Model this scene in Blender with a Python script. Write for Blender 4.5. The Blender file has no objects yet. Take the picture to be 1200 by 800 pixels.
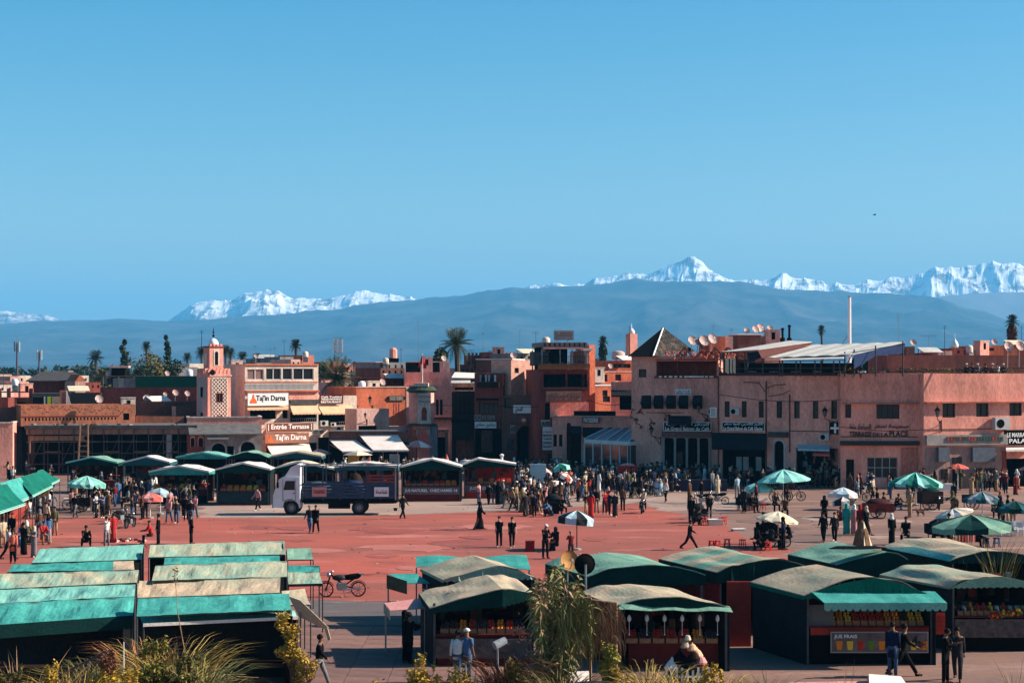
import bpy, math, random
from mathutils import Vector, Matrix, noise
R = math.radians
rnd = random.Random(7)
SC = bpy.context.scene
COL = SC.collection
# ---------------------------------------------------------------- camera
FP, HZ, CH = 2190.0, 434.0, 10.0        # focal length and horizon in photo pixels, eye height in metres
cam = bpy.data.cameras.new('camera'); co = bpy.data.objects.new('camera', cam); COL.objects.link(co)
co.location = (0, 0, CH); co.rotation_euler = (R(90), 0, 0)
cam.sensor_width = 36; cam.lens = 36 * FP / 1200; cam.shift_y = (HZ - 400) / 1200
cam.clip_start = .5; cam.clip_end = 60000
SC.camera = co
# ---------------------------------------------------------------- sky, sun, exposure
SUN_EL, SUN_AZ = 32.0, 4.0             # elevation; degrees behind the +X direction
sd = Vector((math.cos(R(SUN_AZ)), math.sin(R(SUN_AZ)), math.tan(R(SUN_EL)))).normalized()
W = bpy.data.worlds.new('World'); SC.world = W; W.use_nodes = True
nt = W.node_tree; nt.nodes.clear()
sky = nt.nodes.new('ShaderNodeTexSky'); sky.sky_type = 'NISHITA'; sky.sun_disc = False
sky.sun_elevation = R(SUN_EL); sky.sun_rotation = R(90 - SUN_AZ)
sky.altitude = 500; sky.air_density = 1.0; sky.dust_density = 1.3; sky.ozone_density = 1.2
hs = nt.nodes.new('ShaderNodeHueSaturation'); hs.inputs['Hue'].default_value = .489; hs.inputs['Saturation'].default_value = 1.6
bg = nt.nodes.new('ShaderNodeBackground'); bg.inputs[1].default_value = 0.0665
wo = nt.nodes.new('ShaderNodeOutputWorld')
nt.links.new(sky.outputs[0], hs.inputs['Color']); nt.links.new(hs.outputs[0], bg.inputs[0]); nt.links.new(bg.outputs[0], wo.inputs[0])
sl = bpy.data.lights.new('sun', 'SUN'); sl.energy = 5.0; sl.angle = R(.5); sl.color = (1, .91, .79)
so = bpy.data.objects.new('sun', sl); COL.objects.link(so); so.rotation_euler = sd.to_track_quat('Z', 'Y').to_euler()
so.location = (60, 60, 80)
vs = SC.view_settings; SC.display_settings.display_device = 'sRGB'
vs.view_transform = 'Standard'; vs.look = 'None'; vs.exposure = 1.08; vs.gamma = 1.0
SC.cycles.max_bounces = 6; SC.cycles.volume_bounces = 0; SC.cycles.use_denoising = True
# ---------------------------------------------------------------- projection helpers
def gy(py): return FP * CH / (py - HZ)
def PZ(px, py, z=0.0):                  # the point at height z seen at that place of the photo
    Y = FP * (CH - z) / (py - HZ); return Vector(((px - 600) * Y / FP, Y, z))
def PY(px, py, Y): return Vector(((px - 600) * Y / FP, Y, CH - (py - HZ) * Y / FP))
# ---------------------------------------------------------------- materials
MATS = {}
def lin(c):
    if isinstance(c, str):
        c = tuple(int(c[i:i+2], 16) / 255 for i in (0, 2, 4))
        return tuple(x / 12.92 if x <= .04045 else ((x + .055) / 1.055) ** 2.4 for x in c)
    return c
def mat(name, c=None, rough=.85, var=.25, scale=1.2, bump=0.0, c2=None, metal=0.0, spec=.06, trans=0.0, alpha=1.0, stretch=None, emit=0, fine=0, sheen=0):
    if name in MATS: return MATS[name]
    m = bpy.data.materials.new(name); m.use_nodes = True; n = m.node_tree.nodes; l = m.node_tree.links
    b = n['Principled BSDF']; c = lin(c)
    b.inputs['Roughness'].default_value = rough; b.inputs['Metallic'].default_value = metal
    b.inputs['Specular IOR Level'].default_value = spec
    if trans: b.inputs['Transmission Weight'].default_value = trans
    if alpha < 1: b.inputs['Alpha'].default_value = alpha
    if emit: b.inputs['Emission Color'].default_value = (*c, 1); b.inputs['Emission Strength'].default_value = emit
    if var == 0: b.inputs['Base Color'].default_value = (*c, 1)
    else:
        tc = n.new('ShaderNodeTexCoord'); mp = n.new('ShaderNodeMapping')
        if stretch: mp.inputs['Scale'].default_value = stretch
        l.new(tc.outputs['Object'], mp.inputs[0])
        ns = n.new('ShaderNodeTexNoise'); ns.inputs['Scale'].default_value = scale; ns.inputs['Detail'].default_value = 7; ns.inputs['Roughness'].default_value = .68
        l.new(mp.outputs[0], ns.inputs['Vector'])
        rp = n.new('ShaderNodeValToRGB'); e = rp.color_ramp.elements
        e[0].position = .33; e[1].position = .68
        d = lin(c2) if c2 else tuple(x * (1 - var) for x in c)
        e[0].color = (*d, 1); e[1].color = (*(tuple(min(1, x * (1 + var * .4)) for x in c) if not c2 else c), 1)
        l.new(ns.outputs[0], rp.inputs[0])
        src = rp.outputs[0]
        if fine:
            n2 = n.new('ShaderNodeTexNoise'); n2.inputs['Scale'].default_value = scale * 14; n2.inputs['Detail'].default_value = 4
            l.new(mp.outputs[0], n2.inputs['Vector'])
            mx = n.new('ShaderNodeMix'); mx.data_type = 'RGBA'; mx.blend_type = 'OVERLAY'; mx.inputs[0].default_value = fine
            l.new(src, mx.inputs[6]); l.new(n2.outputs[0], mx.inputs[7]); src = mx.outputs[2]
        l.new(src, b.inputs['Base Color'])
        if bump:
            bp = n.new('ShaderNodeBump'); bp.inputs['Strength'].default_value = bump; bp.inputs['Distance'].default_value = .05
            nb = n.new('ShaderNodeTexNoise'); nb.inputs['Scale'].default_value = scale * 9; nb.inputs['Detail'].default_value = 5
            l.new(mp.outputs[0], nb.inputs['Vector'])
            l.new(nb.outputs[0], bp.inputs['Height']); l.new(bp.outputs[0], b.inputs['Normal'])
    MATS[name] = m
    return m
# plaster of the town: stained, patchy
def plaster(name, c, c2=None, scale=.45): return mat(name, c, .92, .42, scale, .35, c2, spec=.04, fine=.6, stretch=(1, 1, .4))
P_PINK = plaster('pink_plaster', (.50, .18, .125)); P_DUST = plaster('dusty_pink_plaster', (.80, .37, .285))
P_ROSE = plaster('rose_plaster', (.84, .34, .255)); P_ORANGE = plaster('orange_plaster', (.54, .145, .075))
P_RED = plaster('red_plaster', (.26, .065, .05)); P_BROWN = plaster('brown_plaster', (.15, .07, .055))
P_PALE = plaster('pale_pink_plaster', (.62, .36, .30)); P_CREAM = plaster('cream_plaster', (.66, .52, .42))
P_WHITE = plaster('white_plaster', (.72, .66, .60)); P_GREY = plaster('grey_render', (.22, .20, .20)); P_MUD = plaster('mud_brick_wall', (.52, .175, .09), (.22, .09, .06), 2.2)
DARK = mat('shade_black_interior', (.008, .0065, .006), .95, 0, spec=0); DARKW = mat('dark_wood', (.03, .016, .011), .8, .4, 4)  # interior colour is near black: shade of openings put into the paint
GLASS = mat('window_glass', (.010, .011, .012), .22, 0, spec=.35); FRAME_D = mat('dark_frame', (.045, .035, .035), .6, .2)
FRAME_W = mat('white_frame', (.62, .6, .58), .6, .15); METAL = mat('grey_metal', (.3, .31, .32), .45, .2, metal=.7)
BLACK = mat('black_paint', (.007, .006, .006), .9, 0, spec=.02); RUST = mat('rusty_iron', (.42, .11, .065), .8, .5, 6)
WOOD = mat('raw_timber', (.36, .2, .12), .8, .4, 5, stretch=(1, 1, .2)); CONC = mat('concrete', (.30, .27, .25), .9, .3, 1.5, .3, fine=.3)
mat('grey_eave_sheet', (.13,.12,.115), .8, .4, 2)
SLATE = mat('dark_roof_sheet', (.07, .065, .065), .7, .4, 3); SHEET = mat('pale_metal_roof', (.5, .47, .42), .75, .25, 1.5)
WHITE = mat('white_paint', (.78, .76, .73), .6, .12); SIGNW = mat('white_sign_board', (.72, .69, .66), .5, .08)
SIGNB = mat('brown_sign_board', (.19, .07, .04), .6, .2); INK = mat('black_lettering', (.02, .02, .022), .5, 0); PAINTW = mat('white_lettering', (.8, .78, .74), .5, 0)
# canvas of the stalls and parasols
def canvas(name, c, c2=None, var=.28, scale=1.1): return mat(name, c, .85, var, scale, .3, c2, spec=.05, fine=.5)
C_TEAL = canvas('turquoise_canvas', (.07, .34, .285), (.03, .19, .17)); C_TEAL2 = canvas('bleached_turquoise_canvas', (.20, .42, .335), (.10, .30, .26))
C_OLIVE = canvas('faded_olive_canvas', (.40, .32, .21), (.17, .33, .26), .28, 1.0); C_TAN = canvas('faded_tan_canvas', (.50, .34, .23), (.26, .27, .19), .28, .7)
C_SAGE = canvas('sage_canvas', (.20, .34, .24), (.13, .25, .19)); C_DGREEN = canvas('bottle_green_canvas', (.005, .036, .031), (.003, .02, .018))
C_GREEN = canvas('green_canvas', (.008, .14, .10), (.006, .08, .06)); C_WHITE = canvas('white_canvas', (.74, .66, .60), (.6, .5, .44)); C_CREAM = canvas('cream_canvas', (.68, .58, .42), (.55, .44, .3))
C_PEACH = canvas('peach_canvas', (.74, .44, .27), (.6, .34, .2)); C_RED = canvas('coral_canvas', (.62, .13, .09), (.45, .1, .08)); C_PINK = canvas('pink_canvas', (.66, .3, .27), (.5, .2, .18))
C_AQUA = canvas('pale_aqua_canvas', (.30, .60, .50), (.2, .5, .42)); C_GREY = canvas('grey_canvas', (.28, .30, .32), (.2, .22, .24)); C_BLUE = canvas('blue_canvas', (.03, .16, .32), (.02, .1, .2))
C_BLACK = canvas('black_canvas', (.018, .02, .022)); C_YEL = canvas('yellow_canvas', (.6, .3, .04), (.45, .2, .03)); C_ICE = canvas('pale_blue_canvas', (.42, .52, .55), (.3, .42, .46)); C_DTEAL = canvas('dark_teal_canvas', (.02, .09, .10))
# ---------------------------------------------------------------- mesh builder
class MB:
    def __init__(s): s.v = []; s.f = []; s.m = []; s.c = 0
    def add(s, vs, fs):
        n = len(s.v); s.v += [tuple(v) for v in vs]; s.f += [tuple(n + i for i in f) for f in fs]; s.m += [s.c] * len(fs); return s
    def box(s, x0, x1, y0, y1, z0, z1):
        return s.add([(x0,y0,z0),(x1,y0,z0),(x1,y1,z0),(x0,y1,z0),(x0,y0,z1),(x1,y0,z1),(x1,y1,z1),(x0,y1,z1)],
                     [(0,3,2,1),(4,5,6,7),(0,1,5,4),(1,2,6,5),(2,3,7,6),(3,0,4,7)])
    def rbox(s, c, sx, sy, sz, rz=0, rx=0, ry=0):
        M_ = Matrix.Translation(c) @ Matrix.Rotation(rz, 4, 'Z') @ Matrix.Rotation(ry, 4, 'Y') @ Matrix.Rotation(rx, 4, 'X')
        n = len(s.v); s.box(-sx/2, sx/2, -sy/2, sy/2, -sz/2, sz/2)
        for i in range(n, len(s.v)): s.v[i] = tuple(M_ @ Vector(s.v[i]))
        return s
    def bar(s, p, q, w=.05, h=None):
        p, q = Vector(p), Vector(q); d = q - p
        if d.length < 1e-6: return s
        h = h or w; d.normalize(); up = Vector((0, 0, 1)) if abs(d.z) < .95 else Vector((0, 1, 0))
        a = d.cross(up).normalized() * w / 2; b = a.cross(d).normalized() * h / 2
        vs = [p-a-b, p+a-b, p+a+b, p-a+b, q-a-b, q+a-b, q+a+b, q-a+b]
        return s.add(vs, [(0,3,2,1),(4,5,6,7),(0,1,5,4),(1,2,6,5),(2,3,7,6),(3,0,4,7)])
    def tube(s, p, q, r0, r1=None, n=7, sx=1):
        p, q = Vector(p), Vector(q); d = (q - p).normalized(); r1 = r0 if r1 is None else r1
        up = Vector((0, 0, 1)) if abs(d.z) < .9 else Vector((0, 1, 0))
        a = d.cross(up).normalized(); b = a.cross(d).normalized(); vs = []
        for c, r in ((p, r0), (q, r1)):
            for i in range(n): t = 2*math.pi*i/n; vs.append(c + a*math.cos(t)*r*sx + b*math.sin(t)*r)
        fs = [(i, (i+1) % n, n+(i+1) % n, n+i) for i in range(n)] + [tuple(range(n))[::-1], tuple(range(n, 2*n))]
        return s.add(vs, fs)
    def chain(s, pts, rs, n=7):
        rings = []; vs = []; fs = []
        for i, p in enumerate(pts):
            p = Vector(p); d = (Vector(pts[min(i+1, len(pts)-1)]) - Vector(pts[max(i-1, 0)])).normalized()
            up = Vector((0, 1, 0)) if abs(d.y) < .9 else Vector((1, 0, 0))
            a = d.cross(up).normalized(); b = a.cross(d).normalized(); r = rs[i]; ra, rb = r if isinstance(r, tuple) else (r, r)
            vs += [p + a*math.cos(2*math.pi*k/n)*ra + b*math.sin(2*math.pi*k/n)*rb for k in range(n)]
        for i in range(len(pts)-1):
            fs += [(i*n+k, i*n+(k+1) % n, (i+1)*n+(k+1) % n, (i+1)*n+k) for k in range(n)]
        fs += [tuple(range(n))[::-1], tuple(range((len(pts)-1)*n, len(pts)*n))]
        return s.add(vs, fs)
    def lathe(s, prof, c=(0,0,0), n=12, ax=1, ay=1):
        c = Vector(c); vs = []; fs = []; k = len(prof)
        for r, z in prof:
            vs += [c + Vector((math.cos(2*math.pi*i/n)*r*ax, math.sin(2*math.pi*i/n)*r*ay, z)) for i in range(n)]
        for j in range(k-1): fs += [(j*n+i, j*n+(i+1) % n, (j+1)*n+(i+1) % n, (j+1)*n+i) for i in range(n)]
        fs += [tuple(range(n))[::-1], tuple(range((k-1)*n, k*n))]
        return s.add(vs, fs)
    def ball(s, c, r, n=8, k=5, sx=1, sy=1, sz=1):
        return s.lathe([(max(.001, r*math.sin(math.pi*j/k)), -r*sz*math.cos(math.pi*j/k)) for j in range(k+1)], c, n, sx, sy)
    def prism(s, pts, d):
        d = Vector(d); n = len(pts); vs = [Vector(p) for p in pts]; vs += [p + d for p in vs]
        return s.add(vs, [tuple(range(n))[::-1], tuple(range(n, 2*n))] + [(i, (i+1) % n, n+(i+1) % n, n+i) for i in range(n)])
    def sheet(s, a, b, c, d, nu=1, nv=1, fn=None, th=.02):
        """cloth between corners a-b (front) and d-c (back), with its thickness"""
        a, b, c, d = map(Vector, (a, b, c, d)); nrm = (b-a).cross(d-a).normalized(); vs = []; K = (nu+1)*(nv+1)
        for j in range(nv+1):
            for i in range(nu+1):
                u, v = i/nu, j/nv; p = (a*(1-u)+b*u)*(1-v) + (d*(1-u)+c*u)*v
                if fn: p = p + nrm*fn(u, v)
                vs.append(p)
        vs += [p - nrm*th for p in vs]
        q = lambda i, j: j*(nu+1)+i; fs = []
        for j in range(nv):
            for i in range(nu):
                f = (q(i,j), q(i+1,j), q(i+1,j+1), q(i,j+1)); fs.append(f); fs.append(tuple(K+x for x in f[::-1]))
        for i in range(nu):
            fs.append((q(i,0), K+q(i,0), K+q(i+1,0), q(i+1,0))); fs.append((q(i+1,nv), K+q(i+1,nv), K+q(i,nv), q(i,nv)))
        for j in range(nv):
            fs.append((q(0,j+1), K+q(0,j+1), K+q(0,j), q(0,j))); fs.append((q(nu,j), K+q(nu,j), K+q(nu,j+1), q(nu,j+1)))
        return s.add(vs, fs)
    def mesh(s, name, mats, smooth=False):
        me = bpy.data.meshes.new(name); me.from_pydata(s.v, [], s.f)
        for m in (mats if isinstance(mats, (list, tuple)) else [mats]): me.materials.append(m)
        if any(s.m): me.polygons.foreach_set('material_index', s.m)
        if smooth: me.polygons.foreach_set('use_smooth', [True]*len(s.f))
        me.update(); return me
    def build(s, name, mats, parent=None, label=None, kind=None, smooth=False):
        return link(name, s.mesh(name, mats, smooth), parent, label, kind)
def link(name, me, parent=None, label=None, kind=None):
    o = bpy.data.objects.new(name, me); COL.objects.link(o)
    if parent: o.parent = parent
    if label: o['label'] = label
    if kind: o['kind'] = kind
    return o
USED = {}
def tag(o, label, cat, group=None):
    USED.setdefault(label, []).append(o); o['label'] = label; o['category'] = cat
    if group: o['group'] = group
    return o
def thing(name, label, cat, loc=(0,0,0), rz=0, group=None):
    o = bpy.data.objects.new(name, None); COL.objects.link(o); o.empty_display_size = .3
    o.location = loc; o.rotation_euler = (0, 0, rz); return tag(o, label, cat, group)
def copy_tree(o, parent=None):
    c = o.copy(); COL.objects.link(c)
    if parent: c.parent = parent
    for ch in list(o.children): copy_tree(ch, c)
    return c
def struct(o): o['kind'] = 'structure'; return o
AR = {'ا':'FE8D FE8E FE8D FE8E','ب':'FE8F FE90 FE91 FE92','ة':'FE93 FE94 FE93 FE94','ح':'FEA1 FEA2 FEA3 FEA4','د':'FEA9 FEAA FEA9 FEAA','ر':'FEAD FEAE FEAD FEAE','س':'FEB1 FEB2 FEB3 FEB4','ص':'FEB9 FEBA FEBB FEBC','ط':'FEC1 FEC2 FEC3 FEC4','ظ':'FEC5 FEC6 FEC7 FEC8','ع':'FEC9 FECA FECB FECC','ف':'FED1 FED2 FED3 FED4','ق':'FED5 FED6 FED7 FED8','ك':'FED9 FEDA FEDB FEDC','ل':'FEDD FEDE FEDF FEE0','م':'FEE1 FEE2 FEE3 FEE4','ن':'FEE5 FEE6 FEE7 FEE8','ه':'FEE9 FEEA FEEB FEEC','و':'FEED FEEE FEED FEEE','ي':'FEF1 FEF2 FEF3 FEF4','ش':'FEB5 FEB6 FEB7 FEB8','ت':'FE95 FE96 FE97 FE98'}
def shape_ar(s):
    if not any(ch in AR for ch in s): return s
    out = []; nj = set('اةدرو')
    for i, ch in enumerate(s):
        if ch not in AR: out.append(ch); continue
        a = i > 0 and s[i-1] in AR and s[i-1] not in nj; b = i+1 < len(s) and s[i+1] in AR and ch not in nj
        out.append(chr(int(AR[ch].split()[3 if a and b else 1 if a else 2 if b else 0], 16)))
    return ''.join(out[::-1])
def textmesh(s, bold=0.02):
    cu = bpy.data.curves.new('lettering', 'FONT'); cu.body = shape_ar(s); cu.offset = bold; cu.resolution_u = 2; cu.extrude = .02
    cu.align_x = 'CENTER'; cu.align_y = 'CENTER'
    o = bpy.data.objects.new('t', cu); COL.objects.link(o); bpy.context.view_layer.update()
    me = bpy.data.meshes.new_from_object(o.evaluated_get(bpy.context.evaluated_depsgraph_get()))
    bpy.data.objects.remove(o); return me
def fit_text(s, x0, x1, z0, z1, y, m, parent, bold=0.018):
    """lettering standing in the local xz plane, facing -y"""
    me = textmesh(s, bold); vs = [v.co.copy() for v in me.vertices]
    if not vs: return None
    ax, bx = min(v.x for v in vs), max(v.x for v in vs); ay, by = min(v.y for v in vs), max(v.y for v in vs)
    for v in me.vertices:
        c = v.co; v.co = Vector((x0+(c.x-ax)/(bx-ax)*(x1-x0), y-(.02 if c.z > 0 else -.004), z0+(c.y-ay)/(by-ay)*(z1-z0)))
    me.materials.clear(); me.materials.append(m); me.name = 'lettering'
    return link('lettering', me, parent)
# ================================================================ GROUND AND FAR COUNTRY
def flat(name, pts, z, m):
    mb = MB(); mb.prism([Vector((p[0], p[1], z-.3)) for p in pts], (0, 0, .3)); return struct(mb.build(name, m))
def gpoly(name, pix, z, m):
    P_ = [PZ(a, b, 0) for a, b in pix]; Q = []
    for a, b in zip(P_, P_[1:]+P_[:1]):
        n_ = max(1, int((b-a).length/.8)); t_ = (b-a).normalized(); nn = Vector((-t_.y, t_.x, 0))
        for k in range(n_): p = a.lerp(b, k/n_); Q.append(p+nn*((noise.noise(p*.35)*1.3+noise.noise(p*1.7)*.5) if k else 0))
    return flat(name, Q, z, m)
def ground_mat(name, c, c2, sc, stains=True, slabs=None):
    m = bpy.data.materials.new(name); m.use_nodes = True; n = m.node_tree.nodes; l = m.node_tree.links; b = n['Principled BSDF']
    b.inputs['Roughness'].default_value = .9; b.inputs['Specular IOR Level'].default_value = .15
    tc = n.new('ShaderNodeTexCoord'); mp = n.new('ShaderNodeMapping'); l.new(tc.outputs['Object'], mp.inputs[0])
    mp.inputs['Scale'].default_value = (.38, 1, 1)
    def N(scale, det, lo, hi, src=mp):
        t = n.new('ShaderNodeTexNoise'); t.inputs['Scale'].default_value = scale; t.inputs['Detail'].default_value = det; t.inputs['Roughness'].default_value = .65
        l.new(src.outputs[0], t.inputs['Vector']); r = n.new('ShaderNodeMapRange'); r.inputs[1].default_value = lo; r.inputs[2].default_value = hi
        l.new(t.outputs[0], r.inputs[0]); return r.outputs[0]
    def MX(f, a, bb, mode='MIX'):
        x = n.new('ShaderNodeMix'); x.data_type = 'RGBA'; x.blend_type = mode
        (l.new(f, x.inputs[0]) if not isinstance(f, float) else x.inputs[0].__setattr__('default_value', f))
        for s, v in ((6, a), (7, bb)):
            if isinstance(v, tuple): x.inputs[s].default_value = (*v, 1)
            else: l.new(v, x.inputs[s])
        return x.outputs[2]
    col = MX(N(sc, 8, .35, .68), c, c2)
    col = MX(N(sc*6, 6, .5, .72), col, (c[0]*.55, c[1]*.72, c[2]*.8))
    col = MX(N(sc*3.1, 9, .56, .70), col, tuple(min(1, x*1.05+.075) for x in c))
    col = MX(N(9, 4, .3, .7), MX(.3, col, (.0, .0, .0)), col)
    l.new(col, b.inputs['Base Color']); return m
GREYP = ground_mat('dusty_grey_paving', (.30, .165, .125), (.19, .105, .08), .10)
REDP = ground_mat('red_asphalt', (.46, .105, .07), (.23, .085, .065), .09)
PALEP = ground_mat('pale_worn_paving', (.42, .28, .22), (.30, .195, .155), .13)
DARKP = ground_mat('dark_grey_asphalt', (.155, .12, .115), (.11, .085, .085), .15)
LAND = mat('dry_plain', (.16, .11, .08), .95, .4, .004, c2=(.07, .08, .045))
struct(MB().box(-26000, 26000, -300, 24000, -2, -.012).build('ground', LAND))
struct(MB().box(-95, 130, 20, 200, -1, 0).build('plaza_paving', GREYP))
gpoly('red_asphalt_square', [(-60,612),(60,606),(180,606.5),(330,607),(470,603),(610,598),(700,592.5),(748,589),(790,600),(845,615),(905,640),(960,668),(1010,700),(700,712),(372,702.5),(300,702),(-60,690)], .004, REDP)
gpoly('pale_paving_strip', [(232,593),(330,591),(470,587),(600,581),(700,577),(860,578.5),(938,582),(860,596),(776,600),(747,588.2),(700,592),(610,597.5),(470,602.5),(330,606.5),(235,606)], .009, PALEP)
gpoly('dark_asphalt_lane', [(355,703),(560,706),(640,712),(640,727),(560,727),(360,727)], .004, DARKP)
RED2 = ground_mat('patched_red_asphalt', (.36, .085, .062), (.25, .075, .06), .2); RED3 = ground_mat('bleached_red_asphalt', (.50, .17, .125), (.42, .13, .10), .2); GREY2 = ground_mat('patched_grey_paving', (.21, .125, .10), (.16, .095, .075), .2)
rp = random.Random(19)
for k in range(26):
    px, py = rp.uniform(190, 760), rp.uniform(612, 694); w_, h_ = rp.uniform(14, 70), rp.uniform(1.0, 4.5)
    gpoly('asphalt_patch', [(px-w_, py), (px-w_*.5, py-h_), (px+w_*.6, py-h_*.8), (px+w_, py+h_*.1), (px+w_*.4, py+h_), (px-w_*.6, py+h_*.7)], .013+.0006*k, RED2 if k % 3 else RED3)
for k in range(16):
    px, py = rp.uniform(860, 1190), rp.uniform(592, 634); w_, h_ = rp.uniform(12, 50), rp.uniform(1.0, 3.5)
    gpoly('paving_patch', [(px-w_, py), (px-w_*.5, py-h_), (px+w_*.6, py-h_*.8), (px+w_, py+h_*.1), (px+w_*.4, py+h_), (px-w_*.6, py+h_*.7)], .013+.0006*k, GREY2 if k % 3 else PALEP)
# slabs of the near pavement, each proud of its joint
SLABM = [mat('paving_slab_%d' % i, c, .9, .3, 1.3, .2, spec=.15, fine=.4) for i, c in enumerate([(.21,.115,.095), (.18,.10,.085), (.235,.13,.105)])]
pavement = struct(MB().box(-17, 6, 58, 73.5, -.5, -.002+.004).build('pavement', mat('joint_mortar', (.12, .08, .07), .95, .3, 3)))
slab_me = [MB().box(.012, 1.388, .012, 1.188, .0, .02).mesh('slab', m) for m in SLABM]
for i in range(16):
    for j in range(12):
        o = link('slab', slab_me[rnd.randrange(3)], pavement); o.location = (-16.6+i*1.4+(j % 2)*.0, 58.6+j*1.2, rnd.uniform(.006, .012))
mb = MB(); rl = random.Random(77)
for k in range(300):
    px, py = rl.uniform(20, 1190), 590+rl.random()**1.4*115; p = PZ(px, py, .02); mb.c = rl.choice((0,0,1,2)); mb.rbox(p+Vector((0,0,.02)), rl.uniform(.04,.2), rl.uniform(.04,.16), .02, rl.uniform(0,3))
mb.build('litter', [mat('litter_pale', (.38,.27,.22), .9, .2, 3), mat('litter_dark', (.05,.04,.035), .9, .2, 3), mat('litter_brown', (.25,.16,.1), .9, .2, 3)], kind='stuff')
# mountains: height fields with a crest that follows the real skyline
def interp(tab, x):
    if x <= tab[0][0]: return tab[0][1]
    for (a, b), (c, d) in zip(tab, tab[1:]):
        if x <= c: return b + (d-b)*(x-a)/(c-a)
    return tab[-1][1]
def range_(name, tab, Y0, Yc, Y1, m, nx=300, ny=26, rough=.0, amp=.1, fr=.0006, x0=-450, x1=1650):
    vs = []; fs = []
    for j in range(ny+1):
        t = j/ny; Y = Y0+(Y1-Y0)*t; k = (Y-Y0)/(Yc-Y0) if Y < Yc else 1-(Y-Yc)/(Y1-Yc)*.9
        for i in range(nx+1):
            px = x0+(x1-x0)*i/nx; X = (px-600)*Yc/FP; hz = CH-(interp(tab, px)-HZ)*Yc/FP
            q = Vector((X*fr, Y*fr*.6, 3.1)); rg = 0; am = 1; tot = 0; wgt = 1
            for o_ in range(5):
                n_ = (1-abs(noise.noise(q)*1.9)); n_ = max(0, n_)**2; rg += am*n_*wgt; wgt = min(1, n_*1.6+.15); tot += am; am *= .55; q = q*2.13+Vector((3.7, 1.3, .7))
            rg /= tot; e = max(0.0, k)**1.15; w = e*(1-e*.86)
            z = hz*e + hz*amp*w*5*(rg-.42) + hz*rough*e*(rg-.4)
            vs.append((X*(.55+.45*Y/Yc), Y, max(z, -6)))
    for j in range(ny):
        for i in range(nx): a = j*(nx+1)+i; fs.append((a, a+1, a+nx+2, a+nx+1))
    mb = MB(); mb.add(vs, fs); o = mb.build(name, m, smooth=(ny < 70)); return struct(o)
HILL2 = mat('hazed_far_hillside', (.22, .22, .23), .95, .3, .002)  # lighter base puts the far haze into the hill colour
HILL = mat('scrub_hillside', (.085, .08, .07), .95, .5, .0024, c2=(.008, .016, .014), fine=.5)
def snow_mat():
    m = bpy.data.materials.new('snow_and_rock'); m.use_nodes = True; n = m.node_tree.nodes; l = m.node_tree.links; b = n['Principled BSDF']
    b.inputs['Roughness'].default_value = .8; g = n.new('ShaderNodeNewGeometry'); sx = n.new('ShaderNodeSeparateXYZ'); l.new(g.outputs['Position'], sx.inputs[0])
    ns = n.new('ShaderNodeTexNoise'); ns.inputs['Scale'].default_value = .009; ns.inputs['Detail'].default_value = 8; ns.inputs['Roughness'].default_value = .7
    l.new(g.outputs['Position'], ns.inputs['Vector'])
    a = n.new('ShaderNodeMath'); a.operation = 'MULTIPLY_ADD'; a.inputs[1].default_value = 430; l.new(ns.outputs[0], a.inputs[0]); l.new(sx.outputs[2], a.inputs[2])
    r = n.new('ShaderNodeMapRange'); r.inputs[1].default_value = 520; r.inputs[2].default_value = 660; l.new(a.outputs[0], r.inputs[0])
    rock = n.new('ShaderNodeMapRange'); rock.inputs[1].default_value = .49; rock.inputs[2].default_value = .60; l.new(ns.outputs[0], rock.inputs[0])
    s2 = n.new('ShaderNodeMath'); s2.operation = 'SUBTRACT'; s2.use_clamp = True; l.new(r.outputs[0], s2.inputs[0]); l.new(rock.outputs[0], s2.inputs[1])
    x = n.new('ShaderNodeMix'); x.data_type = 'RGBA'; x.inputs[6].default_value = (.09, .08, .075, 1); x.inputs[7].default_value = (.93, .93, .93, 1)
    l.new(s2.outputs[0], x.inputs[0]); l.new(x.outputs[2], b.inputs['Base Color']); return m
hill_tab = [(-450,385),(-100,380),(0,379),(60,375),(120,375),(200,374),(260,372),(330,367),(400,361),(480,351),(540,346),(600,338),(650,332),(700,330),(760,327),(820,326),(870,330),(900,334),(950,339),(1000,341),(1050,341),(1085,343),(1110,352),(1140,362),(1170,372),(1200,376),(1400,395),(1650,400)]
range_('foothills', hill_tab, 6500, 11000, 13000, HILL, nx=460, amp=.11, rough=.01, ny=60, fr=.0014)
back_tab = [(-450,372),(0,384),(300,384),(900,360),(1050,352),(1100,346),(1150,341),(1200,338),(1300,335),(1650,345)]
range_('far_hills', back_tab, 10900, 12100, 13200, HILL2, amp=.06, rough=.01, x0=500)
snow_tab = [(-450,352),(-200,360),(-60,356),(0,364),(30,364),(58,369),(85,376),(140,384),(190,380),(207,369),(230,354),(250,351),(268,351),(290,342),(312,335),(330,343),(350,350),(372,351),(395,344),(415,343),(435,340),(460,345),(487,350),(520,360),(570,345),(600,337),(640,333),(690,329),(712,322),(750,320),(775,312),(798,305),(815,302),(830,314),(862,327),(885,326),(920,321),(945,322),(968,333),(1000,330),(1030,326),(1060,324),(1090,315),(1110,310),(1135,312),(1165,306),(1200,309),(1260,318),(1400,312),(1650,340)]
range_('snow_peaks', snow_tab, 12200, 13400, 15000, snow_mat(), nx=1000, ny=80, amp=.1, rough=.008, fr=.0036)
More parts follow.
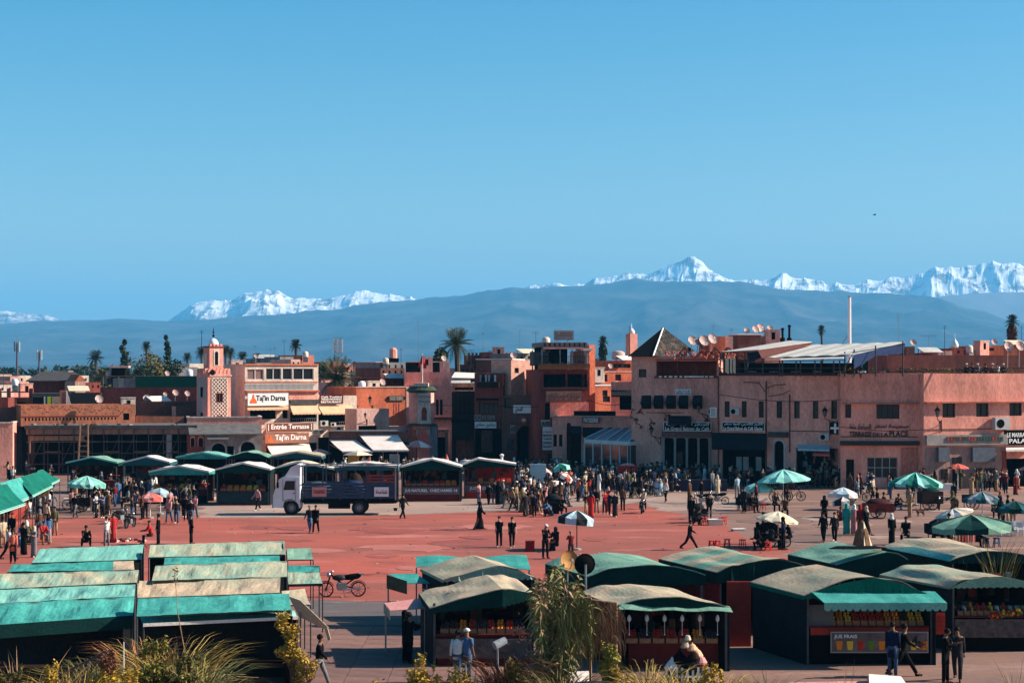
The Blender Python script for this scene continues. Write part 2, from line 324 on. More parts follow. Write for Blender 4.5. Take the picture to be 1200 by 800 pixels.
# the air: one closed box of even haze round everything
hz = MB().box(-27500, 27500, -320, 24500, -12, 930).build('haze', bpy.data.materials.new('haze_air'), kind='stuff')
hm = hz.data.materials[0]; hm.use_nodes = True; n = hm.node_tree.nodes; n.clear(); vo = n.new('ShaderNodeVolumePrincipled'); oo = n.new('ShaderNodeOutputMaterial')
vo.inputs['Color'].default_value = (.14, .56, 1.0, 1); vo.inputs['Density'].default_value = .000085; vo.inputs['Anisotropy'].default_value = .0
hm.node_tree.links.new(vo.outputs[0], oo.inputs['Volume'])
# ================================================================ BUILDING KIT
class Bld:
    """a building seen as a facade from pixel column x0 (left corner at depth Y) to x1, turned t degrees to the right"""
    def __init__(s, label, x0, Y, x1, t, top, depth, m, name='building', cat='building', group=None, base=0.0, par=.45, cap=None):
        s.A = Vector(((x0-600)*Y/FP, Y, 0)); s.t = R(t); s.U = Vector((math.cos(s.t), math.sin(s.t), 0)); s.N = Vector((math.sin(s.t), -math.cos(s.t), 0))
        s.L = s.at(x1, HZ)[0]; s.D = depth; s.m = m; s.zt = CH-(top-HZ)*Y/FP; s.z0 = base; s.holes = []; s.par = par; s.cap = cap
        s.root = thing(name, label, cat, s.A, s.t, group); s.wname = 'wall'
    def at(s, px, py, off=0.0):
        d = Vector(((px-600)/FP, 1, -(py-HZ)/FP)); P0 = s.A + s.N*off; k = P0.dot(s.N)/d.dot(s.N)
        p = d*k; return (p-P0).dot(s.U), CH+p.z
    def r(s, x0, y0, x1, y1, off=0.0):
        u0, z1 = s.at(x0, y0, off); u1, _ = s.at(x1, y0, off); z0 = s.at((x0+x1)/2, y1, off)[1]; z1 = s.at((x0+x1)/2, y0, off)[1]
        return u0, u1, z0, z1
    def wpt(s, u, y, z): return s.A + s.U*u - s.N*y + Vector((0, 0, z))
    def hole(s, u0, u1, z0, z1): s.holes.append((max(u0, .03), min(u1, s.L-.03), max(z0, s.z0), min(z1, s.zt-.05)))
    def win(s, x0, y0, x1, y1, nx=1, ny=1, fm=FRAME_D, gm=GLASS, deep=.16, name='window', lab=None, sill=None):
        u0, u1, z0, z1 = s.r(x0, y0, x1, y1); s.hole(u0, u1, z0, z1); fw = min(.07, (u1-u0)*.14); mb = MB()
        mb.box(u0, u1, deep-.05, deep+.03, z0, z0+fw).box(u0, u1, deep-.05, deep+.03, z1-fw, z1)
        for i in range(nx+1):
            c = u0+fw/2+(u1-u0-fw)*i/nx; mb.box(c-fw/2, c+fw/2, deep-.048, deep+.032, z0+fw, z1-fw)
        for j in range(1, ny):
            c = z0+(z1-z0)*j/ny; mb.box(u0+fw, u1-fw, deep-.046, deep+.03, c-fw/2, c+fw/2)
        f = mb.build(name, fm, s.root, lab)
        MB().box(u0, u1, deep+.034, deep+.05, z0, z1).build('pane', gm, f)
        if sill: MB().box(u0-.08, u1+.08, -.12, .0, z0-.1, z0-.01).build('sill', sill, f)
        return f
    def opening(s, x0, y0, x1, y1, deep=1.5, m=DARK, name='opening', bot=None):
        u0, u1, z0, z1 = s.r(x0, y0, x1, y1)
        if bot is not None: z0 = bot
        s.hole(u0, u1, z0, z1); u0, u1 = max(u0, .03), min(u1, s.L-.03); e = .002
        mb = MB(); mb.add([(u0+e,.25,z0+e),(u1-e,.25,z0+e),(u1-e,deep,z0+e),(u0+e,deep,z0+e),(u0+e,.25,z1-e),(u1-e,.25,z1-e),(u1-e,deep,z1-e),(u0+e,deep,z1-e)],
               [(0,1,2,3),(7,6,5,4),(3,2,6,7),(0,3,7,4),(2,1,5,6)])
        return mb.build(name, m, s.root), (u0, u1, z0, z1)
    def arch(s, x0, y0, x1, y1, m=DARK, trim=None, bot=None, pointed=True, deep=1.2, leaf=None):
        u0, u1, z0, z1 = s.r(x0, y0, x1, y1)
        if bot is not None: z0 = bot
        z1 = min(z1, s.zt-.06); s.hole(u0, u1, z0, z1); c, w = (u0+u1)/2, (u1-u0)/2; zs = z1-w*1.12; P = []
        for k in range(13):
            a = math.pi*k/12; P.append((c-w*math.cos(a), zs+(w*1.08)*math.sin(a)**.8))
        mb = MB()
        for (a, b), (c2, d) in zip(P, P[1:]):
            mb.prism([(a,0,b),(c2,0,d),(c2,0,z1),(a,0,z1)], (0,.25,0))
        o = mb.build('archway', s.m, s.root)
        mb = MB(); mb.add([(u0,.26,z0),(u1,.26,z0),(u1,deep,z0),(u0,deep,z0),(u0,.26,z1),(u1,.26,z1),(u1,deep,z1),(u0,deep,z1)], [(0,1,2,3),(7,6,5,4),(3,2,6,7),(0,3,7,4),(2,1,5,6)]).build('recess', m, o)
        if trim:
            mb = MB(); Q = [(u0, z0)] + P + [(u1, z0)]
            for (a, b), (c2, d) in zip(Q, Q[1:]):
                ka = 1.28; A1 = (c+(a-c)*ka, b+(.0 if b == z0 else .18)); B1 = (c+(c2-c)*ka, d+(.0 if d == z0 else .18))
                mb.prism([(a,-.05,b),(c2,-.05,d),(B1[0],-.05,B1[1]),(A1[0],-.05,A1[1])], (0,.046,0))
            mb.build('arch_trim', trim, o)
        return o
    def slab(s, x0, y0, x1, y1, out, m, name, inn=0.0, lab=None, kind=None):
        u0, u1, z0, z1 = s.r(x0, y0, x1, y1); return MB().box(u0, u1, -out, inn-.002, z0, z1).build(name, m, s.root, lab, kind)
    def awning(s, x0, x1, y0, y1, out, m, name='awning', drop=.18, nu=8, lab=None, xb0=None, xb1=None):
        u0, u1 = s.at(x0, y0)[0], s.at(x1, y0)[0]; z1 = s.at((x0+x1)/2, y0)[1]
        v0 = s.at(x0 if xb0 is None else xb0, y1, out)[0]; v1 = s.at(x1 if xb1 is None else xb1, y1, out)[0]; z0 = s.at((x0+x1)/2, y1, out)[1]
        mb = MB().sheet((v0,-out,z0),(v1,-out,z0),(u1,-.02,z1),(u0,-.02,z1), nu, 3, lambda a, b: -.07*math.sin(math.pi*b)-.03*abs(math.sin(a*nu*math.pi)), .025)
        o = mb.build(name, m, s.root, lab)
        k = MB()
        for i in range(nu): a = v0+(v1-v0)*i/nu; b = v0+(v1-v0)*(i+1)/nu; k.prism([(a,-out-.01,z0-.01),(b,-out-.01,z0-.01),(b,-out-.01,z0-drop*.8),((a+b)/2,-out-.01,z0-drop),(a,-out-.01,z0-drop*.8)], (0,.012,0))
        k.build('valance', m, o)
        MB().bar((v0+.05,-out+.03,z0-.03),(u0+.05,-.02,z1-.45),.03).bar((v1-.05,-out+.03,z0-.03),(u1-.05,-.02,z1-.45),.03).build('awning_arm', METAL, o)
        return o
    def rail(s, x0, y0, x1, y1, off, m, name='railing', n=None, w=.035):
        u0, u1, z0, z1 = s.r(x0, y0, x1, y1, off); mb = MB().box(u0, u1, -off-w, -off, z1-w, z1).box(u0, u1, -off-w, -off, z0, z0+w); n = n or max(2, int((u1-u0)/.22))
        for i in range(n+1): c = u0+(u1-u0)*i/n; mb.box(c-w*.35, c+w*.35, -off-w*.9, -off-.002, z0+w, z1-w)
        return mb.build(name, m, s.root)
    def finish(s):
        L, D, zt, z0, m = s.L, s.D, s.zt, s.z0, MB()
        cl = lambda v, a, b: max(a, min(b, v))
        us = sorted({0.0, L} | {round(cl(h[i], 0, L), 4) for h in s.holes for i in (0, 1)}); zs = sorted({z0, zt} | {round(cl(h[i], z0, zt), 4) for h in s.holes for i in (2, 3)})
        inh = lambda u, z: any(h[0] < u < h[1] and h[2] < z < h[3] for h in s.holes); T = .25
        G_ = [[inh((a+b)/2, (c+d)/2) for c, d in zip(zs, zs[1:])] for a, b in zip(us, us[1:])]
        for i, (a, b) in enumerate(zip(us, us[1:])):
            for j, (c, d) in enumerate(zip(zs, zs[1:])):
                if not G_[i][j]: m.add([(a,0,c),(b,0,c),(b,0,d),(a,0,d)], [(0,1,2,3)])
                else:
                    if i == 0 or not G_[i-1][j]: m.add([(a,0,c),(a,T,c),(a,T,d),(a,0,d)], [(3,2,1,0)])
                    if i == len(us)-2 or not G_[i+1][j]: m.add([(b,0,c),(b,T,c),(b,T,d),(b,0,d)], [(0,1,2,3)])
                    if j == 0 or not G_[i][j-1]: m.add([(a,0,c),(b,0,c),(b,T,c),(a,T,c)], [(0,1,2,3)])
                    if j == len(zs)-2 or not G_[i][j+1]: m.add([(a,0,d),(b,0,d),(b,T,d),(a,T,d)], [(3,2,1,0)])
        m.add([(0,0,z0),(0,D,z0),(0,D,zt),(0,0,zt)], [(3,2,1,0)]).add([(L,0,z0),(L,D,z0),(L,D,zt),(L,0,zt)], [(0,1,2,3)]).add([(0,D,z0),(L,D,z0),(L,D,zt),(0,D,zt)], [(3,2,1,0)])
        p = .22; zr = zt-s.par
        m.add([(0,0,zt),(L,0,zt),(L,D,zt),(0,D,zt),(p,p,zt),(L-p,p,zt),(L-p,D-p,zt),(p,D-p,zt),(p,p,zr),(L-p,p,zr),(L-p,D-p,zr),(p,D-p,zr)],
              [(0,1,5,4),(1,2,6,5),(2,3,7,6),(3,0,4,7),(4,5,9,8),(5,6,10,9),(6,7,11,10),(7,4,8,11),(8,9,10,11)])
        m.build('wall', s.m, s.root)
        if s.cap:
            k = MB().box(-.06, L+.06, -.07, p+.04, zt+.002, zt+.12).box(-.06, p+.04, p+.042, D+.06, zt+.002, zt+.12).box(L-p-.04, L+.06, p+.042, D+.06, zt+.002, zt+.12).build('parapet_cap', s.cap, s.root)
        return s
def sign(B, x0, y0, x1, y1, off, board, ink, lines, label, thick=.08, pad=.1, cat='sign', rows=None, name='shop_sign', border=None):
    u0, u1, z0, z1 = B.r(x0, y0, x1, y1, off); w, h = u1-u0, z1-z0
    t = thing(name, label, cat, B.wpt(u0, -off, z0), B.t)
    MB().box(0, w, 0, thick, 0, h).build('board', board, t)
    MB().box(.1, .16, thick+.001, off, h*.4, h*.4+.05).box(w-.16, w-.1, thick+.001, off, h*.4, h*.4+.05).build('bracket', METAL, t) if off > .2 else None
    n = len(lines); rows = rows or [(pad+(1-2*pad)*(n-1-i)/n, pad+(1-2*pad)*(n-i)/n-.06) for i in range(n)]
    for (s_, a, b), (r0, r1) in zip([(l if isinstance(l, tuple) else (l, .06, .94)) for l in lines], rows):
        fit_text(s_, w*a, w*b, h*r0, h*r1, -.004, ink, t)
    if border:
        e = min(.07, h*.06); MB().box(0, w, -.012, -.001, 0, e).box(0, w, -.012, -.001, h-e, h).box(0, e, -.012, -.001, e, h-e).box(w-e, w, -.012, -.001, e, h-e).build('border', border, t)
    return t
# ---------------------------------------------------------------- rooftop and street furniture
def dish(p, r, yaw, pitch, label, m=None, mast=.6):
    t = thing('satellite_dish', label, 'satellite dish', p, yaw, 'satellite dishes on the roofs')
    m = m or DISHM; mb = MB(); n = 14; vs = []; fs = []; M_ = Matrix.Rotation(pitch, 4, 'X')
    for side in (0, .02):
        for k in range(5):
            rr = r*k/4+.001; vs += [M_ @ Vector((math.cos(2*math.pi*i/n)*rr, -side-.35*r*(k/4)**2+.1*r, math.sin(2*math.pi*i/n)*rr)) for i in range(n)]
    for s_ in (0, 1):
        for k in range(4):
            for i in range(n):
                a = s_*5*n+k*n+i; b = s_*5*n+k*n+(i+1) % n; f = (a, b, b+n, a+n); fs.append(f if s_ else f[::-1])
    fs += [(4*n+i, 4*n+(i+1) % n, 9*n+(i+1) % n, 9*n+i) for i in range(n)]
    mb.add(vs, fs).build('reflector', m, t, smooth=True)
    f = M_ @ Vector((0, -.85*r, -.05*r)); b_ = M_ @ Vector((0, -.1*r, -.9*r))
    MB().tube(b_, f, .02, .015, 5).tube(f, f+(M_ @ Vector((0, .14, .02))), .05, .05, 6).build('feed_arm', METAL, t)
    MB().tube((0, .12*r, 0), (0, .12*r+.05, -r-mast), .04, .04, 6).build('mast', METAL, t); return t
DISHM = mat('bleached_pink_dish', (.52, .36, .32), .6, .2, 3)
def antenna(p, h, label, arms=3, w=.5, m=None):
    t = thing('antenna', label, 'antenna', p); m = m or METAL
    MB().tube((0,0,0), (0,0,h), .035, .02, 5).build('mast', m, t); k = MB()
    for i in range(arms): z = h*(.98-.07*i); k.bar((-w/2,0,z), (w/2,0,z), .025)
    k.build('crossbar', m, t); return t
def lamp_wall(B, px, py, label, s=1.0):
    u, z = B.at(px, py, .9); t = thing('wall_lantern', label, 'street lamp', B.wpt(u, 0, z), B.t, None)
    MB().tube((.9*s,-.03,-.9*s), (0,-.9*s,-.5*s), .035, .03, 6).tube((.9*s,-.03,-1.5*s), (.25*s,-.7*s,-.62*s), .03, .025, 6).tube((.9*s,-.03,-1.6*s), (.9*s,-.03,-.6*s), .03, .03, 6).tube((0,-.9*s,-.5*s), (0,-.9*s,-.32*s), .03, .03, 6).build('bracket', BLACK, t)
    MB().lathe([(.09*s,-.32*s),(.12*s,-.28*s),(.24*s,.22*s)], (0,-.9*s,0), 6).build('lamp_glass', mat('lamp_glass', (.10,.10,.09), .2, 0), t)
    MB().lathe([(.29*s,.22*s),(.16*s,.42*s),(.05*s,.5*s),(.03*s,.66*s)], (0,-.9*s,0), 6).build('lamp_cap', BLACK, t); return t
def ac(B, px, py, label, off=.05, s=1.0):
    u, z = B.at(px, py, .3); t = thing('air_conditioner', label, 'air conditioner', B.wpt(u, -off, z), B.t)
    MB().box(-.42*s, .42*s, -.32*s, 0, -.3*s, .3*s).build('casing', mat('ac_casing', (.5,.48,.45), .6, .15), t)
    MB().lathe([(.22*s,0),(.22*s,.012)], (0,0,0), 14).build('fan_grille', BLACK, t).matrix_local = Matrix.Translation((-.12*s, -.322*s, 0)) @ Matrix.Rotation(R(90), 4, 'X')
    return t
def cable(pts, label, r=.02, m=None, cat='cable'):
    mb = MB(); P = []
    for a, b in zip(pts, pts[1:]):
        a, b = Vector(a), Vector(b)
        for k in range(6): q = k/6; p = a.lerp(b, q); p.z -= .04*(b-a).length*math.sin(math.pi*q)*.8; P.append(p)
    P.append(Vector(pts[-1])); mb.chain(P, [r]*len(P), 4); return tag(mb.build('cable', m or BLACK), label, cat)
# ---------------------------------------------------------------- vegetation
LEAF = {}
def leafm(name, c, c2): return mat(name, c, .75, .3, 3, 0, c2, spec=.2)
L_DARK = leafm('dark_foliage', (.035,.05,.02), (.016,.026,.012)); L_OLIVE = leafm('olive_foliage', (.17,.13,.03), (.06,.055,.018)); L_PALM = leafm('palm_foliage', (.075,.085,.03), (.035,.04,.016))
L_YEL = leafm('yellowing_foliage', (.52,.33,.04), (.24,.15,.025)); L_YG = leafm('lime_shrub_foliage', (.30,.24,.04), (.11,.11,.02)); L_BAM = leafm('bamboo_foliage', (.26,.24,.08), (.07,.085,.03)); L_DRY = leafm('dry_reed', (.42,.27,.14), (.17,.09,.05)); L_RED = leafm('rusty_dry_leaves', (.24,.085,.04), (.10,.04,.025))
BARK = mat('bark', (.10,.065,.045), .95, .4, 4)
def leaves(mb, c, rad, n, size, sx=1, sy=1, sz=1, shell=.35, droop=0, rn=None):
    rn = rn or rnd
    for _ in range(n):
        d = Vector((rn.gauss(0,1), rn.gauss(0,1), rn.gauss(0,1))).normalized(); k = rad*(shell+(1-shell)*rn.random()**.5)
        p = Vector(c)+Vector((d.x*k*sx, d.y*k*sy, d.z*k*sz)); a = Vector((rn.gauss(0,1), rn.gauss(0,1), rn.gauss(0,.7)-droop)).normalized(); b = a.cross(Vector((rn.gauss(0,1), rn.gauss(0,1), rn.gauss(0,1)))).normalized()
        s_ = size*rn.uniform(.6, 1.4); mb.add([p-a*s_, p+b*s_*.38, p+a*s_, p-b*s_*.38], [(0,1,2,3)])
def tree(p, h, w, label, m=L_DARK, n=1400, th=.3, size=.22, clumps=9, shape='round', name='tree', group=None, seed=1, trunk=.25):
    rn = random.Random(seed); t = thing(name, label, 'tree', p, 0, group); tk = MB().chain([(0,0,-.3),(.05*w,0,h*th),(0,.03*w,h*.75)], [trunk,trunk*.7,trunk*.25], 7)
    cr = MB(); cs = []
    for i in range(clumps):
        f = (i+.5)/clumps
        if shape == 'cypress': c = Vector((rn.uniform(-.1,.1)*w, rn.uniform(-.1,.1)*w, h*(th*.5+(1-th*.5)*f))); rr = w*.5*(1-f)**.45*(.55+.45*min(1, f*5)); sz = 1.6
        elif shape == 'wide': a = rn.uniform(0, 6.28); q = rn.random()**.5; c = Vector((math.cos(a)*q*w*.42, math.sin(a)*q*w*.3, h*(th+(1-th)*(.3+.5*rn.random()*(1-q*.5))))); rr = w*.16+.1*h; sz = .75
        else: a = rn.uniform(0, 6.28); q = rn.random()**.6; c = Vector((math.cos(a)*q*w*.3, math.sin(a)*q*w*.3, h*(th+.12+(.8-th)*f))); rr = w*.27*rn.uniform(.8,1.15); sz = 1
        cs.append((c, rr)); leaves(cr, c, rr, n//clumps, size, sz=sz, shell=.25, rn=rn)
        if shape != 'cypress': tk.tube((0,0,h*th*.9), c, trunk*.3, .03, 5)
    tk.build('trunk', BARK, t); cr.build('crown', m, t); return t
def frond_mesh(L, droop, m, n=16, w=.5):
    mb = MB(); P = []
    for k in range(9): q = k/8; P.append(Vector((L*q*(1-.12*droop*q), 0, L*(.35*q-droop*q*q))))
    mb.chain(P, [.03*L*.5*(1-k/9)+.008 for k in range(9)], 4)
    for k in range(n):
        q = .12+.86*k/n; i = min(7, int(q*8)); p = P[i].lerp(P[i+1], q*8-i); ll = w*L*.42*math.sin(math.pi*(.12+.8*q))+.05
        for s_ in (-1, 1):
            a = p+Vector((ll*.55, s_*ll, -ll*.45)); mb.add([p, p+Vector((L/n*.5, 0, .0)), a+Vector((.03, 0, 0)), a], [(0,1,2,3)])
    return mb.mesh('frond', m)
PALMF = {}
def palm(p, h, r, label, n=26, m=L_PALM, tr=.22, fan=False, seed=3, dense=1.0):
    rn = random.Random(seed); t = thing('palm_tree', label, 'palm tree', p)
    MB().chain([(0,0,-.3),(.02*h,0,h*.5),(0,0,h)], [tr*1.2,tr,tr*1.15], 8).build('trunk', BARK, t)
    key = (round(r, 1), m.name)
    if key not in PALMF: PALMF[key] = [frond_mesh(r, d, m, 18, .55) for d in (.15, .55, .95)]
    for i in range(n):
        e = (i/n); f = link('frond', PALMF[key][min(2, int(e*3))], t); f.location = (0, 0, h)
        f.rotation_euler = (0, R(-62+e*95+rn.uniform(-8, 8)) if not fan else R(-80+e*150), i*2.39996)
    return t
# ================================================================ THE TOWN, LEFT TO RIGHT
# ---- right: long pink range of the cafes
B = Bld('long dusty pink café building with a row of narrow windows and a covered roof terrace', 842, 166, 985, -27, 439, 14, P_DUST, cap=None)
wins = [(849,855),(869,875),(889,895),(910,916.5),(930.5,937),(952.5,959),(974,981)]
for i, (a, b) in enumerate(wins): B.win(a, 470-.1*i, b, 488.5+.35*i, 2 if i < 4 else 1, 2, FRAME_D, GLASS)
B.arch(907, 516, 918.5, 560, DARKW, mat('pale_blue_surround', (.5,.52,.56), .7, .15), bot=0.02)
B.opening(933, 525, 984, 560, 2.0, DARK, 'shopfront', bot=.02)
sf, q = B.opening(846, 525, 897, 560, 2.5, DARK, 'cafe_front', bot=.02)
u0, u1, z0, z1 = B.r(902, 506, 924, 512); MB().box(u0, u1, -.5, 0, z0, z1).build('door_canopy', SLATE, B.root)
B.slab(843, 436.5, 986, 440, .14, FRAME_D, 'terrace_edge', inn=.3)
B.slab(924, 504.6, 985, 505.6, .05, P_BROWN, 'string_course')
for x, y0, y1 in ((841.5,440,560),(897.5,446,560),(925,462,530)): B.slab(x, y0, x+1.2, y1, .09, P_BROWN, 'drainpipe')
u0, z0 = B.at(897, 455); MB().chain([(u0,-.06,z0),(u0+.9,-.06,z0+.3),(u0+1.9,-.06,z0+.35)], [.035]*3, 5).chain([(u0-2,-.06,z0+.55),(u0-.6,-.06,z0+.5),(u0,-.06,z0-.3)], [.035]*3, 5).chain([(u0+.3,-.06,z0-.7),(u0+1.6,-.06,z0-.5),(u0+2.3,-.06,z0-.15)], [.03]*3, 5).build('pipe_branch', P_BROWN, B.root)
B.awning(834, 898, 507, 525, 1.6, C_BLACK, lab='wide black café awning', nu=10)
B.awning(935, 972, 521, 526, 1.5, C_ICE, lab='pale blue striped shop awning', nu=8); B.awning(953, 972, 524, 532, 1.8, C_RED, lab='small red shop awning', nu=5); B.awning(984, 1000, 524, 529, 1.2, C_DTEAL, lab='dark teal shop awning', nu=4)
# goods hanging in the shopfront
gd = MB(); rn = random.Random(5); u0, z1 = B.at(936, 529, .3); u1 = B.at(984, 529, .3)[0]
GOODM = [mat('hung_goods_%d' % i, c, .8, .3, 5) for i, c in enumerate([(.22,.18,.13), (.05,.05,.05), (.2,.06,.04), (.07,.11,.12), (.3,.25,.16)])]
for k in range(46):
    gd.c = rn.randrange(5); x = rn.uniform(u0, u1); z = rn.uniform(.4, z1); gd.rbox((x, -rn.uniform(.02,.5), z), rn.uniform(.12,.3), .06, rn.uniform(.25,.55), rn.uniform(-.4,.4))
gd.build('hanging_goods', GOODM, B.root, kind='stuff')
for x, z in ((866,.6),(874,.6),(889,.6)): u, _ = B.at(x, 535, .1); MB().box(u-.25, u+.25, -.12, -.05, 1.2, 2.4).build('menu_board', CONC, B.root)
B.finish(); B1 = B
sign(B, 846, 494.5, 896, 504.5, .35, BLACK, PAINTW, [('الكبير كلاصيي قهوة منظر', .05, .95), ('Le Grand Balcon du Café Glacier', .04, .96)], 'black sign with white letters over the black café awning', rows=[(.55,.93),(.08,.48)], border=PAINTW)
# green pharmacy cross
u, z = B.at(979, 501.5, .5); t = thing('pharmacy_cross', 'white cross sign sticking out of the pink wall beside the roof café lettering', 'sign', B.wpt(u, -.5, z), B.t)
MB().rbox((0,0,0), 1.05, .12, 1.05).build('sign_box', BLACK, t); MB().box(-.09,.09,-.085,-.061,-.42,.42).box(-.42,-.092,-.085,-.061,-.09,.09).box(.092,.42,-.085,-.061,-.09,.09).build('cross', PAINTW, t)
MB().box(-.05,.05,.06,.5,.2,.28).build('bracket', BLACK, t)
lamp_wall(B, 966.5, 484, 'black wall lantern left of the white cross sign', .95)
ac(B, 861, 482, 'air conditioner between the first and second narrow windows of the café range'); ac(B, 966, 512, 'air conditioner above the pale blue shop awning')
t = thing('meter_box', 'pale utility box at the left end of the narrow window range', 'utility box', B.wpt(-.4, -.05, B.at(840, 483)[1]), B.t); MB().box(-.3,.3,-.25,0,-.45,.45).build('casing', WHITE, t); MB().box(-.22,.22,-.262,-.252,-.35,.35).build('door', METAL, t)
# ---- the block with the roof-café lettering
T = Bld('rose pink corner block with the black lettering of a roof café', 985, 159, 1076, -3, 437.5, 12, P_ROSE, cap=None)
T.win(990.5, 473.5, 997.5, 489.5, 1, 2); T.win(1027, 473.5, 1054, 490.5, 4, 1)
T.win(1016, 535.5, 1052, 560, 4, 2, METAL, GLASS, name='glazed_shopfront'); T.opening(991.5, 538, 1001, 560, .5, DARKW, 'doorway', bot=.02)
T.slab(987, 471.6, 1082, 472.8, .35, P_PINK, 'ledge'); T.slab(984.5, 516.4, 1076, 521, .5, FRAME_D, 'canopy', lab='long dark canopy'); T.slab(985, 522, 1076, 523, .2, P_ROSE, 'string_course'); T.slab(985, 511, 1076, 512, .05, P_BROWN, 'cable_tray')
T.slab(1080.5, 446, 1082, 515, .12, P_PALE, 'drainpipe') ; T.slab(1055.5, 524, 1075.8, 571, .03, P_PINK, 'repainted_panel')
T.finish()
t = thing('wall_lettering', 'black raised Arabic and Latin lettering on the rose corner block', 'sign', T.wpt(0, 0, 0), T.t)
u0, u1, z0, z1 = T.r(995.5, 506, 1064.5, 512, .1); ZA = T.r(995.5, 497, 1064.5, 503, .1)
a = T.r(995.5, 505.5, 1021.5, 511.5, .1); fit_text('TERRASSE', a[0], a[1], a[2], a[3], -.06, INK, t)
a = T.r(1023, 507, 1031, 511.5, .1); fit_text('DE', a[0], a[1], a[2], a[3], -.06, INK, t)
a = T.r(1032.5, 507, 1041, 511.5, .1); fit_text('LA', a[0], a[1], a[2], a[3], -.06, INK, t)
a = T.r(1042.5, 505, 1064.5, 511.5, .1); fit_text('PLACE', a[0], a[1], a[2], a[3], -.06, INK, t)
for a0, a1, tx in ((995.5,1003,'ساحة'),(1005.5,1021,'الساحة'),(1024.5,1039,'لمنظر'),(1041.5,1064.5,'سطيحة')):
    a = T.r(a0, 496.5, a1, 502.5, .1); fit_text(tx, a[0], a[1], a[2], a[3], -.06, INK, t)
# ---- right wing beyond the rounded corner
Wg = Bld('rose pink wing with square windows at the right end of the square', 1082.5, 157.8, 1215, 17, 437.5, 12, P_ROSE)
for a, b, c, d in ((1104.5,472.5,1119.5,489),(1144,472,1158.5,488),(1183,471.5,1197.5,487)): Wg.win(a, c*0+b, c, d, 2, 1)
CORN = MB(); c0 = T.wpt(T.L, 0, 0); c1 = Wg.A; pts = [c0, c0.lerp(c1, .35)+Vector((0,-.1,0)), c0.lerp(c1, .7)+Vector((0,-.1,0)), c1]
CORN.prism([p for p in pts]+[c1+Vector((1,5,0)), c0+Vector((0,5,0))], (0,0,T.zt-.02)).build('wall', P_ROSE, Wg.root).matrix_parent_inverse = (Matrix.Translation(Wg.A) @ Matrix.Rotation(Wg.t, 4, 'Z')).inverted()
Wg.slab(1083, 470.3, 1215, 471.8, .4, P_PINK, 'ledge')
Wg.slab(1083, 502.2, 1180, 503, .06, P_BROWN, 'cable_tray'); Wg.slab(1084, 509, 1179, 521, .32, CONC, 'worn_fascia', lab='stained grey fascia with old tiles'); 
mb = MB(); rn = random.Random(2)
for i in range(19): a = Wg.r(1110+i*3.5, 511.5, 1112.6+i*3.5, 516.5, .36); mb.c = rn.randrange(2); mb.box(a[0], a[1], -.4, -.323, a[2], a[3])
mb.build('fascia_tiles', [P_RED, mat('old_green_tile', (.05,.09,.07), .5, .3)], Wg.root, kind='stuff')
Wg.slab(1083.5, 523.3, 1178, 574, .03, plaster('greyed_lower_wall', (.36,.22,.18), (.24,.16,.14)), 'lower_wall')
for a, b in ((1100,1113),(1140,1166)):
    u0, u1, z0, z1 = Wg.r(a, 524, b, 541, .4); MB().box(u0, u1, -.42, -.034, z0, z1).build('shutter_box', mat('blue_grey_shutter', (.11,.125,.15), .5, .25, 3), Wg.root)
for a, b, c, d in ((1116,535.5,1127,543),(1103,549,1110.5,561),(1116,549,1128,573),(1143,548,1150,573),(1154,548,1166,573)):
    u0, u1, z0, z1 = Wg.r(a, b, c, d, .05); f = MB().box(u0, u1, -.08, -.034, max(z0,.02), z1).build('window_frame' if d < 570 else 'door', FRAME_D, Wg.root); MB().box(u0+.08, u1-.08, -.1, -.081, max(z0,.02)+.08, z1-.08).build('pane', GLASS, f)
Wg.opening(1179, 537, 1212, 570, 3, DARK, 'shop_opening', bot=.02); Wg.slab(1174, 528, 1179, 572, .06, P_RED, 'door_pillar')
Wg.awning(1179, 1213, 523, 526.5, 1.2, C_WHITE, lab='white folded awning', nu=6); Wg.finish()
sign(Wg, 1177, 503.5, 1215, 521, .3, BLACK, PAINTW, [('LE MARRAKCHI', .08, .9), ('PALAIS', .15, .8)], 'black sign with pale letters over the white folded awning at the right edge', rows=[(.52,.82),(.12,.42)])
lamp_wall(Wg, 1098.5, 484, 'black wall lantern left of the first square window on the right wing', 1.0)
ac(Wg, 1173, 496, 'dark air conditioner below the rightmost square window of the wing', .05, 1.7)
t = thing('chimney_pipe', 'pale pipe running up the rounded rose corner', 'pipe', T.wpt(T.L+.3, -.35, 0)); MB().tube((0,0,5.6),(0,0,9.0),.06,.06,8).build('pipe', P_PALE, t); MB().lathe([(.1,8.98),(.1,9.1)],(0,0,0),8).build('collar', METAL, t)
# ---- roof terrace of the café range
def rz(Bd, px, py, back): u, z = Bd.at(px, py, -back); return Bd.wpt(u, back, z)
TFR = mat('dark_terrace_steel', (.07,.065,.065), .6, .3, 3)
tr = thing('roof_terrace_shelter', 'roof terrace shelter under big pale sheet roofs above the long café range', 'terrace shelter', B1.wpt(0, 0, B1.zt), 0)
inv = Matrix.Translation(-B1.wpt(0, 0, B1.zt))
def tw(mb, name, m, lab=None): o = mb.build(name, m, tr, lab); o.matrix_parent_inverse = inv; return o
def px3(px, py, Y): return PY(px, py, Y)
a, b, c, d = px3(893, 417.5, 163), px3(1063, 399.8, 153.5), px3(1060, 398.5, 168), px3(952, 407, 172)
tw(MB().sheet(px3(893,419,163), px3(1002,415,157), px3(1061,400.5,164), px3(950,404,172), 14, 4, lambda u, v: .05*math.sin(u*30), .06), 'roof_sheet', SHEET, 'large pale corrugated roof')
tw(MB().prism([px3(888,410,161.5), px3(951,401,170), px3(951,404,170), px3(893,420,161.5)], (0,.1,0)), 'gable_board', mat('dark_red_roof', (.10,.035,.03), .8, .3, 3), 'dark red gable board')
